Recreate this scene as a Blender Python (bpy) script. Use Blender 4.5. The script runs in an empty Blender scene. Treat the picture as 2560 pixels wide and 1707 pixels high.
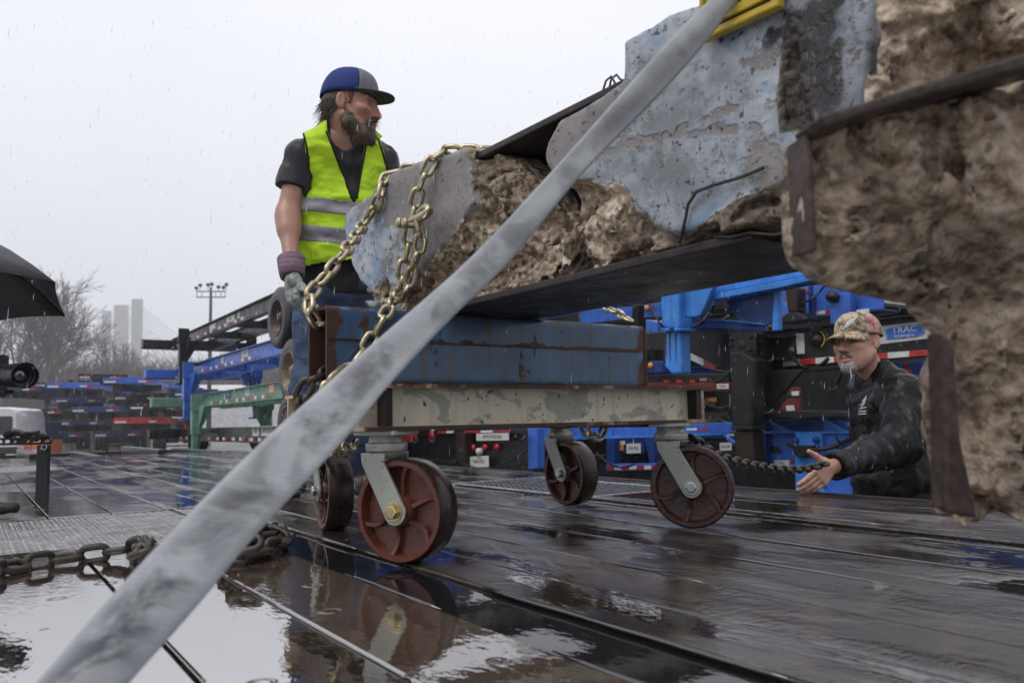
import bpy, bmesh, math, random
import numpy as np
from mathutils import Vector, Matrix

# ---------------------------------------------------------------- camera, sky, sun, exposure
S = bpy.context.scene
LENS = 28.0
PITCH, ROLL = math.radians(5.68), math.radians(1.2)
EYE = np.array([0.0, 0.0, 0.30])            # 30 cm above the trailer deck (deck top is z = 0)
cam_data = bpy.data.cameras.new("camera")
cam = bpy.data.objects.new("camera", cam_data)
S.collection.objects.link(cam)
S.camera = cam
cam_data.lens = LENS; cam_data.sensor_width = 36.0
cam_data.clip_start = 0.05; cam_data.clip_end = 6000
cam_data.dof.use_dof = True
cam_data.dof.focus_distance = 2.35
cam_data.dof.aperture_fstop = 5.6
CF = np.array([0, math.cos(PITCH), math.sin(PITCH)])
_r0 = np.array([1.0, 0, 0]); _u0 = np.array([0, -math.sin(PITCH), math.cos(PITCH)])
CR = math.cos(ROLL) * _r0 - math.sin(ROLL) * _u0
CU = math.sin(ROLL) * _r0 + math.cos(ROLL) * _u0
cam.matrix_world = Matrix(((CR[0], CU[0], -CF[0], EYE[0]), (CR[1], CU[1], -CF[1], EYE[1]),
                           (CR[2], CU[2], -CF[2], EYE[2]), (0, 0, 0, 1)))

SUN_EL, SUN_AZ = math.radians(56), math.radians(-128)    # the brightest part of the cloud deck, behind the camera to the left
world = bpy.data.worlds.new("World"); S.world = world; world.use_nodes = True
wn = world.node_tree; wn.nodes.clear()
w_out = wn.nodes.new("ShaderNodeOutputWorld"); w_bg = wn.nodes.new("ShaderNodeBackground")
w_sky = wn.nodes.new("ShaderNodeTexSky"); w_sky.sky_type = 'NISHITA'; w_sky.sun_disc = False
w_sky.sun_elevation = SUN_EL; w_sky.sun_rotation = SUN_AZ
w_tc = wn.nodes.new("ShaderNodeTexCoord"); w_sep = wn.nodes.new("ShaderNodeSeparateXYZ")
w_ramp = wn.nodes.new("ShaderNodeValToRGB")              # overcast deck: slightly brighter towards the zenith
w_ramp.color_ramp.elements[0].position = 0.0; w_ramp.color_ramp.elements[0].color = (0.79, 0.81, 0.89, 1)
w_ramp.color_ramp.elements[1].position = 0.5; w_ramp.color_ramp.elements[1].color = (0.99, 1.0, 1.06, 1)
w_noise = wn.nodes.new("ShaderNodeTexNoise"); w_noise.inputs["Scale"].default_value = 1.6; w_noise.inputs["Detail"].default_value = 3
w_nr = wn.nodes.new("ShaderNodeMapRange"); w_nr.inputs["From Min"].default_value = 0.3; w_nr.inputs["From Max"].default_value = 0.7
w_nr.inputs["To Min"].default_value = 8.6; w_nr.inputs["To Max"].default_value = 9.9
w_mul = wn.nodes.new("ShaderNodeVectorMath"); w_mul.operation = 'SCALE'
w_mix = wn.nodes.new("ShaderNodeMix"); w_mix.data_type = 'RGBA'; w_mix.inputs["Factor"].default_value = 0.93
wn.links.new(w_tc.outputs["Generated"], w_sep.inputs[0]); wn.links.new(w_sep.outputs["Z"], w_ramp.inputs[0])
wn.links.new(w_tc.outputs["Generated"], w_noise.inputs["Vector"]); wn.links.new(w_noise.outputs["Fac"], w_nr.inputs[0])
wn.links.new(w_ramp.outputs[0], w_mul.inputs[0]); wn.links.new(w_nr.outputs[0], w_mul.inputs["Scale"])
wn.links.new(w_sky.outputs[0], w_mix.inputs["A"]); wn.links.new(w_mul.outputs[0], w_mix.inputs["B"])
wn.links.new(w_mix.outputs["Result"], w_bg.inputs[0]); w_bg.inputs[1].default_value = 0.10
wn.links.new(w_bg.outputs[0], w_out.inputs[0])
sun_data = bpy.data.lights.new("sun", 'SUN'); sun_data.energy = 1.5; sun_data.angle = math.radians(35)
sun_data.color = (1.0, 0.98, 0.95)
sun = bpy.data.objects.new("sun", sun_data); S.collection.objects.link(sun)
sd = Vector((math.sin(SUN_AZ) * math.cos(SUN_EL), math.cos(SUN_AZ) * math.cos(SUN_EL), math.sin(SUN_EL)))
sun.rotation_euler = sd.to_track_quat('Z', 'Y').to_euler()
S.view_settings.view_transform = 'Standard'; S.view_settings.look = 'None'
S.view_settings.exposure = 0.20; S.view_settings.gamma = 1.0; S.view_settings.use_curve_mapping = False
S.cycles.use_denoising = True
S.cycles.volume_bounces = 3
S.cycles.max_bounces = 8

# ---------------------------------------------------------------- measuring helpers (photograph pixels of the 2560 wide picture -> metres)
FPX = LENS / 36.0 * 2560.0
K = 2560.0 / 2352.0
def ray(x, y): return CF + (x - 1280.0) / FPX * CR - (y - 853.5) / FPX * CU
_d = ray(-80, 1080); UD = np.array([_d[0], _d[1], 0.0]); UD /= np.linalg.norm(UD)      # along the trailer, away
VD = np.array([UD[1], -UD[0], 0.0])                                                    # across the trailer, away
ZD = np.array([0, 0, 1.0])
def GP(x, y, z=0.0):
    d = ray(x, y); return EYE + d * (z - EYE[2]) / d[2]
def DP(x, y, dep): return EYE + ray(x, y) * dep
def PV(x, y, v):
    d = ray(x, y); return EYE + d * v / (d @ VD)
def PU(x, y, u):
    d = ray(x, y); return EYE + d * u / (d @ UD)
def W(u, v, z): return UD * u + VD * v + ZD * z
def UVZ(p): return np.array([p @ UD, p @ VD, p[2]])

# ---------------------------------------------------------------- object helpers
COL = S.collection
def tag(o, label=None, cat=None, group=None, kind=None):
    if label: o["label"] = label
    if cat: o["category"] = cat
    if group: o["group"] = group
    if kind: o["kind"] = kind
    return o
def thing(name, label, cat, loc=(0, 0, 0), group=None):
    o = bpy.data.objects.new(name, None); o.empty_display_size = 0.1; COL.objects.link(o)
    o.location = Vector(loc)
    return tag(o, label, cat, group)
def put(name, mesh, parent=None, mats=None):
    o = bpy.data.objects.new(name, mesh); COL.objects.link(o)
    if mats is not None:
        for m in (mats if isinstance(mats, (list, tuple)) else [mats]):
            mesh.materials.append(m)
    if parent is not None:
        o.parent = parent
        if parent.type == 'EMPTY' and parent.parent is None:
            o.matrix_parent_inverse = Matrix.Translation(-Vector(parent.location))
    return o
def mod_bevel(o, w=0.003, seg=2, ang=40):
    m = o.modifiers.new("bevel", 'BEVEL'); m.width = w; m.segments = seg; m.limit_method = 'ANGLE'; m.angle_limit = math.radians(ang)
    m.harden_normals = False
    return o
def copy_tree(o, parent=None):
    c = o.copy(); COL.objects.link(c)
    if parent is not None: c.parent = parent
    for ch in list(o.children): copy_tree(ch, c)
    return c

class MB:
    """collects boxes, prisms, tubes ... into one mesh"""
    def __init__(s): s.v = []; s.f = []; s.sm = []; s.mi = []; s.cur = 0
    def add(s, verts, faces, smooth=False):
        n = len(s.v); s.v.extend([tuple(map(float, p)) for p in verts])
        for f in faces:
            s.f.append([n + i for i in f]); s.sm.append(smooth); s.mi.append(s.cur)
        return s
    def box(s, c, ax, h):
        c = np.asarray(c, float); A = [np.asarray(a, float) for a in ax]
        P = [c + A[0] * h[0] * i + A[1] * h[1] * j + A[2] * h[2] * k for k in (-1, 1) for j in (-1, 1) for i in (-1, 1)]
        F = [(0, 2, 3, 1), (4, 5, 7, 6), (0, 1, 5, 4), (2, 6, 7, 3), (0, 4, 6, 2), (1, 3, 7, 5)]
        if np.linalg.det(np.array(A)) < 0: F = [f[::-1] for f in F]
        return s.add(P, F)
    def uvbox(s, u0, u1, v0, v1, z0, z1):
        return s.box(W((u0 + u1) / 2, (v0 + v1) / 2, (z0 + z1) / 2), (VD, UD, ZD), (abs(v1 - v0) / 2, abs(u1 - u0) / 2, abs(z1 - z0) / 2))
    def xbox(s, x0, x1, y0, y1, z0, z1):
        return s.box(((x0 + x1) / 2, (y0 + y1) / 2, (z0 + z1) / 2), np.eye(3), (abs(x1 - x0) / 2, abs(y1 - y0) / 2, abs(z1 - z0) / 2))
    def prism(s, poly, ext):
        P = [np.asarray(p, float) for p in poly]; e = np.asarray(ext, float); n = len(P)
        nrm = np.zeros(3)
        for i in range(n): nrm += np.cross(P[i], P[(i + 1) % n])
        top = list(range(n)); bot = list(range(n, 2 * n))
        if nrm @ e > 0: F = [top[::-1], bot] + [(i, (i + 1) % n, n + (i + 1) % n, n + i) for i in range(n)]
        else: F = [top, bot[::-1]] + [((i + 1) % n, i, n + i, n + (i + 1) % n) for i in range(n)]
        return s.add(P + [p + e for p in P], F)
    def tube(s, path, r, n=8, cap=True, closed=False):
        P = [np.asarray(p, float) for p in path]; m = len(P)
        rr = r if hasattr(r, '__len__') else [r] * m
        V = []; F = []; prev = None
        for i in range(m):
            if closed: t = P[(i + 1) % m] - P[i - 1]
            else: t = P[min(i + 1, m - 1)] - P[max(i - 1, 0)]
            t = t / (np.linalg.norm(t) + 1e-12)
            if prev is None:
                a = np.cross(t, [0, 0, 1.0])
                if np.linalg.norm(a) < 1e-3: a = np.cross(t, [1.0, 0, 0])
            else: a = prev - t * (prev @ t)
            a = a / (np.linalg.norm(a) + 1e-12); prev = a; b = np.cross(t, a)
            for k in range(n):
                q = 2 * math.pi * k / n
                V.append(P[i] + (a * math.cos(q) + b * math.sin(q)) * rr[i])
        rng = m if closed else m - 1
        for i in range(rng):
            j = (i + 1) % m
            for k in range(n):
                F.append((i * n + k, i * n + (k + 1) % n, j * n + (k + 1) % n, j * n + k))
        if cap and not closed:
            F.append(tuple(range(n))[::-1]); F.append(tuple((m - 1) * n + k for k in range(n)))
        return s.add(V, F, True)
    def lathe(s, o, ax, prof, n=32, smooth=True):
        """prof: list of (along axis, radius)"""
        o = np.asarray(o, float); t = np.asarray(ax, float); t = t / np.linalg.norm(t)
        a = np.cross(t, [0, 0, 1.0])
        if np.linalg.norm(a) < 1e-3: a = np.cross(t, [1.0, 0, 0])
        a /= np.linalg.norm(a); b = np.cross(t, a)
        V = []; F = []
        for (h, r) in prof:
            for k in range(n):
                q = 2 * math.pi * k / n; V.append(o + t * h + (a * math.cos(q) + b * math.sin(q)) * max(r, 1e-5))
        for i in range(len(prof) - 1):
            for k in range(n):
                F.append((i * n + k, i * n + (k + 1) % n, (i + 1) * n + (k + 1) % n, (i + 1) * n + k))
        return s.add(V, F, smooth)
    def mesh(s, name="mesh"):
        me = bpy.data.meshes.new(name); me.from_pydata(s.v, [], s.f)
        me.polygons.foreach_set("use_smooth", s.sm); me.polygons.foreach_set("material_index", s.mi)
        me.update(); return me
    def build(s, name, mat, parent=None, bev=None, autos=False):
        o = put(name, s.mesh(name), parent, mat)
        if bev: mod_bevel(o, bev)
        return o
def sharp_smooth(o, ang=35):
    me = o.data; me.polygons.foreach_set("use_smooth", [True] * len(me.polygons))
    me.set_sharp_from_angle(angle=math.radians(ang))
    return o

# ---------------------------------------------------------------- noise and signed distance sculpting (numpy)
def _hash(ix, iy, iz, seed):
    h = (ix.astype(np.uint32) * np.uint32(374761393) + iy.astype(np.uint32) * np.uint32(668265263) + iz.astype(np.uint32) * np.uint32(2147483647 - 58) + np.uint32(seed) * np.uint32(1274126177))
    h = (h ^ (h >> np.uint32(13))) * np.uint32(1274126177); h = h ^ (h >> np.uint32(16))
    return (h & np.uint32(0xffff)).astype(np.float32) / 65535.0
def vnoise(P, scale, seed=0):
    q = np.asarray(P, np.float32) * scale + 1000.0
    i = np.floor(q).astype(np.int64); f = (q - i).astype(np.float32); f = f * f * (3 - 2 * f)
    x, y, z = i[..., 0], i[..., 1], i[..., 2]; fx, fy, fz = f[..., 0], f[..., 1], f[..., 2]
    r = 0
    for dx in (0, 1):
        wx = fx if dx else 1 - fx
        for dy in (0, 1):
            wy = fy if dy else 1 - fy
            for dz in (0, 1):
                wz = fz if dz else 1 - fz
                r = r + wx * wy * wz * _hash(x + dx, y + dy, z + dz, seed)
    return r * 2 - 1
def fbm(P, scale, oct=3, seed=0, gain=0.5):
    a = 1.0; r = 0; t = 0
    for o in range(oct):
        r = r + a * vnoise(P, scale * 2.03 ** o, seed + o * 17); t += a; a *= gain
    return r / t
def facet(P, scale, seed=0):
    """piecewise planar cells: angular fracture faces"""
    q = np.asarray(P, np.float32) * scale + 1000.0; i = np.floor(q).astype(np.int64); best = np.full(q.shape[:-1], 9.0, np.float32); val = np.zeros(q.shape[:-1], np.float32)
    for dx in (-1, 0, 1):
        for dy in (-1, 0, 1):
            for dz in (-1, 0, 1):
                c = [i[..., 0] + dx, i[..., 1] + dy, i[..., 2] + dz]
                e = [q[..., k] - c[k] - (.1 + .8 * _hash(*c, seed + k)) for k in range(3)]
                d = e[0] * e[0] + e[1] * e[1] + e[2] * e[2]
                v = e[0] * (_hash(*c, seed + 5) * 2 - 1) + e[1] * (_hash(*c, seed + 6) * 2 - 1) + e[2] * (_hash(*c, seed + 7) * 2 - 1) + (_hash(*c, seed + 8) - .5) * .8
                m = d < best; best = np.where(m, d, best); val = np.where(m, v, val)
    return val
def poly_sd(px, py, poly):
    """signed distance to a 2D polygon (negative inside)"""
    d = np.full(px.shape, 1e9, np.float32); s = np.ones(px.shape, np.float32); n = len(poly)
    for i in range(n):
        ax, ay = poly[i]; bx, by = poly[i - 1]
        ex, ey = bx - ax, by - ay; wx, wy = px - ax, py - ay
        t = np.clip((wx * ex + wy * ey) / (ex * ex + ey * ey + 1e-12), 0, 1)
        dx, dy = wx - ex * t, wy - ey * t; d = np.minimum(d, dx * dx + dy * dy)
        c1, c2, c3 = py >= ay, py < by, ex * wy > ey * wx
        s = np.where((c1 & c2 & c3) | (~c1 & ~c2 & ~c3), -s, s)
    return s * np.sqrt(d)
class SDF:
    def __init__(s, lo, hi, res):
        s.lo = np.asarray(lo, np.float64); s.res = res
        s.n = np.maximum(np.ceil((np.asarray(hi) - s.lo) / res).astype(int) + 1, 4)
        s.d = np.full(tuple(s.n), 1.0, np.float32)
    def grid(s, lo=None, hi=None):
        if lo is None: i0 = np.zeros(3, int); i1 = s.n
        else:
            i0 = np.clip(np.floor((np.asarray(lo) - s.lo) / s.res).astype(int), 0, s.n)
            i1 = np.clip(np.ceil((np.asarray(hi) - s.lo) / s.res).astype(int) + 1, 0, s.n)
        ax = [(s.lo[k] + np.arange(i0[k], i1[k]) * s.res).astype(np.float32) for k in range(3)]
        sl = tuple(slice(i0[k], i1[k]) for k in range(3))
        if any(i1 <= i0): return None, sl
        return np.stack(np.meshgrid(*ax, indexing='ij'), -1), sl
    def _mix(s, sl, b, k, mode):
        a = s.d[sl]
        if mode == 'sub':
            b = -b; h = np.maximum(k - np.abs(a - b), 0) / max(k, 1e-6); s.d[sl] = np.maximum(a, b) + h * h * k * .25
        elif mode == 'and':
            h = np.maximum(k - np.abs(a - b), 0) / max(k, 1e-6); s.d[sl] = np.maximum(a, b) + h * h * k * .25
        else:
            h = np.maximum(k - np.abs(a - b), 0) / max(k, 1e-6); s.d[sl] = np.minimum(a, b) - h * h * k * .25
    def cone(s, p, q, r1, r2, k=0.02, mode='add', flat=None):
        p = np.asarray(p, float); q = np.asarray(q, float); m = max(r1, r2) * 1.8 + k + .02
        X, sl = s.grid(np.minimum(p, q) - m, np.maximum(p, q) + m)
        if X is None: return s
        ba = (q - p).astype(np.float32); t = np.clip(((X - p.astype(np.float32)) @ ba) / (ba @ ba + 1e-9), 0, 1)
        e = X - p.astype(np.float32) - t[..., None] * ba
        if flat is not None:
            n, sc = flat; n = np.asarray(n, np.float32); c = e @ n; e = e + (c * (sc - 1))[..., None] * n
        s._mix(sl, np.sqrt((e * e).sum(-1)) - (r1 + (r2 - r1) * t), k, mode); return s
    def ell(s, c, r, k=0.02, mode='add', M=None):
        c = np.asarray(c, float); r = np.asarray(r, float); m = r.max() * 1.2 + k + .02
        X, sl = s.grid(c - m, c + m)
        if X is None: return s
        q = X - c.astype(np.float32)
        if M is not None: q = q @ np.asarray(M, np.float32)      # columns of M are the axes
        rr = r.astype(np.float32)
        k0 = np.sqrt(((q / rr) ** 2).sum(-1)); k1 = np.sqrt(((q / (rr * rr)) ** 2).sum(-1)) + 1e-6
        s._mix(sl, k0 * (k0 - 1) / k1, k, mode); return s
    def rbox(s, c, h, r, k=0.01, mode='add', M=None):
        c = np.asarray(c, float); h = np.asarray(h, float); m = np.linalg.norm(h) + r + k + .02
        X, sl = s.grid(c - m, c + m)
        if X is None: return s
        q = X - c.astype(np.float32)
        if M is not None: q = q @ np.asarray(M, np.float32)
        e = np.abs(q) - (h - r).astype(np.float32)
        s._mix(sl, np.sqrt((np.maximum(e, 0) ** 2).sum(-1)) + np.minimum(e.max(-1), 0) - r, k, mode); return s
    def plane(s, p, n, k=0.004):
        """keep the half space (x - p).n < 0"""
        X, sl = s.grid(); s._mix(sl, ((X - np.asarray(p, np.float32)) @ np.asarray(n, np.float32)), k, 'and'); return s
    def mesh(s, name="mesh", smooth_it=0):
        d = s.d.copy(); d[0], d[-1], d[:, 0], d[:, -1], d[:, :, 0], d[:, :, -1] = [1e-3] * 6 if False else [np.maximum(x, 1e-3) for x in (d[0], d[-1], d[:, 0], d[:, -1], d[:, :, 0], d[:, :, -1])]
        ins = d < 0; nx, ny, nz = d.shape
        cor = [(i, j, k) for i in (0, 1) for j in (0, 1) for k in (0, 1)]
        cnt = sum(ins[i:nx - 1 + i, j:ny - 1 + j, k:nz - 1 + k].astype(np.int8) for i, j, k in cor)
        act = (cnt > 0) & (cnt < 8); idx = np.argwhere(act); vid = np.full(act.shape, -1, np.int64); vid[act] = np.arange(len(idx))
        acc = np.zeros((len(idx), 3)); w = np.zeros(len(idx))
        for a in cor:
            for ax in range(3):
                if a[ax] == 1: continue
                b = list(a); b[ax] = 1
                da = d[idx[:, 0] + a[0], idx[:, 1] + a[1], idx[:, 2] + a[2]]; db = d[idx[:, 0] + b[0], idx[:, 1] + b[1], idx[:, 2] + b[2]]
                x = (da < 0) != (db < 0); t = np.where(x, da / (da - db + 1e-12), 0)
                p = np.array(a, float)[None, :] + np.eye(3)[ax][None, :] * t[:, None]
                acc += np.where(x[:, None], p, 0); w += x
        V = s.lo + (idx + acc / np.maximum(w, 1)[:, None]) * s.res
        F = []
        for ax in range(3):
            o = [slice(None)] * 3; o2 = [slice(None)] * 3; o[ax] = slice(0, -1); o2[ax] = slice(1, None)
            A = ins[tuple(o)]; B = ins[tuple(o2)]; e = np.argwhere(A != B); 
            b, c = (ax + 1) % 3, (ax + 2) % 3
            m = (e[:, b] > 0) & (e[:, c] > 0) & (e[:, b] < d.shape[b] - 1) & (e[:, c] < d.shape[c] - 1); e = e[m]
            def at(db, dc):
                q = e.copy(); q[:, b] -= db; q[:, c] -= dc; return vid[q[:, 0], q[:, 1], q[:, 2]]
            q = np.stack([at(1, 1), at(0, 1), at(0, 0), at(1, 0)], 1)
            fl = ~A[e[:, 0], e[:, 1], e[:, 2]]
            q[fl] = q[fl][:, ::-1]; F.append(q)
        F = np.concatenate(F)
        me = bpy.data.meshes.new(name)
        me.vertices.add(len(V)); me.vertices.foreach_set("co", V.astype(np.float32).ravel())
        me.loops.add(len(F) * 4); me.loops.foreach_set("vertex_index", F.astype(np.int32).ravel())
        me.polygons.add(len(F)); me.polygons.foreach_set("loop_start", np.arange(len(F), dtype=np.int32) * 4)
        me.polygons.foreach_set("use_smooth", np.ones(len(F), bool))
        me.update(calc_edges=True); me.validate()
        return me
def set_attr(me, name, vals):
    a = me.attributes.new(name, 'FLOAT', 'POINT'); a.data.foreach_set("value", np.asarray(vals, np.float32).ravel())
def coords(me):
    a = np.empty(len(me.vertices) * 3, np.float32); me.vertices.foreach_get("co", a); return a.reshape(-1, 3)

# ---------------------------------------------------------------- material helpers
class NT:
    def __init__(s, name):
        s.m = bpy.data.materials.new(name); s.m.use_nodes = True; s.t = s.m.node_tree; s.b = s.t.nodes["Principled BSDF"]
        s.tc = s.t.nodes.new("ShaderNodeTexCoord")
    def n(s, typ): return s.t.nodes.new(typ)
    def l(s, a, b): s.t.links.new(a, b)
    def co(s, scale=(1, 1, 1), rot=(0, 0, 0), loc=(0, 0, 0)):
        mp = s.n("ShaderNodeMapping"); mp.inputs["Scale"].default_value = scale; mp.inputs["Rotation"].default_value = rot; mp.inputs["Location"].default_value = loc
        s.l(s.tc.outputs["Object"], mp.inputs["Vector"]); return mp.outputs[0]
    def noise(s, scale, detail=4, rough=0.55, vec=None, dist=0.0):
        x = s.n("ShaderNodeTexNoise"); x.inputs["Scale"].default_value = scale; x.inputs["Detail"].default_value = detail
        x.inputs["Roughness"].default_value = rough; x.inputs["Distortion"].default_value = dist
        s.l(vec if vec is not None else s.tc.outputs["Object"], x.inputs["Vector"]); return x.outputs["Fac"]
    def voro(s, scale, feat='F1', vec=None, out="Distance"):
        x = s.n("ShaderNodeTexVoronoi"); x.inputs["Scale"].default_value = scale; x.feature = feat
        s.l(vec if vec is not None else s.tc.outputs["Object"], x.inputs["Vector"]); return x.outputs[out]
    def ramp(s, fac, stops, interp='LINEAR'):
        x = s.n("ShaderNodeValToRGB"); r = x.color_ramp; r.interpolation = interp
        while len(r.elements) < len(stops): r.elements.new(0.5)
        for e, (p, c) in zip(r.elements, stops):
            e.position = p; e.color = (c, c, c, 1) if not hasattr(c, '__len__') else (*c[:3], 1)
        s.l(fac, x.inputs[0]); return x.outputs[0]
    def mix(s, f, a, b):
        x = s.n("ShaderNodeMix"); x.data_type = 'RGBA'
        for v, nm in ((f, "Factor"), (a, "A"), (b, "B")):
            i = [q for q in x.inputs if q.name == nm and (q.type == 'VALUE' if nm == "Factor" else q.type == 'RGBA')][0]
            if hasattr(v, 'is_linked'): s.l(v, i)
            else: i.default_value = v if nm == "Factor" else (*v[:3], 1)
        return [o for o in x.outputs if o.type == 'RGBA'][0]
    def math(s, op, a, b=None, c=None, clamp=False):
        x = s.n("ShaderNodeMath"); x.operation = op; x.use_clamp = clamp
        for v, i in zip((a, b, c), x.inputs):
            if v is None: continue
            if hasattr(v, 'is_linked'): s.l(v, i)
            else: i.default_value = v
        return x.outputs[0]
    def attr(s, name):
        x = s.n("ShaderNodeAttribute"); x.attribute_name = name; return x.outputs["Fac"]
    def set(s, **kw):
        for k, v in kw.items():
            i = s.b.inputs[{"base": "Base Color", "rough": "Roughness", "metal": "Metallic", "coat": "Coat Weight", "coatr": "Coat Roughness", "spec": "Specular IOR Level",
                            "sss": "Subsurface Weight", "trans": "Transmission Weight", "ior": "IOR", "alpha": "Alpha", "emit": "Emission Color", "emits": "Emission Strength", "sheen": "Sheen Weight"}[k]]
            if hasattr(v, 'is_linked'): s.l(v, i)
            elif hasattr(v, '__len__') and len(v) == 3: i.default_value = (*v, 1)
            else: i.default_value = v
        return s
    def bump(s, h, strength=0.3, dist=0.01, prev=None):
        x = s.n("ShaderNodeBump"); x.inputs["Strength"].default_value = strength; x.inputs["Distance"].default_value = dist
        s.l(h, x.inputs["Height"])
        if prev is not None: s.l(prev, x.inputs["Normal"])
        s.l(x.outputs[0], s.b.inputs["Normal"]); return x.outputs[0]
def simple(name, c, rough=0.5, metal=0.0, var=0.25, scale=8.0, bump=0.0, bscale=60.0, coat=0.0, spec=0.5):
    t = NT(name); f = t.noise(scale, 5, 0.6)
    d = tuple(x * (1 - var) for x in c); e = tuple(min(1, x * (1 + var)) for x in c)
    t.set(base=t.ramp(f, [(0.3, d), (0.7, e)]), metal=metal, coat=coat, spec=spec)
    g = t.noise(scale * 2.3, 4, 0.6); t.set(rough=t.ramp(g, [(0.3, max(0.02, rough * 0.75)), (0.7, min(1, rough * 1.25))]))
    if bump: t.bump(t.noise(bscale, 4, 0.6), bump, 0.01)
    return t.m
# ---------------------------------------------------------------- materials
UANG = math.atan2(UD[1], UD[0])
def ucoord(t, scale):
    r = t.co(rot=(0, 0, -UANG)); m = t.n("ShaderNodeMapping"); m.inputs["Scale"].default_value = scale; t.l(r, m.inputs["Vector"]); return m.outputs[0]
def ripples(t, vec, scale, seed_off):
    m = t.n("ShaderNodeMapping"); m.inputs["Location"].default_value = (seed_off, seed_off * .7, 0); t.l(vec, m.inputs["Vector"])
    d = t.voro(scale, 'F1', m.outputs[0]); c = t.voro(scale, 'F1', m.outputs[0], "Color")
    sep = t.n("ShaderNodeSeparateColor"); t.l(c, sep.inputs[0])
    rad = t.math('MULTIPLY_ADD', sep.outputs[0], 0.26, 0.02)
    x = t.math('SUBTRACT', d, rad); g = t.math('MULTIPLY', x, 26.0); g = t.math('POWER', 2.718, t.math('MULTIPLY', t.math('MULTIPLY', g, g), -1.0))
    on = t.math('GREATER_THAN', sep.outputs[1], 0.78)
    return t.math('MULTIPLY', t.math('MULTIPLY', g, t.math('SINE', t.math('MULTIPLY', x, 90.0))), on)
def wet_wood(name, c1, c2, lo, hi, pud_scale, rdry, reflect=1.4, warp=1.0):
    t = NT(name)
    grain = t.noise(1.0, 6, 0.65, ucoord(t, (5, 90, 5))); blot = t.noise(2.4, 5, 0.6)
    fine = t.noise(1.0, 5, 0.7, ucoord(t, (40, 260, 40)))
    base = t.mix(t.ramp(blot, [(0.35, 0), (0.65, 1)]), t.ramp(grain, [(0.3, c1), (0.7, c2)]), tuple(x * .55 for x in c1))
    pn = t.noise(pud_scale, 6, 0.62, ucoord(t, (0.75, 1.5, 1)), 0.4)
    pud = t.ramp(pn, [(lo, 0), (hi, 1)])
    wet = t.ramp(t.noise(pud_scale * 4.7, 5, 0.65, ucoord(t, (1, 2.4, 1))), [(0.42, 0), (0.58, 1)])
    rr = t.mix(wet, (rdry, rdry, rdry), (rdry * .45,) * 3)
    t.set(base=t.mix(pud, base, tuple(x * .9 for x in c1)), rough=t.mix(pud, rr, (0.025,) * 3), spec=0.5)
    t.set(ior=t.math('MULTIPLY_ADD', pud, reflect - 1.5, 1.5))
    h = t.math('MULTIPLY', t.math('ADD', t.math('MULTIPLY', grain, 0.8), t.math('MULTIPLY', fine, 0.8)), t.math('SUBTRACT', 1.0, pud))
    b1 = t.bump(h, 0.45, 0.0022)
    chop = t.noise(1.0, 4, 0.6, ucoord(t, (85, 30, 40))); pat = t.ramp(t.noise(1.0, 5, .6, ucoord(t, (2.6, 5.5, 1))), [(0.47, .02), (0.58, 1)]); b1 = t.bump(t.math('MULTIPLY', t.math('MULTIPLY', chop, pat), t.math('SUBTRACT', 1.0, pud)), 0.9, 0.006, b1)
    wav = t.noise(34, 2, 0.5, ucoord(t, (1, 1.8, 1)))
    b2 = t.bump(wav, 0.10 * warp, 0.0035, b1)
    t.bump(t.math('MULTIPLY', t.math('ADD', ripples(t, t.tc.outputs["Object"], 9, 0.0), ripples(t, t.tc.outputs["Object"], 14, 3.3)), t.math('MULTIPLY_ADD', pud, .9, .1)), 0.5, 0.002, b2)
    return t.m
M = {}
M['plank_film'] = wet_wood("wet_film_plank", (0.075, 0.054, 0.040), (0.145, 0.108, 0.082), 0.24, 0.40, 1.5, 0.12, 4.6)
M['plank_pool'] = wet_wood("pooled_water_plank", (0.040, 0.029, 0.021), (0.085, 0.063, 0.048), 0.22, 0.34, 1.5, 0.12, 9.0)
M['plank_far'] = wet_wood("wet_far_plank", (0.030, 0.023, 0.020), (0.060, 0.047, 0.041), 0.34, 0.54, 2.0, 0.10, 3.6)
M['plank_damp'] = wet_wood("damp_plank", (0.024, 0.017, 0.0125), (0.100, 0.070, 0.053), 0.45, 0.58, 1.9, 0.05, 1.75)
M['strip_water'] = wet_wood("flooded_steel_strip", (0.010, 0.010, 0.012), (0.016, 0.016, 0.018), 0.2, 0.32, 2.0, 0.18, 1.36, 0.5)
def tread_mat():
    t = NT("wet_tread_steel"); f = t.noise(14, 5, .6)
    t.set(base=t.ramp(f, [(0.3, (0.26, 0.25, 0.25)), (0.7, (0.48, 0.47, 0.47))]), metal=0.75, rough=t.ramp(t.noise(9, 5, .6), [(0.35, 0.06), (0.65, 0.3)]))
    t.bump(t.noise(70, 3, .5), .12, .004); return t.m
M['tread'] = tread_mat()
M['grate'] = simple("wet_galvanised_mesh", (0.50, 0.51, 0.54), 0.25, 0.7, .3, 20)
M['black_steel'] = simple("black_painted_steel", (0.010, 0.010, 0.012), 0.32, 0.0, .35, 9, .15, 40, spec=.3)
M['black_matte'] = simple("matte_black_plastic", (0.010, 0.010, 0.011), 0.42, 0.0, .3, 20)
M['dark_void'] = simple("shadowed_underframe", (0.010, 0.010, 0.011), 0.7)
def rust_steel(name, c1, c2, c3, rough=0.55, sc=7, bump=.4):
    t = NT(name); f = t.noise(sc, 7, .65); g = t.noise(sc * 6, 5, .65)
    t.set(base=t.mix(t.ramp(g, [(0.4, 0), (0.7, 1)]), t.ramp(f, [(0.3, c1), (0.55, c2), (0.75, c3)]), tuple(x * .5 for x in c1)),
          rough=t.ramp(t.noise(sc * 1.7, 5, .6), [(0.35, rough * .45), (0.65, rough)]), spec=.3)
    t.bump(t.math('ADD', f, t.math('MULTIPLY', g, .5)), bump, .006); return t.m
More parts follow.
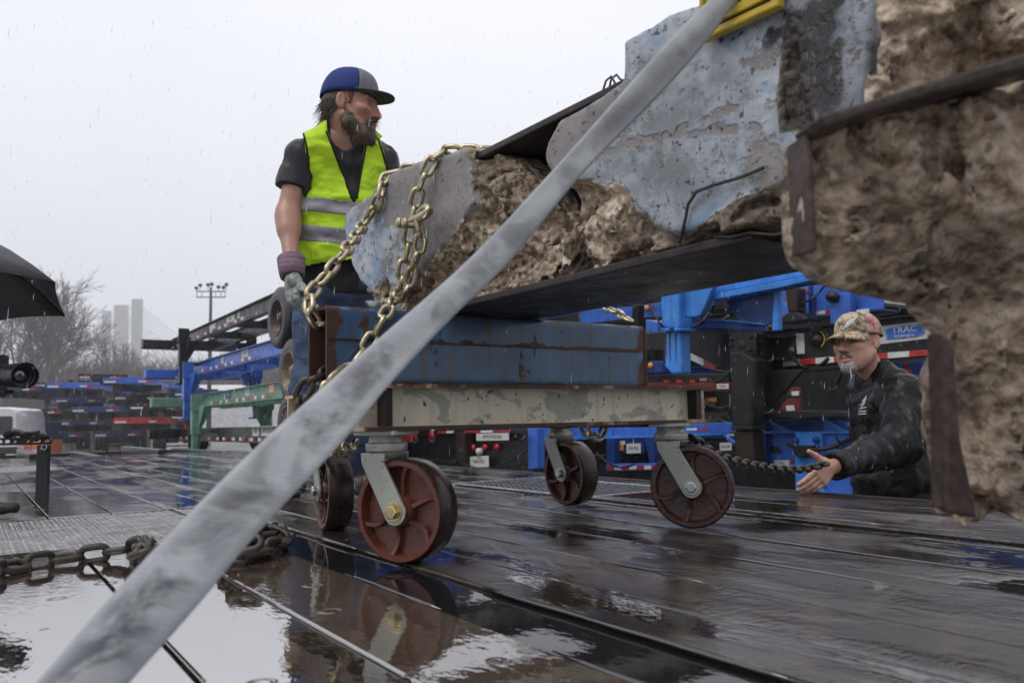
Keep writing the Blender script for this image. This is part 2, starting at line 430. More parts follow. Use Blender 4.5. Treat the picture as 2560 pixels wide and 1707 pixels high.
M['beam_rust'] = rust_steel("wet_rusty_beam_steel", (0.016, 0.012, 0.012), (0.032, 0.022, 0.022), (0.060, 0.038, 0.034), .5)
M['plate_rust'] = rust_steel("brown_plate_edge", (0.030, 0.020, 0.017), (0.066, 0.045, 0.038), (0.11, 0.075, 0.06), .6, 14)
M['rust_brown'] = rust_steel("brown_rust", (0.020, 0.012, 0.010), (0.050, 0.022, 0.014), (0.11, 0.045, 0.02), .6, 12)
M['rust_dark'] = rust_steel("dark_rust_streak", (0.014, 0.008, 0.007), (0.030, 0.015, 0.010), (0.055, 0.024, 0.012), .6, 20)
def cart_white():
    t = NT("flaking_cream_paint")
    f = t.noise(9, 6, .6, t.co((1, 1, 1.6)), .6); g = t.noise(5, 7, .68, t.co((1, 1, 1.3))); st = t.noise(1, 5, .6, t.co((28, 28, 3)))
    paint = t.mix(t.ramp(f, [(0.445, 0), (0.475, 1)]), (0.31, 0.31, 0.265), (0.58, 0.54, 0.43))
    paint = t.mix(t.ramp(st, [(0.5, 0), (0.8, .55)]), paint, (0.20, 0.19, 0.15))
    speck = t.ramp(t.noise(60, 3, .6), [(0.64, 0), (0.68, 1)])
    paint = t.mix(speck, paint, (0.07, 0.045, 0.03))
    # rust: stronger towards the flange edges and the beam ends (attribute painted on the mesh)
    e = t.attr("wear"); r = t.math('ADD', t.math('MULTIPLY', e, 0.62), t.math('MULTIPLY', g, 0.80))
    stain = t.ramp(r, [(0.50, 0), (0.70, .9)]); rust = t.ramp(r, [(0.66, 0), (0.71, 1)])
    col = t.mix(stain, paint, (0.34, 0.155, 0.055)); col = t.mix(rust, col, (0.045, 0.018, 0.010))
    t.set(base=col, rough=t.mix(rust, (0.34,) * 3, (0.6,) * 3)); t.bump(t.math('ADD', f, t.math('MULTIPLY', rust, .6)), .3, .003); return t.m
M['cart_white'] = cart_white()
def tube_blue():
    t = NT("rust_streaked_blue_paint")
    pat = t.noise(5, 6, .6, t.co((1, 1, 1)));  st = t.noise(1, 6, .65, t.co((42, 42, 4.5))); blob = t.noise(15, 5, .65, t.co((1, 1, .55)))
    col = t.ramp(pat, [(0.3, (0.018, 0.050, 0.105)), (0.55, (0.036, 0.095, 0.185)), (0.75, (0.075, 0.145, 0.235))])
    col = t.mix(t.ramp(st, [(0.47, 0), (0.66, .85)]), col, (0.055, 0.045, 0.032))
    w = t.attr("wear"); r = t.math('ADD', blob, t.math('MULTIPLY', w, .42)); rust = t.ramp(r, [(0.625, 0), (0.655, 1)])
    col = t.mix(rust, col, (0.045, 0.017, 0.010))
    t.set(base=col, rough=t.mix(rust, (0.20,) * 3, (0.6,) * 3)); t.bump(t.math('SUBTRACT', pat, t.math('MULTIPLY', rust, .5)), .35, .003); return t.m
M['tube_blue'] = tube_blue()
def cast_red():
    t = NT("red_cast_iron"); f = t.noise(18, 5, .6); sp = t.ramp(t.noise(75, 3, .6), [(0.66, 0), (0.70, 1)])
    col = t.ramp(f, [(0.3, (0.060, 0.018, 0.012)), (0.7, (0.125, 0.032, 0.018))]); col = t.mix(sp, col, (0.04, 0.016, 0.01))
    t.set(base=col, rough=t.ramp(t.noise(9, 4, .6), [(0.35, .18), (0.65, .42)])); t.bump(t.noise(90, 4, .6), .25, .003); return t.m
M['cast_red'] = cast_red()
M['cast_dark'] = simple("dark_wet_cast_iron", (0.058, 0.018, 0.012), .25, 0, .35, 22, .25, 90)
M['tread_brown'] = rust_steel("worn_wheel_tread", (0.022, 0.011, 0.010), (0.038, 0.017, 0.014), (0.060, 0.026, 0.020), .30, 16, .25)
def zinc():
    t = NT("speckled_zinc_fork"); f = t.noise(7, 5, .6); sp = t.ramp(t.noise(95, 3, .6), [(0.63, 0), (0.68, 1)])
    col = t.mix(sp, t.ramp(f, [(0.3, (0.265, 0.275, 0.25)), (0.7, (0.385, 0.395, 0.365))]), (0.09, 0.07, 0.05))
    t.set(base=col, metal=.35, rough=t.ramp(t.noise(13, 4, .6), [(0.3, .26), (0.7, .45)])); t.bump(sp, .15, .001); return t.m
M['zinc'] = zinc()
M['brass_bolt'] = simple("yellow_zinc_bolt", (0.52, 0.44, 0.22), 0.22, 0.9, .2, 30)
M['steel_bolt'] = simple("bright_steel_bolt", (0.40, 0.41, 0.40), 0.25, 0.9, .2, 30)
M['gold_chain'] = simple("yellow_chromate_chain", (0.40, 0.345, 0.225), 0.32, 0.8, .35, 40, .1, 120)
M['dark_chain'] = simple("dark_oily_chain", (0.042, 0.035, 0.028), 0.38, 0.55, .45, 30, .3, 90)
def strap_mat():
    t = NT("grey_webbing"); f = t.noise(9, 5, .6); g = t.noise(22, 4, .6, t.co((1, 1, 1)), .3)
    col = t.ramp(f, [(0.35, (0.235, 0.245, 0.26)), (0.65, (0.36, 0.375, 0.39))]); col = t.mix(t.ramp(g, [(0.58, 0), (0.78, .6)]), col, (0.19, 0.20, 0.265))
    d = t.attr("dirt"); col = t.mix(t.math('MULTIPLY', d, .55), col, (0.15, 0.155, 0.165)); dn = t.noise(15, 5, .62, t.co((1, 1, 1)), .5)
    col = t.mix(t.math('MULTIPLY', d, t.ramp(dn, [(0.44, 0), (0.58, 1.25)]), clamp=True), col, (0.025, 0.027, 0.038))
    wv = t.n("ShaderNodeTexWave"); wv.inputs["Scale"].default_value = 55; wv.inputs["Distortion"].default_value = .5; t.l(t.tc.outputs["UV"], wv.inputs["Vector"])
    col = t.mix(t.math('MULTIPLY', wv.outputs["Fac"], .05), col, (0.10, 0.105, 0.115)); t.set(base=col, rough=.75, sheen=.1); t.bump(wv.outputs["Fac"], .2, .001); return t.m
M['strap'] = strap_mat()
def concrete():
    """painted where attribute raw = 0, broken aggregate where raw = 1"""
    t = NT("broken_painted_concrete")
    big = t.noise(4.5, 6, .62, None, .5); mid = t.noise(13, 6, .65, None, .3); fin = t.noise(48, 5, .65); pit = t.noise(70, 4, .6)
    # flaking paint in pale blues over grey render
    paint = t.ramp(big, [(0.30, (0.11, 0.115, 0.13)), (0.40, (0.25, 0.275, 0.31)), (0.50, (0.46, 0.49, 0.53)), (0.58, (0.19, 0.30, 0.45)), (0.66, (0.40, 0.44, 0.49)), (0.75, (0.13, 0.14, 0.155))])
    paint = t.mix(t.ramp(t.noise(3.1, 6, .66, None, .6), [(0.46, 0), (0.62, .8)]), paint, (0.135, 0.14, 0.155))
    paint = t.mix(t.ramp(mid, [(0.47, 0), (0.58, .62)]), paint, t.ramp(fin, [(0.38, (0.09, 0.105, 0.13)), (0.47, (0.30, 0.345, 0.40)), (0.6, (0.52, 0.55, 0.58))]))
    render_ = t.ramp(mid, [(0.3, (0.125, 0.112, 0.105)), (0.65, (0.225, 0.20, 0.19))])
    pe = t.math('ADD', t.attr("peel"), t.math('ADD', t.math('MULTIPLY', t.math('SUBTRACT', mid, .5), 1.1), t.math('MULTIPLY', t.math('SUBTRACT', fin, .5), 0.9)))
    peel = t.ramp(pe, [(0.44, 0), (0.58, .92)])
    paint = t.mix(0.17, paint, (0.05, 0.05, 0.055)); paint = t.mix(peel, paint, render_)
    soot_dark = t.math('ADD', t.math('MULTIPLY', t.attr("soot_dark"), .78), t.math('ADD', t.math('MULTIPLY', t.math('SUBTRACT', fin, .5), 2.0), t.math('MULTIPLY', t.math('SUBTRACT', mid, .5), 2.0)))
    paint = t.mix(t.ramp(soot_dark, [(0.34, 0), (0.80, .97)]), paint, (0.014, 0.014, 0.016))
    holes = t.ramp(pit, [(0.63, 0), (0.66, 1)]); hm = t.ramp(t.noise(6, 3, .5), [(0.42, 0.1), (0.56, 1)])
    paint = t.mix(t.math('MULTIPLY', holes, hm), paint, (0.022, 0.018, 0.016))
    # aggregate: sandy matrix with pebbles of several colours
    vc = t.voro(62, 'F1', None, "Color"); vd = t.voro(62, 'F1'); sp = t.n("ShaderNodeSeparateColor"); t.l(vc, sp.inputs[0])
    peb = t.ramp(sp.outputs[0], [(0.0, (0.19, 0.125, 0.07)), (0.35, (0.30, 0.235, 0.165)), (0.6, (0.16, 0.145, 0.135)), (0.8, (0.40, 0.35, 0.29)), (1.0, (0.07, 0.065, 0.065))])
    mtx = t.ramp(t.math('ADD', t.math('MULTIPLY', mid, .55), t.math('MULTIPLY', fin, .45)), [(0.34, (0.060, 0.040, 0.024)), (0.45, (0.27, 0.20, 0.135)), (0.53, (0.50, 0.39, 0.285)), (0.64, (0.72, 0.62, 0.50))])
    raw = t.mix(t.math('MULTIPLY', t.ramp(vd, [(0.30, 1), (0.42, 0)]), t.math('GREATER_THAN', sp.outputs[1], .42)), mtx, peb)
    raw = t.mix(t.ramp(big, [(0.50, 0), (0.70, .6)]), raw, (0.060, 0.040, 0.026))
    wet_shade = t.noise(3.6, 5, .62, None, .4); raw = t.mix(t.ramp(wet_shade, [(0.53, 0), (0.70, .75)]), raw, (0.040, 0.025, 0.014))  # large dark patches: wet stains plus cavity shade put into the colour
    raw = t.mix(t.ramp(fin, [(0.58, 0), (0.75, .6)]), raw, (0.35, 0.29, 0.22))
    raw = t.mix(t.math('MULTIPLY', t.attr("soot_dark"), .75, clamp=True), raw, (0.040, 0.033, 0.028))
    ra = t.math('ADD', t.attr("raw"), t.math('MULTIPLY', t.math('SUBTRACT', mid, .5), .55)); rm = t.ramp(ra, [(0.45, 0), (0.55, 1)])
    t.set(base=t.mix(rm, paint, raw), rough=t.mix(rm, t.ramp(fin, [(0.35, .32), (0.65, .6)]), t.ramp(mid, [(0.35, .35), (0.65, .8)])), spec=.5)
    hh = t.math('ADD', t.math('MULTIPLY', rm, t.math('ADD', t.math('MULTIPLY', vd, -1.2), t.math('MULTIPLY', fin, 1.2))),
                t.math('SUBTRACT', t.math('MULTIPLY', fin, .25), t.math('ADD', t.math('MULTIPLY', peel, .35), t.math('MULTIPLY', holes, .5))))
    t.bump(hh, .9, .010); return t.m
M['concrete'] = concrete()
M['yellow_plastic'] = simple("scuffed_yellow_plastic", (0.42, 0.30, 0.015), 0.35, 0, .35, 14, .1)
M['wire'] = simple("dark_wire", (0.02, 0.018, 0.016), .5)
M['white_plate'] = simple("white_plate", (0.50, 0.50, 0.47), .4, 0, .15, 30)
M['tape_white'] = simple("reflective_white", (0.55, 0.56, 0.55), .35, 0, .2, 20)
M['tape_red'] = simple("reflective_red", (0.36, 0.016, 0.018), .35, 0, .25, 20)
M['text_black'] = simple("black_lettering", (0.015, 0.015, 0.015), .6)
M['text_white'] = simple("white_lettering", (0.60, 0.60, 0.60), .6)
M['lamp_red'] = simple("red_lens", (0.36, 0.008, 0.012), .15, 0, .2, 30)
M['lamp_amber'] = simple("amber_lens", (0.62, 0.20, 0.02), .2, 0, .2, 30)
def paint(name, c, rough=.3, dirt=.72):
    t = NT(name); f = t.noise(3.2, 6, .62); g = t.noise(1, 5, .65, t.co((14, 14, 1.6))); h = t.noise(25, 4, .6)
    col = t.ramp(f, [(0.3, tuple(x * .72 for x in c)), (0.7, tuple(min(1, x * 1.22) for x in c))])
    col = t.mix(t.ramp(g, [(0.55, 0), (0.75, dirt)]), col, (0.030, 0.022, 0.018)); col = t.mix(t.ramp(h, [(0.66, 0), (0.70, dirt)]), col, (0.05, 0.024, 0.014))
    t.set(base=col, rough=t.ramp(t.noise(8, 4, .6), [(0.35, rough * .7), (0.65, rough * 1.4)]), spec=.24); return t.m
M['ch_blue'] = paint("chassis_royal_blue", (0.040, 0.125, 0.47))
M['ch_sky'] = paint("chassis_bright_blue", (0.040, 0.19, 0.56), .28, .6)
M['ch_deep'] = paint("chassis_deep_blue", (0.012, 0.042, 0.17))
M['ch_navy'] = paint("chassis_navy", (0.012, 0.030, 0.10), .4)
M['ch_black'] = paint("chassis_black", (0.011, 0.011, 0.0125), .30, .4)
M['ch_green'] = paint("chassis_sage_green", (0.135, 0.27, 0.20), .4)
M['ch_red'] = paint("chassis_brown_red", (0.14, 0.022, 0.016), .45)
M['ch_brightred'] = paint("chassis_bright_red", (0.44, 0.028, 0.025), .4)
M['tyre'] = simple("wet_tyre_rubber", (0.018, 0.018, 0.019), .38, 0, .3, 12, .2, 30)
M['rim'] = rust_steel("rusty_cream_rim", (0.10, 0.06, 0.03), (0.28, 0.21, 0.13), (0.42, 0.37, 0.28), .5, 6)
M['rim_dark'] = rust_steel("dark_rusty_rim", (0.03, 0.018, 0.012), (0.07, 0.04, 0.022), (0.12, 0.08, 0.05), .5, 6)
M['wood_block'] = simple("brown_dunnage", (0.10, 0.062, 0.020), .6, 0, .4, 5)

def water():
    t = NT("standing_water_bead"); t.set(base=(0.02, 0.02, 0.022), rough=.03, ior=2.0); t.bump(t.noise(60, 3, .5), .3, .003); return t.m
M['water'] = water()
# ---------------------------------------------------------------- flatbed trailer deck (top at z = 0)
GROUND = -1.08
LV = 2.725          # width of the deck
UE = 10.35          # far end of the planked deck
trailer = thing("flatbed_trailer", "rain soaked flatbed trailer whose plank deck fills the foreground", "trailer", W(4.5, LV / 2, GROUND))
rng = random.Random(4)
def plank(u0, u1, v0, v1, m, dz=0.0, name="plank"):
    b = MB(); g = 0.003
    b.uvbox(u0 + .002, u1 - .002, v0 + g, v1 - g, -0.045, dz)
    o = b.build(name, M[m], trailer); mod_bevel(o, .004, 2); return o
T0, T1 = 2.36, 3.23         # steel tread plate band across the near half
for v0, v1, m in ((0.0, .24, 'plank_pool'), (.24, .441, 'plank_pool'), (.441, .643, 'plank_film')):
    plank(-1.3, T0, v0, v1, m, rng.uniform(-.001, .001))
for k, (v0, v1) in enumerate(((0.0, .24), (.24, .441), (.441, .62), (.62, .80))):
    plank(T1, 7.05 if k < 3 else UE, v0, v1, 'plank_far', rng.uniform(-.001, .001))
for v0, v1 in ((0.0, .24), (.24, .441), (.441, .62)): plank(8.1, UE, v0, v1, 'plank_far')
strip = MB(); strip.uvbox(-1.3, T0, .646, .788, -.04, -.008); strip.build("flooded_strip", M['strip_water'], trailer)
rows = ((.79, .929), (.929, 1.12), (1.12, 1.35), (1.35, 1.60), (1.60, 1.885), (1.985, 2.06), (2.06, 2.30), (2.30, 2.53), (2.53, 2.70))
G0, G1 = 2.42, 3.46         # open mesh panel near the far edge
for v0, v1 in rows:
    z = rng.uniform(-.0025, .0015)
    if v1 <= .93: plank(-1.3, UE, v0, v1, 'plank_damp', z)
    elif 1.97 < v0 < 2.52:
        plank(-1.3, G0, v0, v1, 'plank_damp', z); plank(G1, UE, v0, v1, 'plank_far', z)
    else:
        cut = rng.uniform(4.2, 5.4)
        plank(-1.3, cut, v0, v1, 'plank_damp', z); plank(cut, UE, v0, v1, 'plank_far', z)
b = MB(); b.uvbox(-1.3, UE, 1.888, 1.982, -.04, -.006); b.build("flooded_strip", M['strip_water'], trailer)
b = MB(); b.uvbox(-1.3, UE, 2.703, LV, -.16, .003); mod_bevel(b.build("side_rail", M['black_steel'], trailer), .004)
b = MB(); b.uvbox(-1.3, UE, -.03, -.003, -.16, -.001); mod_bevel(b.build("side_rail", M['black_steel'], trailer), .004)
# beads of water standing along the seams
for v in (.790, .929, 1.12, 1.35, 1.60, 1.886, 2.06, 2.30, 2.53, .645):
    u = -1.2 + rng.random()
    while u < 9.5:
        L = rng.uniform(.25, 1.3); b = MB(); n = max(3, int(L / .06))
        pts = [W(u + L * i / n, v + rng.uniform(-.0015, .0015), -.0015) for i in range(n + 1)]
        b.tube(pts, [.0012] + [rng.uniform(.003, .0052) for _ in range(n - 1)] + [.0012], 8)
        if not (G0 - .1 < u + L and u < G1 + .1 and 1.95 < v < 2.6): b.build("water_bead", M['water'], trailer)
        u += L + rng.uniform(.03, .6) * (1 if u < 4 else 2.5)
# tread plates: raised lenses, real geometry joined per plate
def tread_plate(u0, u1, v0, v1):
    b = MB(); b.uvbox(u0, u1, v0, v1, -.04, -.006); p = b.build("tread_plate", M['tread'], trailer)
    r = MB(); su, sv = .030, .030; i = 0; u = u0 + .02
    while u < u1 - .01:
        v = v0 + .02 + (su / 2 if i % 2 else 0)
        while v < v1 - .012:
            c = W(u, v, -.006); d = VD if True else UD
            a = (VD * .95 + UD * (.31 if i % 2 else -.31)); a /= np.linalg.norm(a); n = np.cross(ZD, a)
            r.add([c - a * .012, c - n * .0035 + ZD * .0001, c + a * .012, c + n * .0035, c - a * .005 + ZD * .0035, c + a * .005 + ZD * .0035],
                  [(0, 1, 4), (1, 5, 4), (1, 2, 5), (2, 3, 5), (3, 4, 5), (3, 0, 4)], True)
            v += sv
        u += su * .62; i += 1
    o = r.build("raised_tread", M['tread'], p); o["kind"] = "stuff"
tread_plate(T0 + .003, T1 - .003, .0, .643); tread_plate(T0 + .003, T1 - .003, .646, .787)
tread_plate(7.06, 8.09, 0, .617); tread_plate(8.9, UE, 1.3, 1.8)
b = MB(); b.uvbox(G0, G1, 1.985, 2.53, -.12, -.10); b.build("hole_shade_sheet", M['dark_void'], trailer)  # dark sheet standing in for the shade in the hole below the mesh
b = MB(); pu, pv = .046, .026
nu = int((G1 - G0) / pu); nv = int((2.53 - 1.985) / pv)
for j in range(nv + 1):
    v = 1.985 + j * pv
    for i in range(nu):
        u = G0 + i * pu
        for (ua, ub, s0, s1) in ((u, u + pu / 2, 0, 1), (u + pu / 2, u + pu, 1, 0)):
            p = W(ua, v + s0 * pv / 2 * (1 if j % 2 else -1), 0); q = W(ub, v + s1 * pv / 2 * (1 if j % 2 else -1), 0)
            t = (q - p) / np.linalg.norm(q - p); n = np.cross(ZD, t) * .0032
            b.add([p - n, p + n, q + n, q - n, p - n - ZD * .006 + VD * .004, p + n - ZD * .006 + VD * .004, q + n - ZD * .006 + VD * .004, q - n - ZD * .006 + VD * .004],
                  [(0, 3, 2, 1), (4, 5, 6, 7), (0, 4, 7, 3), (1, 2, 6, 5)])
mesh_panel = b.build("expanded_metal_mesh", M['grate'], trailer); mesh_panel["kind"] = "stuff"
b = MB(); fr = .018
for a in ((G0, G1, 1.987, 1.987 + fr), (G0, G1, 2.53 - fr, 2.53), (G0, G0 + fr, 1.99 + fr, 2.529 - fr), (G1 - fr, G1, 1.99 + fr, 2.529 - fr)): b.uvbox(a[0], a[1], a[2], a[3], -.05, .002)
b.build("mesh_frame", M['grate'], trailer)
# underframe and tail ladder beyond the planks
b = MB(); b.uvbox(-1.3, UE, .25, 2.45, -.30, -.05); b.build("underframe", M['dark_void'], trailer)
for k, v in enumerate((.03, .62, 1.28, 1.95, 2.66)):
    b = MB(); b.uvbox(UE + .02, UE + 2.9, v - .05, v + .05, -.10, -.005 + .05 * (k % 2)); mod_bevel(b.build("tail_rail", M['black_steel'], trailer), .01)
for v0, v1 in ((.09, .56), (.68, 1.22), (1.34, 1.89), (2.01, 2.6)):
    for u in (UE + .06, UE + 1.3, UE + 2.7):
        b = MB(); b.uvbox(u, u + .08, v0, v1, -.12, -.03); b.build("tail_rung", M['black_steel'], trailer)
for u, v in ((1.2, 1.0), (4.0, 1.0), (1.2, 2.0), (4.0, 2.0), (8.8, 1.0), (8.8, 2.0)):
    pass
for u in (7.2, 8.5):
    for v in (.3, 2.42):
        b = MB(); b.lathe(W(u, v - .14, GROUND + .40), VD, [(0, .2), (0, .37), (.03, .40), (.25, .40), (.28, .37), (.28, .2)], 28); b.build("trailer_wheel", M['tyre'], trailer)

# ---------------------------------------------------------------- rolling cart
cart = thing("rolling_cart", "heavy steel dolly with cream I-beam, blue box tube and four red cast iron casters", "dolly", W(1.95, 1.2, 0))
WR, WW = .112, .070
def wear_attr(o, fn):
    me = o.data; c = coords(me); set_attr(me, "wear", fn(c))
def grid_box(b, o, e1, n1, e2, n2, e3, n3):
    """box with subdivided faces from corner o along e1, e2, e3"""
    def face(o, a, na, c, nc):
        V = [o + a * i / na + c * j / nc for j in range(nc + 1) for i in range(na + 1)]
        F = [(j * (na + 1) + i, j * (na + 1) + i + 1, (j + 1) * (na + 1) + i + 1, (j + 1) * (na + 1) + i) for j in range(nc) for i in range(na)]
        b.add(V, F)
    face(o, e2, n2, e1, n1); face(o + e3, e1, n1, e2, n2); face(o, e1, n1, e3, n3); face(o + e2, e3, n3, e1, n1); face(o, e3, n3, e2, n2); face(o + e1, e2, n2, e3, n3)
def i_beam(u, v0, v1, z0, z1, hw, tf, tw, name, mat, ends=True):
    b = MB(); L = v1 - v0; n = 60
    grid_box(b, W(u - hw, v0, z0), VD * L, n, UD * 2 * hw, 4, ZD * tf, 1)
    grid_box(b, W(u - hw, v0, z1 - tf), VD * L, n, UD * 2 * hw, 4, ZD * tf, 1)
    grid_box(b, W(u - tw / 2, v0, z0 + tf), VD * L, n, UD * tw, 1, ZD * (z1 - z0 - 2 * tf), 12)
    o = b.build(name, mat, cart)
    def wf(c):
        uu, vv = c @ UD, c @ VD; zz = c[:, 2]
        edge = np.clip((np.abs(uu - u) - hw * .72) / (hw * .28), 0, 1) * .55
        end = np.clip(1 - np.minimum(vv - v0 - .01, v1 - vv - .005) / .09, 0, 1) * .31
        low = np.clip(1 - (zz - z0) / .022, 0, 1) * .18
        return np.maximum(np.maximum(edge, end), low)
    wear_attr(o, wf); return o
FU = 1.628; BZ0, BZ1 = .284, .386
BV1 = UVZ(PU(1757, 1005, FU))[1]; BV0 = UVZ(PU(893, 1020, FU))[1]
front = i_beam(FU, BV0, BV1, BZ0, BZ1, .052, .009, .009, "cross_beam", M['cart_white'])
rear = i_beam(2.295, BV0 + .07, BV1 + .1, BZ0, BZ1, .052, .009, .009, "cross_beam", M['cart_white'])
for v in (BV0 + .055, BV1 - .06):
    b = MB(); b.uvbox(FU - .040, FU - .0055, v - .011, v + .011, BZ0 + .0095, BZ1 - .0095); mod_bevel(b.build("stiffener", M['rust_dark'], cart), .002)
for v in (.80, 1.64):
    b = MB(); b.uvbox(FU + .056, 2.24, v - .010, v + .010, BZ0 + .002, BZ1 + .001); b.uvbox(FU + .056, 2.24, v - .045, v + (.010 if v < 1 else .045), BZ0 - .010, BZ0 + .0015)
    mod_bevel(b.build("side_beam", M['rust_brown'], cart), .002)
# blue tube standing on the front beam
TUF = 1.646; TZ0, TZ1 = BZ1 + .001, BZ1 + .174
TV0 = UVZ(PU(817, 850, TUF))[1]; TV1 = UVZ(PU(1612, 870, TUF))[1]; TD = .115
b = MB(); th = .008
def rrect(u0, u1, z0, z1, r, n=5):
    P = []
    for cu, cz, a0 in ((u1 - r, z1 - r, 0), (u0 + r, z1 - r, 90), (u0 + r, z0 + r, 180), (u1 - r, z0 + r, 270)):
        for k in range(n + 1):
            a = math.radians(a0 + 90 * k / n); P.append((cu + r * math.cos(a), cz + r * math.sin(a)))
    return P
out = rrect(TUF, TUF + TD, TZ0, TZ1, .012); inn = rrect(TUF + th, TUF + TD - th, TZ0 + th, TZ1 - th, .006); n = len(out); ns = 80
def densify(P, m):
    R = []
    for i in range(len(P)):
        a = np.array(P[i]); c = np.array(P[(i + 1) % len(P)]); k = max(1, int(np.linalg.norm(c - a) / m))
        for j in range(k): R.append(tuple(a + (c - a) * j / k))
    return R
out = densify(out, .008); inn2 = densify(inn, .05)
V = []; F = []
for s in range(ns + 1):
    for (u, z) in out: V.append(W(u, TV0 + (TV1 - TV0) * s / ns, z))
n = len(out)
for s in range(ns):
    for k in range(n): F.append((s * n + k, (s + 1) * n + k, (s + 1) * n + (k + 1) % n, s * n + (k + 1) % n))
b.add(V, F, True)
m = len(inn); V = [W(u, TV0, z) for u, z in inn] + [W(u, TV0 + .5, z) for u, z in inn]
b.add(V, [((k + 1) % m, m + (k + 1) % m, m + k, k) for k in range(m)] + [tuple(range(m, 2 * m))])
o4 = rrect(TUF, TUF + TD, TZ0, TZ1, .012)
for vv in (TV0, TV1):
    V = [W(u, vv, z) for u, z in o4] + [W(u, vv, z) for u, z in inn]; mm = len(o4)
    fs = [(k, (k + 1) % mm, mm + (k + 1) % mm, mm + k) for k in range(mm)]
    if vv == TV1: fs = [f[::-1] for f in fs] + [tuple(range(mm, 2 * mm))]
    b.add(V, fs)
b.cur = 0
tube = put("box_tube", b.mesh(), cart, M['tube_blue'])
def wf(c):
    v = c @ VD; z = c[:, 2]
    end = np.clip(1 - np.minimum(v - TV0, TV1 - v) / .05, 0, 1) * .7
    line = np.exp(-((z - (TZ0 + .098 - (v - TV0) * -.006)) / .0035) ** 2) * .62
    top = np.clip((z - TZ1 + .008) / .008, 0, 1) * .45; low = np.clip(1 - (z - TZ0) / .012, 0, 1) * .5
    return np.maximum.reduce([end, line, top, low])
wear_attr(tube, wf)
b = MB(); b.uvbox(TUF - .0025, TUF + .001, TV0 + .004, TV1 - .02, TZ0 + .096, TZ0 + .1005); b.build("weld_seam", M['rust_brown'], tube)
for j in range(9):
    c = TV1 - .02 - j * .045 - .02 * rng.random(); b = MB()
b = MB(); b.uvbox(TUF - .002, TUF + .05, TV1 - .004, TV1 + .006, TZ0 + .004, TZ1 - .012); mod_bevel(b.build("rusty_end_lip", M['rust_brown'], tube), .002)

def caster_mesh():
    b = MB()
    b.xbox(-.055, .055, -.048, .048, .274, .2835)
    b.lathe((0, 0, .236), (0, 0, 1), [(0, .0), (0, .040), (.004, .046), (.020, .047), (.022, .040), (.038, .038), (.038, 0)], 32)
    b.lathe((0, 0, .228), (0, 0, 1), [(-.006, 0), (-.006, .036), (.008, .05), (.008, 0)], 32)
    for sy in (-1, 1):
        y0 = sy * (WW / 2 + .004); poly = [(-.036, .236), (-.034, .214)]
        for k in range(11):
            a = math.radians(200 + 170 * k / 10); poly.append((.053 + .028 * math.cos(a), .112 + .030 * math.sin(a)))
        poly += [(.026, .214), (.028, .236)]
        b.prism([(x, y0, z) for x, z in poly], (0, sy * .008, 0))
    return b.mesh("caster_fork")
def wheel_mesh():
    b = MB(); h = WW / 2; cx, cz = .053, .112
    prof = [(-.020, .0), (-h - .001, .0), (-h - .001, .020), (-h, .030), (-h + .006, .034), (-.009, .036), (-.007, .060), (-.010, .092), (-h + .004, .0955), (-h, .097), (-h, .107), (-h + .006, WR), (h - .006, WR),
            (h, .107), (h, .097), (h - .004, .0955), (.010, .092), (.007, .060), (.009, .036), (h - .006, .034), (h, .030), (h + .001, .020), (h + .001, 0), (.02, 0)]
    b.lathe((cx, 0, cz), (0, 1, 0), prof, 56)
    for k in range(6):
        a0 = math.radians(60 * k + 18)
        for sy in (-1, 1):
            V = []; nseg = 6
            for i in range(nseg + 1):
                f = i / nseg; r = .033 + (.096 - .033) * f; a = a0 + .16 * math.sin(math.pi * f) * (1 if k % 2 else .4)
                c = np.array([cx + r * math.cos(a), 0, cz + r * math.sin(a)]); t = np.array([-math.sin(a), 0, math.cos(a)])
                yo = sy * (h - .006 - .008 * math.sin(math.pi * f)); w = .0042
                V += [c - t * w * 1.9 + np.array([0, sy * .004, 0]), c - t * w + np.array([0, yo, 0]), c + t * w + np.array([0, yo, 0]), c + t * w * 1.9 + np.array([0, sy * .004, 0])]
            F = []
            for i in range(nseg):
                for q in range(3): F.append((i * 4 + q, i * 4 + q + 1, (i + 1) * 4 + q + 1, (i + 1) * 4 + q))
            if sy > 0: F = [f[::-1] for f in F]
            b.add(V, F, True)
    me = b.mesh("cast_wheel")
    me.materials.append(M['cast_red']); me.materials.append(M['tread_brown'])
    c = coords(me)
    for p in me.polygons:
        q = np.mean([c[i] for i in p.vertices], 0); r = math.hypot(q[0] - cx, q[2] - cz)
        if r > WR - .0045: p.material_index = 1
    return me
def bolt_mesh(r=.0145, sides=(-1,)):
    b = MB()
    for sy in sides:
        y = sy * (WW / 2 + .012)
        b.lathe((.053, y, .112), (0, sy, 0), [(0, .021), (.003, .021), (.003, 0)], 24, False)
        b.lathe((.053, y + sy * .003, .112), (0, sy, 0), [(0, r * 1.12), (.010, r * 1.12), (.0125, r * .9), (.0125, 0)], 6, False)
    return b.mesh("axle_bolt")
cm_, wm_ = caster_mesh(), wheel_mesh(); bm_ = [bolt_mesh(), bolt_mesh(sides=(1,))]
cm_.materials.append(M['zinc'])
wl = bpy.data.meshes.new("wheel_letters")
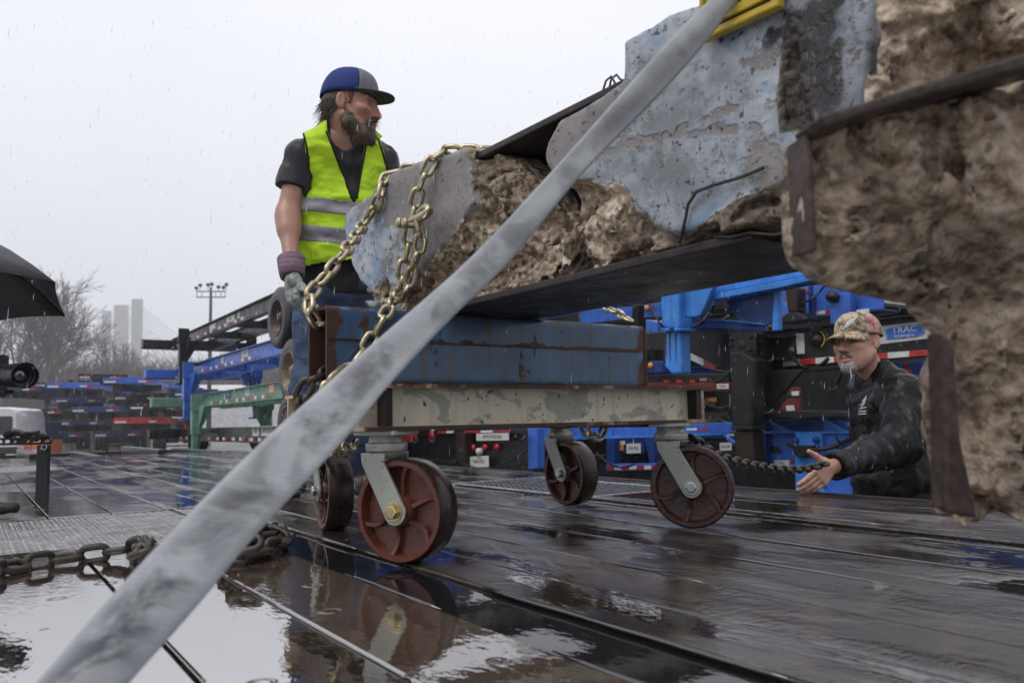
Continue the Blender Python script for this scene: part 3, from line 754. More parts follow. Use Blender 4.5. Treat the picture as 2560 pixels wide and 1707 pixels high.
for i, (u, v, az, bolt) in enumerate(((1.595, .80, 117, 'brass_bolt'), (1.562, 1.657, 107, 'steel_bolt'), (2.231, .883, 155, 'steel_bolt'), (2.25, 1.775, 145, 'steel_bolt'))):
    a = math.radians(az); d = np.array([math.sin(a), math.cos(a), 0]); p = W(u, v, 0) - d * .053
    mw = Matrix(((d[0], -d[1], 0, p[0]), (d[1], d[0], 0, p[1]), (0, 0, 1, 0), (0, 0, 0, 1)))
    co = put("caster", cm_, cart); co.matrix_parent_inverse = Matrix.Translation(-Vector(cart.location)); co.matrix_basis = mw
    mod_bevel(co, .0015)
    wo = put("wheel", wm_, co); wo.material_slots[0].link = 'OBJECT'; wo.material_slots[0].material = M['cast_red' if i == 0 else 'cast_dark']; sharp_smooth(wo, 40); wo.rotation_euler = (0, 0, 0)
    for q_ in bm_:
        bo = put("axle_bolt", q_ if i == 0 else q_.copy(), co); bo.data.materials.clear(); bo.data.materials.append(M[bolt]); mod_bevel(bo, .001)

# ---------------------------------------------------------------- rusty beam with its concrete encasement
FA, FB = GP(1154, 757, .572), GP(1970, 560.6, .572)
BD = (FB - FA); BD[2] = 0; BD /= np.linalg.norm(BD)            # along the beam, towards the camera side
BN = np.array([BD[1], -BD[0], 0.0])                            # outward (towards the camera) normal of the visible face
if BN @ (EYE - FA) < 0: BN = -BN
def PB(x, y, off=0.0):
    d = ray(x, y); p0 = FA + BN * off; return EYE + d * (((p0 - EYE) @ BN) / (d @ BN))
def sz(p): return np.array([(p - FA) @ BD, p[2]])
def BW(s, z, off): return FA + BD * s + BN * off + ZD * (z - FA[2])
ZB0, ZB1 = TZ1 + .002, .908; S0, S1 = -.115, .80; HW = .152
beam = thing("steel_beam", "dark wet rusty H beam lying across the blue tube of the dolly", "steel beam", BW(.2, ZB0, -HW))
def bbox(b, s0, s1, o0, o1, z0, z1): return b.box(BW((s0 + s1) / 2, (z0 + z1) / 2, (o0 + o1) / 2), (BD, BN, ZD), (abs(s1 - s0) / 2, abs(o1 - o0) / 2, (z1 - z0) / 2))
b = MB(); bbox(b, S0, S1, -2 * HW, 0, ZB0, ZB0 + .016); mod_bevel(b.build("bottom_flange", M['beam_rust'], beam), .003)
b = MB(); bbox(b, S0, S1, -2 * HW, -.002, ZB1 - .016, ZB1); mod_bevel(b.build("top_flange", M['beam_rust'], beam), .003)
b = MB(); bbox(b, S0, S1, -HW - .006, -HW + .006, ZB0 + .0165, ZB1 - .0165); b.build("web", M['beam_rust'], beam)

def pix_poly(pts, off=0.0):
    return [tuple(sz(PB(x * K, y * K, off))) for x, y in pts]
def sample_fields(P):
    s = (P - FA) @ BD; z = P[:, 2]; o = (P - FA) @ BN; return s.astype(np.float32), z.astype(np.float32), o.astype(np.float32)
# local frame arrays for sculpting: build SDF on (s, off, z) axes then map to world
def sculpt(lo, hi, res, fn, name):
    g = SDF(lo, hi, res); X, sl = g.grid(); g.d[...] = fn(X); me = g.mesh(name)
    c = coords(me); return me, c
def to_world(me, c):
    w = (FA[None, :] + c[:, :1] * BD + c[:, 1:2] * BN); w[:, 2] = c[:, 2]
    me.vertices.foreach_set("co", w.astype(np.float32).ravel()); me.update()
    # (s, off, z) is mirrored or not depending on BD x BN
    if np.cross(BD, BN)[2] < 0: me.flip_normals()
    return w
# left chunk
pa = pix_poly([(806, 492), (826, 472), (866, 447), (890, 412), (938, 386), (975, 372), (1040, 357), (1083, 342), (1112, 350), (1150, 356), (1178, 383), (1196, 412), (1214, 446), (1234, 474),
               (1256, 516), (1266, 588), (1258, 634), (1200, 648), (1090, 668), (1000, 700), (905, 735), (880, 694), (850, 690), (846, 662), (822, 612), (808, 560), (803, 520)])
pr = pix_poly([(1083, 330), (1108, 470), (1060, 540), (1000, 600), (955, 650), (930, 720), (1320, 760), (1340, 330)])          # broken part to the right
pl = pix_poly([(838, 640), (868, 668), (905, 640), (925, 700), (900, 760), (840, 720)])
zflo = ZB0 + .019
def left_fn(X):
    s, o, z = X[..., 0], X[..., 1], X[..., 2]
    n1 = fbm(X, 9, 3, 3); n2 = fbm(X, 34, 2, 9); n3 = vnoise(X, 95, 5)
    e = poly_sd(s, z, pa); r = np.clip(-poly_sd(s, z, pr) / .03, -1, 1); inr = np.clip((r + .3) * 1.2, 0, 1)
    dep = np.maximum(0, -poly_sd(s, z, pr)); depth = .02 - inr * (.018 + .62 * np.clip(dep, 0, .17)) 
    inl = np.clip(-poly_sd(s, z, pl) / .012, 0, 1); depth = depth - inl * .022
    rr = np.maximum(inr, inl); back = np.clip((-.02 - o) / .05, 0, 1)
    rough = np.maximum(rr, back)
    fc1, fc2 = facet(X, 13, 201), facet(X, 38, 211)
    depth = depth + rough * (n1 * .016 + fc1 * .038 + fc2 * .014 + n3 * .007) + (1 - rough) * (n1 * .003 + n2 * .0006)
    d = np.maximum(e + n1 * .012 + n2 * .006 + back * n1 * .02, o - depth)
    d = np.maximum(d, -.26 + n1 * .03 - o)
    # rounded arris
    d = np.where((e > -.02) & (o > -.01), np.maximum(d, (e + o - .012) * .75 + n2 * .003), d)
    web = np.maximum(np.maximum(np.abs(o + HW) - .010, S0 - .004 - s), np.abs(z - (ZB0 + ZB1) / 2) - .17)          # keep clear of the steel
    d = np.maximum(d, -web)
    fl = np.maximum(np.maximum(z - zflo, S0 - .01 - s), o - .06)
    d = np.maximum(d, -fl); d = np.maximum(d, TZ1 + .003 - z)
    ftop = np.maximum(np.maximum(np.abs(z - ZB1 + .008) - .0095, S0 - .004 - s), o + .000)
    return np.maximum(d, -ftop)
def frag_attrs(me, c, raw, peel, soot_dark):
    set_attr(me, "raw", raw); set_attr(me, "peel", peel); set_attr(me, "soot_dark", soot_dark)
me, c = sculpt((min(p[0] for p in pa) - .03, -.29, TZ1), (max(p[0] for p in pa) + .03, .06, max(p[1] for p in pa) + .04), .0052, left_fn, "left_fragment")
s, o, z = c[:, 0], c[:, 1], c[:, 2]
raw = np.maximum.reduce([np.clip(.5 - poly_sd(s, z, pr) / .02, 0, 1), np.clip(.5 - poly_sd(s, z, pl) / .012, 0, 1), np.clip((.002 - o) / .03, 0, 1) * .9, np.zeros_like(s)])
upp = np.clip((z - .86) / .03, 0, 1) * .0
peel = .32 + .36 * np.clip((s + .42) / .25, 0, 1) + .25 * np.clip((z - .80) / .06, 0, 1) - .18 * np.clip((-.42 - s) / .1, 0, 1)
to_world(me, c); frag_attrs(me, c, raw, peel, np.zeros_like(s))
chunk = put("concrete_chunk", me, None, M['concrete'])
tag(chunk, "smaller broken concrete chunk with peeling blue paint, wrapped in gold chain", "concrete block")
# main block
pm = pix_poly([(1256, 360), (1263, 330), (1292, 276), (1352, 248), (1438, 190), (1440, 97), (1540, 40), (1640, 0), (1720, -40), (2030, -90), (2016, 0), (1985, 300), (1975, 560), (1950, 596), (1640, 560), (1420, 612), (1318, 634), (1314, 560), (1306, 480), (1292, 425), (1262, 380)])
pbk = pix_poly([(1280, 418), (1320, 414), (1368, 412), (1400, 428), (1440, 424), (1462, 450), (1470, 488), (1496, 494), (1512, 518), (1560, 540), (1600, 530), (1640, 502), (1700, 460), (1760, 438), (1815, 414), (2300, 350), (2300, 700), (1260, 720)])
pst = pix_poly([(1822, 40), (1850, 40), (1862, 120), (1872, 235), (1880, 300), (1800, 310), (1792, 230), (1800, 140)])
ptop = pix_poly([(1400, 190), (1440, 182), (1440, 60), (1700, -60), (1700, -200), (1400, -200)])
def main_fn(X):
    s, o, z = X[..., 0], X[..., 1], X[..., 2]
    n1 = fbm(X, 8, 3, 23); n2 = fbm(X, 30, 2, 29); n3 = vnoise(X, 85, 25)
    e = poly_sd(s, z, pm); k = -poly_sd(s, z, pbk) + n1 * .012 + n2 * .006; inb = np.clip(k / .014, 0, 1)
    ks = -poly_sd(s, z, pst) + n2 * .010 + n1 * .018; ins = np.clip(ks / .008, 0, 1)
    back = np.clip((-.015 - o) / .05, 0, 1); rough = np.maximum(inb, back)
    depth = .010 - inb * (.022 + .20 * np.clip(k, 0, .12)) - ins * .012
    fc1, fc2 = facet(X, 12, 221), facet(X, 36, 231)
    depth = depth + rough * (n1 * .016 + fc1 * .036 + fc2 * .014 + n3 * .007) + (1 - rough) * (n1 * .003 + n2 * .0007) + ins * .004 * np.sin(s * 420)
    d = np.maximum(e + n1 * .008 + n2 * .005, o - depth); d = np.maximum(d, -.34 - o)
    d = np.where((e > -.03) & (o > -.03), np.maximum(d, (e + o - .004) * .75 + n2 * .002), d)
    web = np.maximum(np.abs(o + HW) - .009, np.abs(z - (ZB0 + ZB1) / 2) - .17); d = np.maximum(d, -web)
    d = np.maximum(d, zflo - z)
    ftop = np.maximum(np.abs(z - ZB1 + .008) - .0092, o + .001)
    return np.maximum(d, -ftop)
sm = [p[0] for p in pm]
me, c = sculpt((min(sm) - .03, -.30, ZB0), (max(sm) + .03, .05, 1.01), .0058, main_fn, "main_fragment")
s, o, z = c[:, 0], c[:, 1], c[:, 2]
raw = np.maximum.reduce([np.clip(.5 - poly_sd(s, z, pbk) / .014, 0, 1), np.clip(.5 - poly_sd(s, z, pst) / .008, 0, 1) * .9, np.clip((-.006 - o) / .03, 0, 1) * .9])
P0 = lambda x, y: sz(PB(x * K, y * K))
def blob(x, y, rx, ry):
    a = P0(x, y); px = abs(P0(x + rx, y)[0] - a[0]); py = abs(P0(x, y + ry)[1] - a[1])
    return np.exp(-(((s - a[0]) / px) ** 2 + ((z - a[1]) / py) ** 2))
peel = .34 + .5 * np.clip(.5 - poly_sd(s, z, ptop) / .02, 0, 1) + .35 * blob(1400, 250, 60, 60) + .4 * blob(1300, 330, 60, 70) + .25 * blob(1740, 150, 60, 40) + .22 * blob(1780, 420, 60, 120) - .12 * blob(1560, 230, 110, 90)
for (x0, y0, x1, y1) in ((1330, 380, 1700, 250), (1480, 150, 1530, 400), (1440, 330, 1760, 290)):
    a, q = P0(x0, y0), P0(x1, y1); w = q - a; t = np.clip(((s - a[0]) * w[0] + (z - a[1]) * w[1]) / (w @ w), 0, 1)
    dd = np.hypot(s - a[0] - w[0] * t, z - a[1] - w[1] * t); peel = peel + .24 * np.exp(-(dd / .007) ** 2)
soot_dark = .95 * blob(1900, 130, 40, 120) + .8 * blob(1830, 60, 90, 40) + .75 * blob(1930, 260, 60, 40) + .4 * blob(1880, 40, 150, 60) + .35 * blob(1890, 230, 90, 60) + .12 * blob(1480, 220, 50, 60) + .55 * np.clip(.5 - poly_sd(s, z, pst) / .008, 0, 1)
soot_dark = soot_dark + raw * np.clip((s - P0(1440, 500)[0]) / .12, 0, 1) * .55 + raw * .15  # broken band toned darker, more so towards its right end
to_world(me, c); frag_attrs(me, c, raw, peel, soot_dark)
block = put("concrete_block", me, None, M['concrete'])
tag(block, "long concrete casing with flaking pale blue paint on the beam, beside the yellow guard", "concrete block")
# bent wires sticking out of the concrete
def wire(pts, r, label, par=None):
    b = MB(); b.tube(pts, r, 6); return b.build("wire", M['wire'], par)
wire([PB(x * K, y * K, .018) for x, y in ((1560, 560), (1575, 500), (1580, 470), (1600, 440), (1640, 425), (1700, 408), (1755, 385))], .0028, "", block)
wire([PB(x * K, y * K, -.03) for x, y in ((1385, 208), (1392, 186), (1404, 176), (1412, 190), (1410, 200))], .0022, "", block)
wire([PB(x * K, y * K, -.05) for x, y in ((1400, 200), (1404, 182), (1416, 172), (1424, 182), (1440, 190))], .0022, "", block)
wire([PB(x * K, y * K, .004) for x, y in ((1640, 545), (1680, 545), (1720, 535), (1780, 540), (1815, 532))], .0025, "", block)
wire([PB(x * K, y * K, -.02) for x, y in ((1152, 400), (1163, 425), (1176, 447))], .003, "", chunk)

# yellow corner guard under the strap
guard = thing("corner_guard", "yellow plastic edge protector with round holes hanging on the concrete face", "corner guard", PB(1730 * K, 60 * K, .02))
def guard_plate(pts, holes, off, th, name, mat):
    cu = bpy.data.curves.new(name, 'CURVE'); cu.dimensions = '2D'; cu.fill_mode = 'BOTH'; cu.extrude = th / 2; cu.bevel_depth = .0012; cu.bevel_resolution = 1
    for loop in [pts] + holes:
        sp = cu.splines.new('POLY'); sp.points.add(len(loop) - 1); sp.use_cyclic_u = True
        for p, q in zip(sp.points, loop): p.co = (q[0], q[1], 0, 1)
    tmp = bpy.data.objects.new("tmp", cu); me = bpy.data.meshes.new_from_object(tmp); bpy.data.objects.remove(tmp); bpy.data.curves.remove(cu)
    c = coords(me); w = (FA[None, :] + c[:, :1] * BD + (c[:, 2:3] + off) * BN); w[:, 2] = c[:, 1]
    me.vertices.foreach_set("co", w.astype(np.float32).ravel()); me.update()
    if np.cross(BD, BN)[2] > 0: me.flip_normals()
    return put(name, me, guard, mat)
gp = [P0(x, y) for x, y in ((1640, -60), (1645, 102), (1816, 26), (1822, -60))]
def ring(c, r, n=20): return [(c[0] + r * math.cos(2 * math.pi * i / n), c[1] + r * math.sin(2 * math.pi * i / n)) for i in range(n)]
slot = [P0(x, y) for x, y in ((1656, 68), (1658, 80), (1798, 16), (1797, 2))]
guard_plate(gp, [ring(P0(1681, 18), .0145), ring(P0(1722, -2), .0150), slot], .022, .008, "plate", M['yellow_plastic'])
guard_plate([P0(x, y) for x, y in ((1648, -60), (1652, 92), (1806, 22), (1812, -60))], [], .0145, .004, "slot_shade_backing", M['black_matte'])  # black backing added so the slot reads as a shaded recess
b = MB()
for a, q in ((gp[0], gp[1]), (gp[1], gp[2]), (gp[2], gp[3])):
    A, Q = BW(a[0], a[1], .013), BW(q[0], q[1], .013); t = (Q - A) / np.linalg.norm(Q - A); n = np.cross(t, BN)
    b.box((A + Q) / 2 + BN * .014, (t, n, BN), (np.linalg.norm(Q - A) / 2 + .004, .004, .008))
mod_bevel(b.build("raised_rim", M['yellow_plastic'], guard), .003)

# ---------------------------------------------------------------- near fragment at the right: concrete around cut steel plates
ND = .86
CX = CF * 0 + np.array([1.0, 0, 0])
def near_pt(x, y, dep=ND): return DP(x * K, y * K, dep)
NR = CR.copy(); NRU = CU.copy(); NF = CF.copy()
def nloc(x, y): return np.array([(x * K - 1280) / FPX * ND, -(y * K - 853.5) / FPX * ND])
p_up = [nloc(*p) for p in ((1945, 300), (1960, 262), (1982, 215), (1990, 170), (2005, 110), (2015, 40), (2030, -320), (2900, -320), (2900, 330), (2200, 330))]
p_lo = [nloc(*p) for p in ((1826, 330), (1900, 300), (2080, 245), (2900, 100), (2900, 1240), (2400, 1236), (2300, 1230), (2296, 1140), (2270, 1020), (2258, 900), (2240, 772), (2150, 706), (2040, 656), (1945, 642), (1866, 606), (1836, 588), (1820, 555))]
def near_fn(X):
    a, f, h = X[..., 0], X[..., 1], X[..., 2]           # right, depth away, up
    n0 = fbm(X, 5, 2, 41); n1 = fbm(X, 15, 3, 43); n2 = fbm(X, 42, 3, 49)
    eu = poly_sd(a, h, p_up); el = poly_sd(a, h, p_lo)
    fc0, fc1, fc2 = facet(X, 6, 241), facet(X, 17, 251), facet(X, 45, 261); ff = fc0 * .034 + fc1 * .026 + fc2 * .012 + n2 * .009
    fu = f - .05 - n0 * .02 - ff; bu = .30 - f
    sag = np.clip((.10 - h) / .15, 0, 1)
    flo = f + .02 - sag * .105 - n0 * .02 - ff
    du = np.maximum(np.maximum(eu + .5 * np.maximum(f, 0) + n1 * .018 + n2 * .008, -fu), -bu)
    dl = np.maximum(np.maximum(el + .55 * np.maximum(f - .03 - sag * .1, 0) + n1 * .016 + n2 * .008, -flo), f - .30)
    return np.minimum(du, dl)
A = np.array([p for p in p_up + p_lo]); 
g = SDF((A[:, 0].min() - .03, -.12, A[:, 1].min() - .03), (min(A[:, 0].max(), nloc(2560, 0)[0]), .27, min(A[:, 1].max() + .02, nloc(0, -200)[1])), .0062)
X, sl = g.grid(); g.d[...] = near_fn(X); me = g.mesh("near_fragment"); c = coords(me)
w = EYE + NF * ND + c[:, :1] * NR + c[:, 1:2] * NF + c[:, 2:3] * NRU
me.vertices.foreach_set("co", w.astype(np.float32).ravel()); me.update()
if np.linalg.det(np.array([NR, NF, NRU])) < 0: me.flip_normals()
set_attr(me, "raw", np.ones(len(w))); set_attr(me, "peel", np.zeros(len(w))); set_attr(me, "soot_dark", np.zeros(len(w)))
near = put("concrete_fragment", me, None, M['concrete'])
tag(near, "big rough brown concrete fragment with exposed pebbles and rusty plate edges hanging close in front", "concrete fragment")
def nplate(pts, d0, d1, name):
    b = MB(); b.prism([EYE + NF * (ND + d0) + NR * nloc(x, y)[0] + NRU * nloc(x, y)[1] for x, y in pts], NF * (d1 - d0)); return mod_bevel(b.build(name, M['plate_rust'], near), .004)
nplate([(1804, 322), (1950, 278), (2160, 214), (2480, 117), (2480, 156), (2160, 246), (1950, 306), (1820, 346)], -.095, -.02, "steel_plate")
nplate([(1812, 330), (1827, 352), (1838, 588), (1824, 592)], -.05, .01, "steel_plate")
nplate([(2130, 765), (2158, 790), (2172, 1000), (2212, 1178), (2140, 1166), (2138, 1000)], -.03, .004, "steel_plate")
# ---------------------------------------------------------------- chains and strap
def link_mesh(L, Wd, r, name, n=20, m=8):
    """oval link lying in XY, length along X"""
    path = []; hl = L / 2 - Wd / 2; rc = Wd / 2 - r
    for k in range(n):
        a = 2 * math.pi * k / n; x = math.cos(a) * rc; y = math.sin(a) * rc
        path.append((x + (hl if math.cos(a) > 1e-6 else -hl if math.cos(a) < -1e-6 else 0), y, 0))
    b = MB(); b.tube(path, r, m, closed=True); return b.mesh(name)
def resample(P, step):
    P = [np.asarray(p, float) for p in P]
    # smooth with Catmull-Rom
    Q = []
    for i in range(len(P) - 1):
        p0, p1, p2, p3 = P[max(i - 1, 0)], P[i], P[i + 1], P[min(i + 2, len(P) - 1)]
        for t in np.linspace(0, 1, 16, endpoint=False):
            Q.append(.5 * ((2 * p1) + (-p0 + p2) * t + (2 * p0 - 5 * p1 + 4 * p2 - p3) * t * t + (-p0 + 3 * p1 - 3 * p2 + p3) * t ** 3))
    Q.append(P[-1]); Q = np.array(Q); d = np.r_[0, np.cumsum(np.linalg.norm(np.diff(Q, axis=0), axis=1))]
    s = np.arange(0, d[-1], step); return np.stack([np.interp(s, d, Q[:, k]) for k in range(3)], 1)
def chain(name, label, pts, L, Wd, r, mat, up=None, seed=1, cat="chain", roll0=0.0, jit=.18, flatroll=False):
    me = link_mesh(L, Wd, r, name + "_link"); me.materials.append(mat); pitch = L - 2 * r - .0008
    R = resample(pts, pitch); rg = random.Random(seed)
    root = thing(name, label, cat, R[len(R) // 2]); upv = np.array([0, 0, 1.0]) if up is None else np.asarray(up, float)
    for i in range(len(R) - 1):
        c = (R[i] + R[i + 1]) / 2; x = R[i + 1] - R[i]; x /= np.linalg.norm(x)
        z = upv - x * (upv @ x)
        if np.linalg.norm(z) < .05: z = np.array([1.0, .3, 0]) - x * (np.array([1.0, .3, 0]) @ x)
        z /= np.linalg.norm(z); y = np.cross(z, x)
        a = roll0 + (math.pi / 2 if i % 2 else 0) + rg.uniform(-jit, jit)
        if flatroll: a = roll0 + (0.62 if i % 2 else -0.62) + rg.uniform(-jit, jit)
        y2 = y * math.cos(a) + z * math.sin(a); z2 = np.cross(x, y2)
        o = put("link", me, root); o.matrix_parent_inverse = Matrix.Translation(-Vector(root.location))
        o.matrix_basis = Matrix(((x[0], y2[0], z2[0], c[0]), (x[1], y2[1], z2[1], c[1]), (x[2], y2[2], z2[2], c[2]), (0, 0, 0, 1)))
    return root
CH = dict(L=.058, Wd=.038, r=.0062)
def fc(x, y, off): return PB(x * K, y * K, off)
def ov(x, y, off):
    q = sz(PB(x * K, y * K)); return BW(q[0], q[1] + .012, off)
ptsA = [PU(768 * K, 742 * K, TUF + .06), DP(742 * K, 752 * K, 1.80), DP(716 * K, 722 * K, 1.76), DP(706 * K, 690 * K, 1.78), DP(738 * K, 645 * K, 1.83), DP(795 * K, 575 * K, 1.92), fc(842, 505, .045), fc(874, 450, .042), ov(897, 411, .012), ov(920, 396, -.03), ov(950, 382, -.07), ov(975, 372, -.14), ov(985, 369, -.22)]
chain("tie_down_chain", "gold chain running from the tube end up the left side of the concrete chunk", ptsA, mat=M['gold_chain'], up=BN, seed=2, roll0=.5, **CH)
ptsB = [ov(1085, 344, -.22), ov(1075, 345, -.12), ov(1058, 351, -.04), ov(1020, 361, .012), fc(988, 380, .043), fc(972, 408, .048), fc(958, 450, .046), fc(948, 495, .05), fc(940, 545, .05), fc(930, 590, .05), fc(926, 630, .055), fc(914, 668, .05), PU(892 * K, 710 * K, TUF - .02), PU(868 * K, 752 * K, TUF - .012), PU(840 * K, 800 * K, TUF - .012), PU(805 * K, 845 * K, TUF - .02), PU(768 * K, 864 * K, TUF - .05), PU(748 * K, 900 * K, TUF - .05), PU(752 * K, 960 * K, TUF - .05), PU(758 * K, 1020 * K, TUF - .0), PU(775 * K, 1034 * K, TUF + .1), PU(820 * K, 1020 * K, TUF + .25)]
chB = chain("tie_down_chain", "gold chain with grab hook hanging down the front of the concrete chunk", ptsB, mat=M['gold_chain'], up=BN, seed=5, roll0=.35, **CH)
# doubled tail hanging beside chain B below the hook
ptsB2 = [fc(960, 500, .075), fc(968, 530, .07), fc(962, 575, .06), fc(945, 625, .06), fc(938, 660, .06), fc(925, 690, .055)]
chain("tie_down_chain", "short gold chain tail hooked beside the hanging gold chain on the chunk", ptsB2, mat=M['gold_chain'], up=BN, seed=9, roll0=.9, **CH)
hook = thing("grab_hook", "gold clevis grab hook joining the hanging chain on the concrete chunk", "hook", fc(955, 500, .07))
b = MB(); b.tube([fc(x, y, o) for x, y, o in ((938, 512, .07), (950, 505, .075), (965, 500, .08), (978, 492, .08), (986, 484, .075), (984, 476, .07), (974, 476, .065), (966, 484, .06), (960, 490, .06))], [.0085, .010, .011, .011, .010, .009, .008, .007, .006], 12)
sharp_smooth(b.build("hook_body", M['gold_chain'], hook), 60)
b = MB()
for x in (932, 946): b.lathe(fc(x, 514, .062), BN, [(0, 0), (0, .012), (.022, .012), (.025, .008), (.025, 0)], 16)
b.tube([fc(924, 514, .075), fc(956, 515, .075)], .0055, 10)
sharp_smooth(b.build("clevis_pin", M['gold_chain'], hook), 50)
DC = dict(L=.060, Wd=.040, r=.0068)
chain("binder_chain", "dark chain looped over the left end of the cart frame below the blue tube",
      [PU(770 * K, 850 * K, TUF + .05), DP(745 * K, 863 * K, 1.76), DP(722 * K, 868 * K, 1.72), DP(700 * K, 884 * K, 1.70), DP(688 * K, 915 * K, 1.70), DP(684 * K, 950 * K, 1.70), DP(690 * K, 990 * K, 1.70)], mat=M['dark_chain'], seed=3, up=CF, **DC)
chain("tie_down_chain", "loop of gold chain dangling under the middle of the cream cross beam", [PU(1338 * K, 972 * K, 1.9), PU(1345 * K, 992 * K, 1.9), PU(1362 * K, 1006 * K, 1.9), PU(1382 * K, 1002 * K, 1.9), PU(1392 * K, 975 * K, 1.9)], mat=M['gold_chain'], seed=4, roll0=.7, up=CF, **CH)
chain("tie_down_chain", "far gold chain slanting down behind the right end of the blue tube", [PV(1385 * K, 700 * K, 1.75), PV(1405 * K, 712 * K, 1.75), PV(1425 * K, 722 * K, 1.75), PV(1450 * K, 738 * K, 1.75)], mat=M['gold_chain'], seed=7, roll0=.7, up=CF, L=.05, Wd=.034, r=.0055)
chain("binder_chain", "twisted dark chain stretched from the right caster to the man's hand",
      [DP(1585 * K, 1000 * K, 2.35), DP(1618 * K, 1028 * K, 2.40), DP(1650 * K, 1048 * K, 2.48), DP(1700 * K, 1062 * K, 2.6), DP(1760 * K, 1074 * K, 2.75), DP(1820 * K, 1078 * K, 2.88), DP(1862 * K, 1074 * K, 2.98), DP(1905 * K, 1062 * K, 3.06)], mat=M['dark_chain'], seed=8, jit=.12, roll0=.3, L=.050, Wd=.036, r=.0072)
gz = .013
ptsD = [GP(x * K, y * K, gz + dz) for x, y, dz in ((-60, 1330, 0), (0, 1308, 0), (60, 1295, 0), (130, 1284, 0), (195, 1275, .002), (245, 1268, .006), (290, 1262, .012), (330, 1250, .03), (345, 1262, .045), (310, 1275, .03), (330, 1284, .012), (380, 1262, .01), (440, 1245, 0), (500, 1240, .0), (540, 1258, .004), (520, 1272, .01), (560, 1276, .006), (600, 1262, .012), (640, 1250, .012), (652, 1232, .02), (615, 1226, .03), (570, 1240, .034), (540, 1252, .03))]
chain("loose_chain", "dark rusty chain lying in loose heaps across the wet deck behind the strap", ptsD, mat=M['dark_chain'], seed=11, L=.074, Wd=.050, r=.0082, jit=.35, roll0=.1)
ptsD2 = [GP(x * K, y * K, gz + dz) for x, y, dz in ((560, 1236, .02), (590, 1225, .035), (630, 1216, .02), (655, 1224, .01), (648, 1250, .006), (600, 1275, .0), (540, 1282, .0), (520, 1262, .02), (560, 1250, .045), (610, 1245, .04))]
chain("loose_chain", "tangled dark chain pile at the end of the loose chain near the caster", ptsD2, mat=M['dark_chain'], seed=13, L=.074, Wd=.050, r=.0082, jit=.5, roll0=.4)
# strap: from a hook on the near side rail up to the top edge of the concrete
up_pts = [(1630, 0), (1545, 85), (1440, 200), (1262, 400), (1082, 590), (900, 752), (745, 890), (590, 1030), (400, 1215), (240, 1385), (88, 1560)]
lo_pts = [(1698, 0), (1612, 110), (1512, 222), (1338, 400), (1180, 590), (1035, 730), (895, 880), (790, 1010), (594, 1222), (456, 1386), (300, 1560)]
deps = [1.19, 1.145, 1.10, 1.03, .96, .90, .84, .785, .715, .655, .60]
V = []; F = []; uv = []
L0 = [(DP(a[0] * K, a[1] * K, d), DP(q[0] * K, q[1] * K, d + .012)) for a, q, d in zip(up_pts, lo_pts, deps)]
def _to_top(a, q):
    d = a - q; return a + d * max(.3, (1.012 - a[2]) / max(d[2], 1e-3))
_e = (_to_top(L0[0][0], L0[1][0]), _to_top(L0[0][1], L0[1][1]))
first = [tuple(e - BN * .30 + ZD * .004 for e in _e), tuple(e - BN * .02 + ZD * .004 for e in _e)]
ext = [(L0[-1][0] + (L0[-1][0] - L0[-2][0]) * t, L0[-1][1] + (L0[-1][1] - L0[-2][1]) * t) for t in (.8, 1.7)]
prof = first + L0 + ext
Ra = resample([p[0] for p in prof], .012); Rb = resample([p[1] for p in prof], .012); nn = min(len(Ra), len(Rb))
ta = np.linspace(0, len(Ra) - 1, nn).round().astype(int); tb = np.linspace(0, len(Rb) - 1, nn).round().astype(int); Ra = Ra[ta]; Rb = Rb[tb]
b = MB(); cols = 9; dirt = []
for i in range(nn):
    x = Rb[i] - Ra[i]; wn_ = np.linalg.norm(x); x = x / wn_; t = Ra[min(i + 1, nn - 1)] - Ra[max(i - 1, 0)]; t /= np.linalg.norm(t); nrm = np.cross(x, t); 
    if nrm @ (EYE - Ra[i]) < 0: nrm = -nrm
    for side in (1, -1):
        for j in range(cols):
            f = j / (cols - 1); q = Ra[i] + (Rb[i] - Ra[i]) * f + nrm * (side * .0016 + .0035 * math.sin(f * math.pi) + .002 * math.sin(i * .13 + f * 5))
            V.append(q); dirt.append(np.clip(.25 + .9 * (i / nn - .35), 0, 1) * math.sin(math.pi * min(1, max(0, f))) ** .7)
F = []
for i in range(nn - 1):
    for sd_ in (0, 1):
        for j in range(cols - 1):
            a = (i * 2 + sd_) * cols + j; c = ((i + 1) * 2 + sd_) * cols + j; q = (a, a + 1, c + 1, c); F.append(q if sd_ else q[::-1])
    for j in (0, cols - 1):
        a = (i * 2) * cols + j; a2 = (i * 2 + 1) * cols + j; c = ((i + 1) * 2) * cols + j; c2 = ((i + 1) * 2 + 1) * cols + j; q = (a, c, c2, a2); F.append(q if j else q[::-1])
b.add(V, F, True); me = b.mesh("strap"); set_attr(me, "dirt", dirt)
uvl = me.uv_layers.new(name="UVMap"); li = np.empty(len(me.loops), np.int32); me.loops.foreach_get("vertex_index", li)
uvs = np.stack([(li // (2 * cols)) * .012, (li % cols) / 8 * .055], 1); uvl.data.foreach_set("uv", uvs.astype(np.float32).ravel())
strap = put("tie_down_strap", me, None, M['strap']); tag(strap, "wide grey webbing strap running from the concrete down to the near deck edge", "strap")
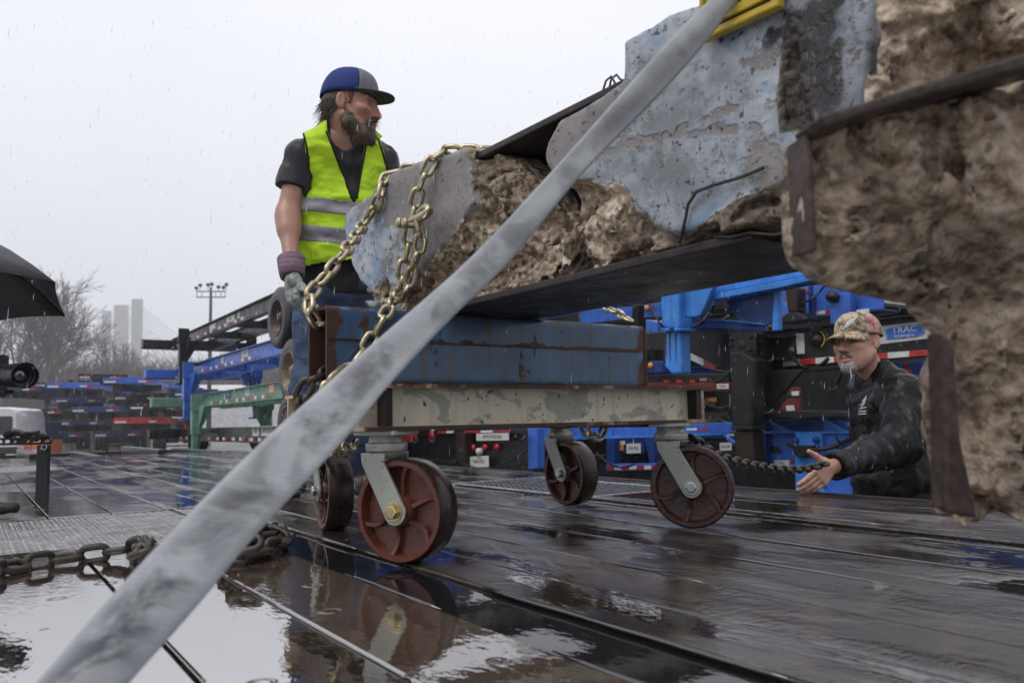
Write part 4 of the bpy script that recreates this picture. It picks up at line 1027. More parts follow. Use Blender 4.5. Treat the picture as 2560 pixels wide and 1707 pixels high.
# ---------------------------------------------------------------- people
def skin(name, c, red=(0.42, 0.12, 0.09)):
    t = NT(name); f = t.noise(14, 5, .6); g = t.noise(120, 3, .6)
    t.set(base=t.mix(t.ramp(f, [(0.4, 0), (0.75, .5)]), c, red), rough=t.ramp(g, [(0.3, .3), (0.7, .5)]), sss=.08)
    t.b.inputs["Subsurface Radius"].default_value = (.012, .004, .002); t.b.inputs["Subsurface Scale"].default_value = .5
    t.bump(t.noise(170, 4, .6), .2, .0015); return t.m
def cloth(name, c, rough=.8, fold=.35, weave=260, var=.25, wet=None):
    t = NT(name); f = t.noise(7, 5, .6); g = t.noise(9, 4, .55, None, 1.2)
    col = t.ramp(f, [(0.3, tuple(x * (1 - var) for x in c)), (0.7, tuple(min(1, x * (1 + var)) for x in c))]); t.set(base=col, rough=rough, spec=.2)
    if wet:
        sp = t.ramp(t.noise(150, 3, .7), [(0.55, 0), (0.66, 1)]); pm_ = t.ramp(t.noise(11, 4, .6), [(0.35, 0), (0.6, 1)])
        t.set(rough=t.mix(pm_, (rough,) * 3, (wet,) * 3)); b0 = t.bump(sp, .25, .0015)
    else: b0 = None
    b1 = t.bump(g, fold, .012, b0); t.bump(t.noise(weave, 2, .5), .15, .001, b1); return t.m
M['skin_a'] = skin("tanned_skin", (0.36, 0.195, 0.14)); M['skin_b'] = skin("fair_skin", (0.46, 0.265, 0.195), (0.46, 0.17, 0.13))
M['hivis'] = cloth("lime_hi_vis_polyester", (0.41, 0.63, 0.018), .6, .7, 200, .2)
def _hv():
    t = [x for x in M['hivis'].node_tree.nodes if x.type == 'VALTORGB'][0]; el = t.color_ramp.elements.new(0.12); el.color = (.16, .27, .02, 1)
_hv()
M['hivis_trim'] = cloth("black_binding", (0.012, 0.012, 0.012)); M['reflect_band'] = cloth("grey_reflective_tape", (0.235, 0.235, 0.25), .38, .3, 300, .2)
M['tee'] = cloth("wet_black_cotton", (0.018, 0.018, 0.022), .6, .5, 240, .3, .35)
def denim():
    t = NT("wet_blue_denim"); f = t.noise(6, 6, .65, t.co((1, 1, .5)), .6); g = t.noise(300, 2, .6)
    t.set(base=t.mix(t.ramp(g, [(0.4, 0), (0.6, .35)]), t.ramp(f, [(0.3, (0.014, 0.026, 0.062)), (0.55, (0.035, 0.065, 0.14)), (0.75, (0.10, 0.15, 0.25))]), (0.02, 0.03, 0.06)), rough=.7)
    t.bump(t.noise(14, 4, .6, t.co((1, 1, 1.8)), 1.0), .6, .012); return t.m
M['denim'] = denim(); M['boot'] = simple("wet_brown_leather", (0.045, 0.03, 0.02), .35, 0, .4, 12, .3, 50); M['sole'] = simple("black_rubber_sole", (0.012, 0.012, 0.012), .5)
M['cap_blue'] = cloth("navy_cap_cotton", (0.022, 0.040, 0.17), .75, .15, 300, .15); M['cap_grey'] = cloth("heather_grey_cap", (0.17, 0.165, 0.185), .8, .1, 300, .3); M['cap_under'] = cloth("green_brim_lining", (0.065, 0.095, 0.065), .8, .1)
M['beard'] = simple("brown_beard", (0.085, 0.055, 0.036), .55, 0, .5, 40, .5, 160); M['hair'] = simple("dark_brown_hair", (0.080, 0.056, 0.038), .5, 0, .5, 40, .5, 160)
M['goatee'] = simple("white_goatee", (0.34, 0.325, 0.30), .6, 0, .4, 60, .6, 260); M['moustache'] = simple("grey_moustache", (0.12, 0.10, 0.085), .6, 0, .4, 60, .5, 200)
M['eye'] = simple("eyeball", (0.45, 0.42, 0.38), .15, 0, .05); M['iris'] = simple("dark_iris", (0.02, 0.016, 0.012), .1); M['lip'] = simple("lip", (0.30, 0.11, 0.085), .4); M['mouth'] = simple("open_mouth", (0.03, 0.008, 0.008), .5)
M['jacket'] = cloth("wet_black_softshell", (0.006, 0.006, 0.0075), .55, .9, 300, .25, .15); M['trousers'] = cloth("dark_trousers", (0.014, 0.014, 0.017), .7)
M['ring'] = simple("gold_ring", (0.7, 0.55, 0.3), .2, 1.0)
def glove_mat():
    t = NT("stained_work_glove"); f = t.noise(16, 5, .6); g = t.noise(30, 4, .6)
    t.set(base=t.mix(t.ramp(g, [(0.5, 0), (0.62, 1)]), t.ramp(f, [(0.35, (0.09, 0.10, 0.075)), (0.5, (0.27, 0.31, 0.27)), (0.7, (0.42, 0.47, 0.43))]), (0.05, 0.045, 0.035)), rough=.65); t.bump(t.noise(40, 4, .6), .5, .006); return t.m
M['glove'] = glove_mat()
def cuff_mat():
    t = NT("striped_glove_cuff"); sp = t.n("ShaderNodeSeparateXYZ"); t.l(t.tc.outputs["Object"], sp.inputs[0])
    z = t.math('MULTIPLY', sp.outputs[2], 1 / .022); fr = t.math('FRACT', z)
    col = t.ramp(fr, [(0.0, (0.02, 0.02, 0.03)), (0.10, (0.13, 0.11, 0.14)), (0.45, (0.30, 0.075, 0.12)), (0.72, (0.16, 0.13, 0.17))], 'CONSTANT')
    t.set(base=t.mix(t.ramp(t.noise(60, 4, .6), [(0.45, 0), (0.7, .6)]), col, (0.20, 0.19, 0.22)), rough=.8); return t.m
M['cuff'] = cuff_mat()
def camo():
    t = NT("digital_camo_cap"); q = t.n("ShaderNodeVectorMath"); q.operation = 'SNAP'; q.inputs[1].default_value = (.004,) * 3; t.l(t.tc.outputs["Object"], q.inputs[0])
    f = t.noise(26, 4, .6, q.outputs[0], .4); t.set(base=t.ramp(f, [(0.0, (0.06, 0.065, 0.05)), (0.40, (0.26, 0.19, 0.12)), (0.50, (0.48, 0.38, 0.27)), (0.60, (0.17, 0.16, 0.13)), (0.65, (0.56, 0.52, 0.46))], 'CONSTANT'), rough=.85); return t.m
M['camo'] = camo(); M['pink_text'] = simple("pink_embroidery", (0.62, 0.10, 0.25), .7); M['white_thread'] = simple("white_embroidery", (0.62, 0.62, 0.64), .7)

def join_mesh(ms, name):
    V = []; F = []; n = 0
    for me in ms:
        V.append(coords(me)); k = len(me.polygons); fi = np.empty(k * 4, np.int32); me.loops.foreach_get("vertex_index", fi); F.append(fi.reshape(-1, 4) + n); n += len(me.vertices)
    V = np.concatenate(V); F = np.concatenate(F); me = bpy.data.meshes.new(name)
    me.vertices.add(len(V)); me.vertices.foreach_set("co", V.ravel()); me.loops.add(len(F) * 4); me.loops.foreach_set("vertex_index", F.ravel())
    me.polygons.add(len(F)); me.polygons.foreach_set("loop_start", np.arange(len(F), dtype=np.int32) * 4); me.polygons.foreach_set("use_smooth", np.ones(len(F), bool))
    me.update(calc_edges=True); me.validate(); return me
def azv(a): a = math.radians(a); return np.array([math.sin(a), math.cos(a), 0.0])
def frame(az, pitch=0.0, roll=0.0):
    """columns: forward, left, up"""
    f = azv(az); l = np.array([-f[1], f[0], 0]); u = np.array([0, 0, 1.0]); p = math.radians(pitch)
    f2 = f * math.cos(p) + u * math.sin(p); u2 = u * math.cos(p) - f * math.sin(p); r = math.radians(roll)
    l3 = l * math.cos(r) + u2 * math.sin(r); u3 = u2 * math.cos(r) - l * math.sin(r)
    return np.stack([f2, l3, u3], 1)
def bounds(pts, m): P = np.array(pts); return P.min(0) - m, P.max(0) + m
def head_sdf(c, A, sc, neck, res=.0034, jaw=1.0, full=0.0):
    q = lambda x, y, z: c + A @ (np.array([x, y, z]) * sc)
    lo, hi = bounds([c, neck], .15 * sc); g = SDF(lo, hi, res); E = lambda p, r, k=.02, mode='add': g.ell(q(*p), np.array(r) * sc, k * sc, mode, A)
    C = lambda p, p2, r1, r2, k=.012, mode='add': g.cone(q(*p), q(*p2), r1 * sc, r2 * sc, k * sc, mode)
    E((-.012, 0, .032), (.100, .077, .095), .01); E((.028, 0, -.045), (.070, .062 * jaw, .078), .03); E((.064, 0, -.103), (.028, .030, .022), .03)
    for s in (-1, 1):
        if full: E((.048, s * .040, -.062), (.034, .028, .042), .03)
        C((-.005, s * .062, -.055), (.055, s * .032, -.105), .018, .018, .03); E((.066, s * .043, -.022), (.026, .026, .020), .025); C((.086, s * .010, .028), (.074, s * .046, .024), .011, .010, .014)
        E((.098, s * .032, .004), (.015, .019, .012), .012, 'sub'); E((.100, s * .014, -.038), (.015, .0095, .0095), .008)
    C((.090, 0, .022), (.114, 0, -.030), .0085, .0125, .014); E((.116, 0, -.034), (.012, .0115, .010), .008)
    C((.090, -.022, -.071), (.101, 0, -.066), .006, .0075, .008); C((.101, 0, -.066), (.090, .022, -.071), .0075, .006, .008)
    C((.087, -.020, -.080), (.097, 0, -.083), .006, .008, .008); C((.097, 0, -.083), (.087, .020, -.080), .008, .006, .008)
    C((.092, -.024, -.0755), (.106, 0, -.0745), .0022, .003, .003, 'sub'); C((.106, 0, -.0745), (.092, .024, -.0755), .003, .0022, .003, 'sub')
    for s in (-1, 1):
        Er = A @ np.array([[.94, -s * .34, 0], [s * .34, .94, 0], [0, 0, 1]]).T
        g.ell(q(-.016, s * .082, -.004), np.array((.019, .008, .033)) * sc, .006 * sc, 'add', Er); g.ell(q(-.010, s * .090, .0), np.array((.010, .006, .020)) * sc, .005 * sc, 'sub', Er); g.ell(q(-.012, s * .079, -.030), np.array((.010, .006, .010)) * sc, .006, 'add', Er)
    g.cone(q(-.028, 0, -.06), neck, .054 * sc, .060 * sc, .03); return g, q
def hand_cones(wr, d, pn, th, sc=1.0, curl=(20, 25, 15), spread=.02, thumb=(.75, .65, .15), fat=1.0, tcurl=12):
    d, pn, th = [np.asarray(x, float) / np.linalg.norm(x) for x in (d, pn, th)]; C = []
    for i in range(4):
        root = wr + (d * (.088 - (.0, .0, .004, .012)[i]) + th * (.031 - .0205 * i)) * sc; base = wr + (d * .012 + th * (.018 - .012 * i)) * sc
        C.append((base, root, .0155 * sc * fat, .0115 * sc * fat, .012)); L = (.95, 1.05, 1.0, .8)[i]; dirn = d + th * (spread * (1.5 - i)); a = 0; p = root
        for s, (ln, cu, r0, r1) in enumerate(zip((.043, .026, .021), curl, (.0098, .0088, .0078), (.0088, .0078, .0066))):
            a += math.radians(cu * (1 + .08 * i)); v = dirn * math.cos(a) + pn * math.sin(a); v /= np.linalg.norm(v); q = p + v * ln * L * sc
            C.append((p, q, r0 * sc * fat, r1 * sc * fat, .004)); p = q
    t0 = wr + (d * .022 + th * .030) * sc; v = th * thumb[0] + d * thumb[1] + pn * thumb[2]; v /= np.linalg.norm(v); t1 = t0 + v * .042 * sc
    C.append((wr + d * .02 * sc, t0, .015 * sc * fat, .0145 * sc * fat, .012)); C.append((t0, t1, .0145 * sc * fat, .0105 * sc * fat, .010))
    v2 = v + d * math.sin(math.radians(tcurl)); v2 /= np.linalg.norm(v2); C.append((t1, t1 + v2 * .034 * sc, .0102 * sc * fat, .0078 * sc * fat, .004)); return C
def strands(pts, dirs, ln, r, seed=1):
    rg = np.random.RandomState(seed); b = MB()
    for p, d in zip(pts, dirs):
        d = d / np.linalg.norm(d); a = np.cross(d, rg.normal(size=3)); a /= np.linalg.norm(a); c = np.cross(d, a); L = ln * rg.uniform(.5, 1.2); w = rg.normal(size=3) * L * .22
        m_ = p + d * L * .5 + w * .4; e = p + d * L + w
        V = [p + a * r, p - a * r * .5 + c * r * .87, p - a * r * .5 - c * r * .87, m_ + a * r * .7, m_ - a * r * .35 + c * r * .6, m_ - a * r * .35 - c * r * .6, e]
        b.add(V, [(0, 1, 4, 3), (1, 2, 5, 4), (2, 0, 3, 5), (3, 4, 6), (4, 5, 6), (5, 3, 6)], True)
    return b
def eyes(q, A, sc, par, look=(1, 0, 0)):
    for s in (-1, 1):
        b = MB(); b.lathe(q(.0705, s * .032, .004), A[:, 0], [(-.012 * sc, 0)] + [(.0125 * sc * math.sin(math.radians(a)), .0125 * sc * math.cos(math.radians(a))) for a in range(-80, 81, 16)] + [(.0125 * sc, 0)], 16); o = b.build("eye", M['eye'], par)
        b = MB(); d = A @ np.array(look, float); d /= np.linalg.norm(d); b.lathe(q(.0705, s * .032, .004) + d * .0118 * sc, d, [(0, .0058 * sc), (.0009, .005 * sc), (.0013, 0)], 14); b.build("iris", M['iris'], o)
def cap_mesh(q, A, sc, crown_mat, front_mat, brim_mat, under_mat, par, ff=-.10, tall=.112, brim_len=.078, brim_drop=.004, curve=.010, zb=.045, back_tilt=.02):
    """crown with the front third as its own sub-part, brim with a lining underneath"""
    rx, ry = .112, .089; cx = -.012; N, R = 56, 14
    def dome(a, t):
        x, y = math.cos(a), math.sin(a); tt = t ** .9; ct, st = math.cos(tt * math.pi / 2) ** .62, math.sin(tt * math.pi / 2) ** .95
        zz = zb - back_tilt * (1 - x) * .5 * (1 - t); k = 1 + .012 * abs(math.cos(3 * a)); fl = 1.0 + (.07 if x > .5 else 0) * st * ct
        return q(cx + rx * x * ct * k * fl, ry * y * ct * k, zz + tall * st)
    whole = MB(); V = []; 
    for j in range(R + 1):
        for i in range(N): V.append(dome(2 * math.pi * i / N, j / R))
    ang = [(2 * math.pi * (i + .5) / N + math.pi) % (2 * math.pi) - math.pi for i in range(N)]
    Fb, Ff = [], []
    for j in range(R):
        for i in range(N): (Ff if abs(ang[i]) < math.radians(58) else Fb).append((j * N + i, j * N + (i + 1) % N, (j + 1) * N + (i + 1) % N, (j + 1) * N + i))
    b = MB(); b.add(V, Fb, True); crown = b.build("cap", crown_mat, par); b = MB(); b.add(V, Ff, True); fr = b.build("front_panel", front_mat, crown)
    for o in (crown, fr): m_ = o.modifiers.new("thick", 'SOLIDIFY'); m_.thickness = .003; m_.offset = 1
    for mat, off, nm in ((brim_mat, .0022, "brim"), (under_mat, -.0022, "brim_lining")):
        b = MB(); V = []; na, nr = 24, 8
        for j in range(nr + 1):
            for i in range(na + 1):
                a = math.radians(-66 + 132 * i / na); t = j / nr; x0, y0 = cx + rx * .985 * math.cos(a), ry * .985 * math.sin(a)
                ext = brim_len * (1 - (abs(a) / math.radians(67)) ** 3.2); V.append(q(x0 + ext * t, y0 * (1 + .06 * t), zb + .006 + off - brim_drop * t * 3 - curve * (math.sin(a) ** 2) * t * 2.2))
        F = [(j * (na + 1) + i, (j + 1) * (na + 1) + i, (j + 1) * (na + 1) + i + 1, j * (na + 1) + i + 1) for j in range(nr) for i in range(na)]
        if off < 0: F = [f[::-1] for f in F]
        b.add(V, F, True); o = b.build(nm, mat, crown); m_ = o.modifiers.new("thick", 'SOLIDIFY'); m_.thickness = .0018; m_.offset = 0
    return crown
def projpx(X):
    Y = X - EYE; z = Y @ CF; return (1280 + FPX * (Y @ CR) / z) / K, (853.5 - FPX * (Y @ CU) / z) / K

# ------------------------------------------------ worker in the lime vest
p = lambda x, y, d: DP(x * K, y * K, d)
foot = GP(716, 1236); foot_l = foot + UD * .02 + azv(75) * .32
BA = frame(168)
RS, LS = p(692, 362, 3.42), p(880, 368, 3.56); RE, RWr = p(661, 488, 3.36), p(669, 600, 3.24); LE, LW = p(935, 505, 3.50), p(905, 600, 3.25)
CH_ = p(792, 420, 3.49); PE = p(768, 672, 3.52); NK = p(792, 312, 3.50); HC = p(806, 246, 3.48)
RH, LH = p(722, 690, 3.52), p(810, 690, 3.56); RK, LK = p(715, 880, 3.44), p(820, 880, 3.5); RA = foot + ZD * .10 - BA[:, 0] * .03; LA = foot_l + ZD * .10
def worker_body(g, grow, arms=True, legs=True):
    g.cone(p(735, 385, 3.50), p(848, 388, 3.54), .105 + grow, .105 + grow, .05, flat=(BA[:, 0], 1.15)); g.cone(p(752, 470, 3.50), p(828, 470, 3.52), .112 + grow, .112 + grow, .06, flat=(BA[:, 0], 1.12)); g.cone(p(745, 580, 3.50), p(808, 580, 3.52), .108 + grow, .108 + grow, .07, flat=(BA[:, 0], 1.1))
    g.cone(RS, p(760, 332, 3.48), .050 + grow, .060 + grow, .05); g.cone(LS, p(835, 336, 3.54), .050 + grow, .060 + grow, .05); g.cone(p(770, 325, 3.5), NK, .06 + grow, .056 + grow, .04); g.cone(p(815, 328, 3.5), NK, .06 + grow, .056 + grow, .04)
    g.cone(p(735, 655, 3.51), p(798, 655, 3.54), .115 + grow, .115 + grow, .06, flat=(BA[:, 0], 1.1))
    if arms:
        for a, e, w in ((RS, RE, RWr), (LS, LE, LW)): g.cone(a, e, .054 + grow, .045 + grow, .03); g.cone(e, w, .047 + grow, .030 + grow, .02); g.cone(e + (w - e) * .15, e + (w - e) * .35, .05 + grow, .047 + grow, .03)
    if legs:
        for h, k, a in ((RH, RK, RA), (LH, LK, LA)): g.cone(h, k, .088 + grow, .064 + grow, .04); g.cone(k, a, .062 + grow, .046 + grow, .03); g.cone(k + (a - k) * .25 - BA[:, 0] * .012, k + (a - k) * .4 - BA[:, 0] * .012, .06 + grow, .055 + grow, .03)
    return g
WA = frame(95, -6, 0); WSC = 1.10
hg, hq = head_sdf(HC, WA, WSC, NK - ZD * .03)
lo, hi = bounds([RS, LS, RE, RWr, LE, LW, PE, NK, RA, LA, foot, RH, LH], .16)
bg_ = worker_body(SDF(lo, hi, .0075), 0.0)
for w_, e_ in ((RWr, RE), (LW, LE)): bg_.cone(w_, w_ + (w_ - e_) / np.linalg.norm(w_ - e_) * .09, .03, .026, .02)
me = join_mesh([hg.mesh("h"), bg_.mesh("b")], "worker_body"); worker = put("person", me, None, M['skin_a'])
tag(worker, "bearded man in lime safety vest and blue grey cap standing behind the blue tube", "person")
eyes(hq, WA, WSC, worker, (1, -.1, -.1))
# beard, hair
hl, hh = bounds([HC], .19); g = SDF(hl, hh, .0040); X, sl = g.grid()
E = lambda pt, r, k=.02, mode='add': g.ell(hq(*pt), np.array(r) * WSC, k, mode, WA)
E((.060, 0, -.118), (.052, .052, .040), .02); E((.070, 0, -.158), (.040, .036, .045), .03)
for s in (-1, 1):
    g.cone(hq(-.004, s * .068, -.035), hq(.020, s * .062, -.085), .012, .022, .02); g.cone(hq(.018, s * .060, -.085), hq(.065, s * .030, -.125), .026, .032, .03); g.cone(hq(.104, s * .006, -.052), hq(.084, s * .034, -.072), .0085, .010, .01); g.cone(hq(.084, s * .034, -.072), hq(.070, s * .040, -.105), .010, .018, .015)
E((.105, 0, -.077), (.020, .017, .011), .006, 'sub')
g.d += fbm(X, 45, 3, 71).astype(np.float32) * .009
me = g.mesh("beard"); c = coords(me); beard = put("beard", me, worker, M['beard'])
rg = np.random.RandomState(5); no = np.empty(len(c) * 3, np.float32); me.vertices.foreach_get("normal", no); no = no.reshape(-1, 3)
idx = rg.choice(len(c), 1100); lowf = np.clip((hq(0, 0, -.07)[2] - c[idx, 2]) / .10, 0, 1)
b = strands(c[idx], no[idx] * .5 + np.array([0, 0, -1.0]) * (.4 + lowf[:, None]) + WA[:, 0] * .2, .022, .0009, 6); o = b.build("beard_strands", M['beard'], beard); o["kind"] = "stuff"
b = MB(); b.lathe(hq(.095, 0, -.0765), WA[:, 0], [(0, .017), (.004, .012), (.005, 0)], 14); b.build("mouth", M['mouth'], worker)
g = SDF(hl, hh, .0045); X, sl = g.grid(); E((-.032, 0, .012), (.084, .080, .082), .01); g.cone(hq(-.075, 0, -.02), hq(-.085, 0, -.075), .045, .03, .03)
for s in (-1, 1): g.cone(hq(.022, s * .070, .035), hq(.018, s * .073, -.005), .012, .008, .01)
g.d = np.maximum(g.d, ((X - hq(.03, 0, 0)) @ WA[:, 0]).astype(np.float32)); g.ell(hq(-.012, -.09, -.01), (.032, .03, .042), .01, 'sub'); g.ell(hq(-.012, .09, -.01), (.032, .03, .042), .01, 'sub'); g.d += fbm(X, 50, 2, 75).astype(np.float32) * .006
me = g.mesh("hair"); c = coords(me); hair = put("hair", me, worker, M['hair']); no = np.empty(len(c) * 3, np.float32); me.vertices.foreach_get("normal", no); no = no.reshape(-1, 3)
m_ = np.where(((c - HC) @ WA[:, 0] < -.05) & (c[:, 2] < HC[2] + .02))[0]; idx = rg.choice(m_, 500)
o = strands(c[idx], no[idx] * .45 + np.array([0, 0, -1.0]) - WA[:, 0] * .3, .05, .0010, 8).build("hair_strands", M['hair'], hair); o["kind"] = "stuff"
wcap = cap_mesh(hq, WA, WSC, M['cap_blue'], M['cap_grey'], M['cap_grey'], M['cap_under'], worker, tall=.108, brim_len=.074, brim_drop=.0008, curve=.0015, zb=.042, back_tilt=.016)
# tee with sleeves
lo, hi = bounds([RS, LS, PE, NK, p(640, 440, 3.3), p(935, 440, 3.5)], .17); g = worker_body(SDF(lo, hi, .0068), .010, False, False)
sr, slv = RS + (RE - RS) * .62, LS + (LE - LS) * .62; g.cone(RS, sr, .064, .066, .03); g.cone(LS, slv, .064, .066, .03); X, sl = g.grid()
g.d += (fbm(X * np.array([1, 1, .6], np.float32), 11, 3, 81) * .020 - np.abs(fbm(X * np.array([1, 1, .5], np.float32), 16, 2, 83)) * .010).astype(np.float32)
for q0, q1 in ((RS, RE), (LS, LE)):
    dd = (q1 - q0) / np.linalg.norm(q1 - q0); loc = np.maximum(((X - (q0 + (q1 - q0) * .58)) @ dd), -((np.linalg.norm(X - (q0 + (q1 - q0) * .7), axis=-1)) * 0 + .3)); near_arm = np.linalg.norm(X - (q0 + (q1 - q0) * .65), axis=-1) < .12
    g.d = np.where(near_arm & (np.abs((X - RS) @ BA[:, 1]) < 9), np.maximum(g.d, np.where(near_arm & (np.abs(((X - CH_) @ BA[:, 1])) > .17), loc, -1)), g.d).astype(np.float32)
g.cone(NK + ZD * .06, NK - ZD * .022 + BA[:, 0] * .05, .076, .064, .004, 'sub'); g.d = np.maximum(g.d, PE[2] - .02 - X[..., 2]).astype(np.float32)
put("shirt", g.mesh("shirt"), worker, M['tee'])
# vest
lo, hi = bounds([p(665, 330, 3.4), p(905, 330, 3.6), PE, NK], .17); g = worker_body(SDF(lo, hi, .0056), .030, False, False); X, sl = g.grid()
g.cone(p(745, 480, 3.49), p(742, 605, 3.49), .128, .142, .06); g.cone(p(825, 480, 3.52), p(820, 600, 3.52), .128, .138, .06)
fold = fbm(X * np.array([1, 1, 2.2], np.float32), 7, 3, 91) * .020 - np.abs(fbm(X * np.array([1, 1, 1.6], np.float32), 9, 2, 97)) * .014 + .004 + np.sin(X[..., 2] * 75 + fbm(X, 5, 2, 95) * 7) * .0035 * np.clip((CH_[2] - X[..., 2]) / .1, 0, 1)
g.d += fold.astype(np.float32)
px, py = projpx(X); fr = ((X - CH_) @ BA[:, 0]) > -.005
vneck = poly_sd(px, py, [(750, 262), (752, 300), (812, 470), (816, 470), (838, 330), (834, 262)]) / 523.
rarm = poly_sd(px, py, [(560, 240), (692, 292), (700, 330), (706, 410), (690, 446), (670, 520), (560, 520)]) / 523.; larm = poly_sd(px, py, [(1020, 240), (872, 318), (882, 350), (898, 420), (912, 470), (1020, 520)]) / 523.
cut = np.minimum(rarm, larm); cutf = np.where(fr, np.minimum(cut, vneck), np.minimum(cut, np.linalg.norm(X - NK, axis=-1) - .10))
hem = (p(740, 611, 3.4)[2] + ((X - p(740, 611, 3.4)) @ CR) * .14) - X[..., 2]
g.d = np.maximum(np.maximum(g.d, -cutf + .0), hem).astype(np.float32)
me = g.mesh("vest"); c = coords(me); me.materials.append(M['hivis']); me.materials.append(M['hivis_trim'])
pc = np.empty(len(me.polygons) * 3, np.float32); me.polygons.foreach_get("center", pc); pc = pc.reshape(-1, 3); qx, qy = projpx(pc); frp = ((pc - CH_) @ BA[:, 0]) > -.005
tr = np.minimum(poly_sd(qx, qy, [(560, 240), (692, 292), (700, 330), (706, 410), (690, 446), (670, 520), (560, 520)]), poly_sd(qx, qy, [(1020, 240), (872, 318), (882, 350), (898, 420), (912, 470), (1020, 520)]))
tr = np.where(frp, np.minimum(tr, poly_sd(qx, qy, [(750, 262), (752, 300), (812, 470), (816, 470), (838, 330), (834, 262)])), tr)
hemp = -((p(740, 611, 3.4)[2] + ((pc - p(740, 611, 3.4)) @ CR) * .14) - pc[:, 2]); zipx = np.abs(qx - 813 - (qy - 470) * -.03) + (qy < 468) * 99 + (~frp) * 99
me.polygons.foreach_set("material_index", (hemp < .005).astype(np.int32)); vest = put("safety_vest", me, worker)
def on_mesh(o, x, y, lift=.002):
    d = ray(x * K, y * K); d = d / np.linalg.norm(d); ok, loc, nor, i = o.ray_cast(Vector(EYE), Vector(d)); return (np.array(loc) - d * lift) if ok else None
bpy.context.view_layer.update()
for pl_, r_ in (([(749, 301), (770, 355), (790, 408), (810, 466)], .0042), ([(841, 332), (834, 370), (826, 415), (818, 466)], .0042), ([(694, 296), (703, 332), (709, 370), (709, 408), (694, 446)], .0045), ([(869, 320), (879, 350), (890, 392), (896, 420)], .0045), ([(814, 470), (812, 500), (810, 540), (808, 592)], .0022)):
    q_ = []
    for (xa, ya), (xb, yb) in zip(pl_[:-1], pl_[1:]):
        for t_ in np.linspace(0, 1, 6, endpoint=False):
            h_ = on_mesh(vest, xa + (xb - xa) * t_, ya + (yb - ya) * t_)
            if h_ is not None and np.linalg.norm(h_ - CH_) < .45 and (not q_ or np.linalg.norm(h_ - q_[-1]) < .06): q_.append(h_)
    if len(q_) > 2: b = MB(); b.tube(q_, r_, 7); b.build("vest_binding", M['hivis_trim'], vest)
for y0, y1, yr in ((456, 490, 12), (519, 556, 15)):
    g2 = SDF(lo, hi, .0056); g2.d = g.d - .0045; tilt = ((X - p(690, y0, 3.4)) @ CR) * -(yr / 130.)
    zt, zb_ = p(690, y0, 3.4)[2], p(690, y1, 3.4)[2]; g2.d = np.maximum(np.maximum(g2.d, X[..., 2] - (zt + tilt)), (zb_ + tilt) - X[..., 2]).astype(np.float32); put("reflective_band", g2.mesh("band"), vest, M['reflect_band'])
# faint print on the vest chest
# jeans
lo, hi = bounds([RH, LH, RK, LK, RA, LA, PE], .17); g = SDF(lo, hi, .0075)
g.cone(p(735, 655, 3.51), p(798, 655, 3.54), .122, .122, .06, flat=(BA[:, 0], 1.1))
for h, k, a in ((RH, RK, RA), (LH, LK, LA)): g.cone(h, k, .100, .078, .05); g.cone(k, a, .078, .070, .04)
X, sl = g.grid(); g.d += (fbm(X * np.array([1, 1, 1.8], np.float32), 8, 3, 101) * .016 + np.sin(X[..., 2] * 60 + fbm(X, 6, 2, 103) * 6) * .004 * np.exp(-((X[..., 2] - RK[2]) / .16) ** 2)).astype(np.float32)
g.d = np.maximum(g.d, X[..., 2] - p(760, 640, 3.5)[2]); g.d = np.maximum(g.d, .075 - X[..., 2]).astype(np.float32); put("jeans", g.mesh("jeans"), worker, M['denim'])
for a, f0, d in ((RA, foot, azv(160)), (LA, foot_l, azv(150))):
    g = SDF(f0 - .24, f0 + np.array([.24, .24, .26]), .0065); g.cone(f0 + ZD * .15 - d * .05, f0 + ZD * .07 - d * .04, .056, .054, .02); g.cone(f0 + ZD * .058 - d * .06, f0 + ZD * .045 + d * .13, .050, .046, .03); g.plane(f0 + ZD * .012, -ZD); g.plane(f0 + ZD * .17, ZD); bo = put("boot", g.mesh("boot"), worker, M['boot'])
    g = SDF(f0 - .24, f0 + np.array([.24, .24, .1]), .0065); g.cone(f0 + ZD * .02 - d * .065, f0 + ZD * .02 + d * .135, .052, .050, .01); g.plane(f0 + ZD * .024, ZD, .001); g.plane(f0 + ZD * .001, -ZD, .001); put("sole", g.mesh("sole"), bo, M['sole'])
# gloves: cuff and hand
for w_, e_, nm, d, pn, th in ((RWr, RE, "r", None, None, None), (LW, LE, "l", None, None, None)):
    ax = (w_ - e_) / np.linalg.norm(w_ - e_); hd = ax * .25 + np.array([.05, -.1, -1.0]); hd /= np.linalg.norm(hd)
    b = MB(); b.lathe(w_ + ax * .0, ax, [(-.012, .040), (-.010, .0565), (.0, .0555), (.040, .0535), (.075, .049), (.078, .036)], 28); o = b.build("glove_cuff", M['cuff'], worker)
    side = CR if nm == "r" else -CR; fwd = -CF
    hp = w_ + ax * .070; cs = hand_cones(hp, hd, (side * .75 - fwd * .4), (fwd * .75 + side * .55), 1.16, (38, 48, 30), .03, (.6, .7, .45), 1.28, 25)
    lo, hi = bounds([c[0] for c in cs] + [c[1] for c in cs], .05); g = SDF(lo, hi, .0042)
    for c in cs: g.cone(*c[:4], k=c[4] + .004)
    X, sl = g.grid(); g.d += (fbm(X, 30, 3, 111) * .005).astype(np.float32); put("glove", g.mesh("glove"), o, M['glove'])

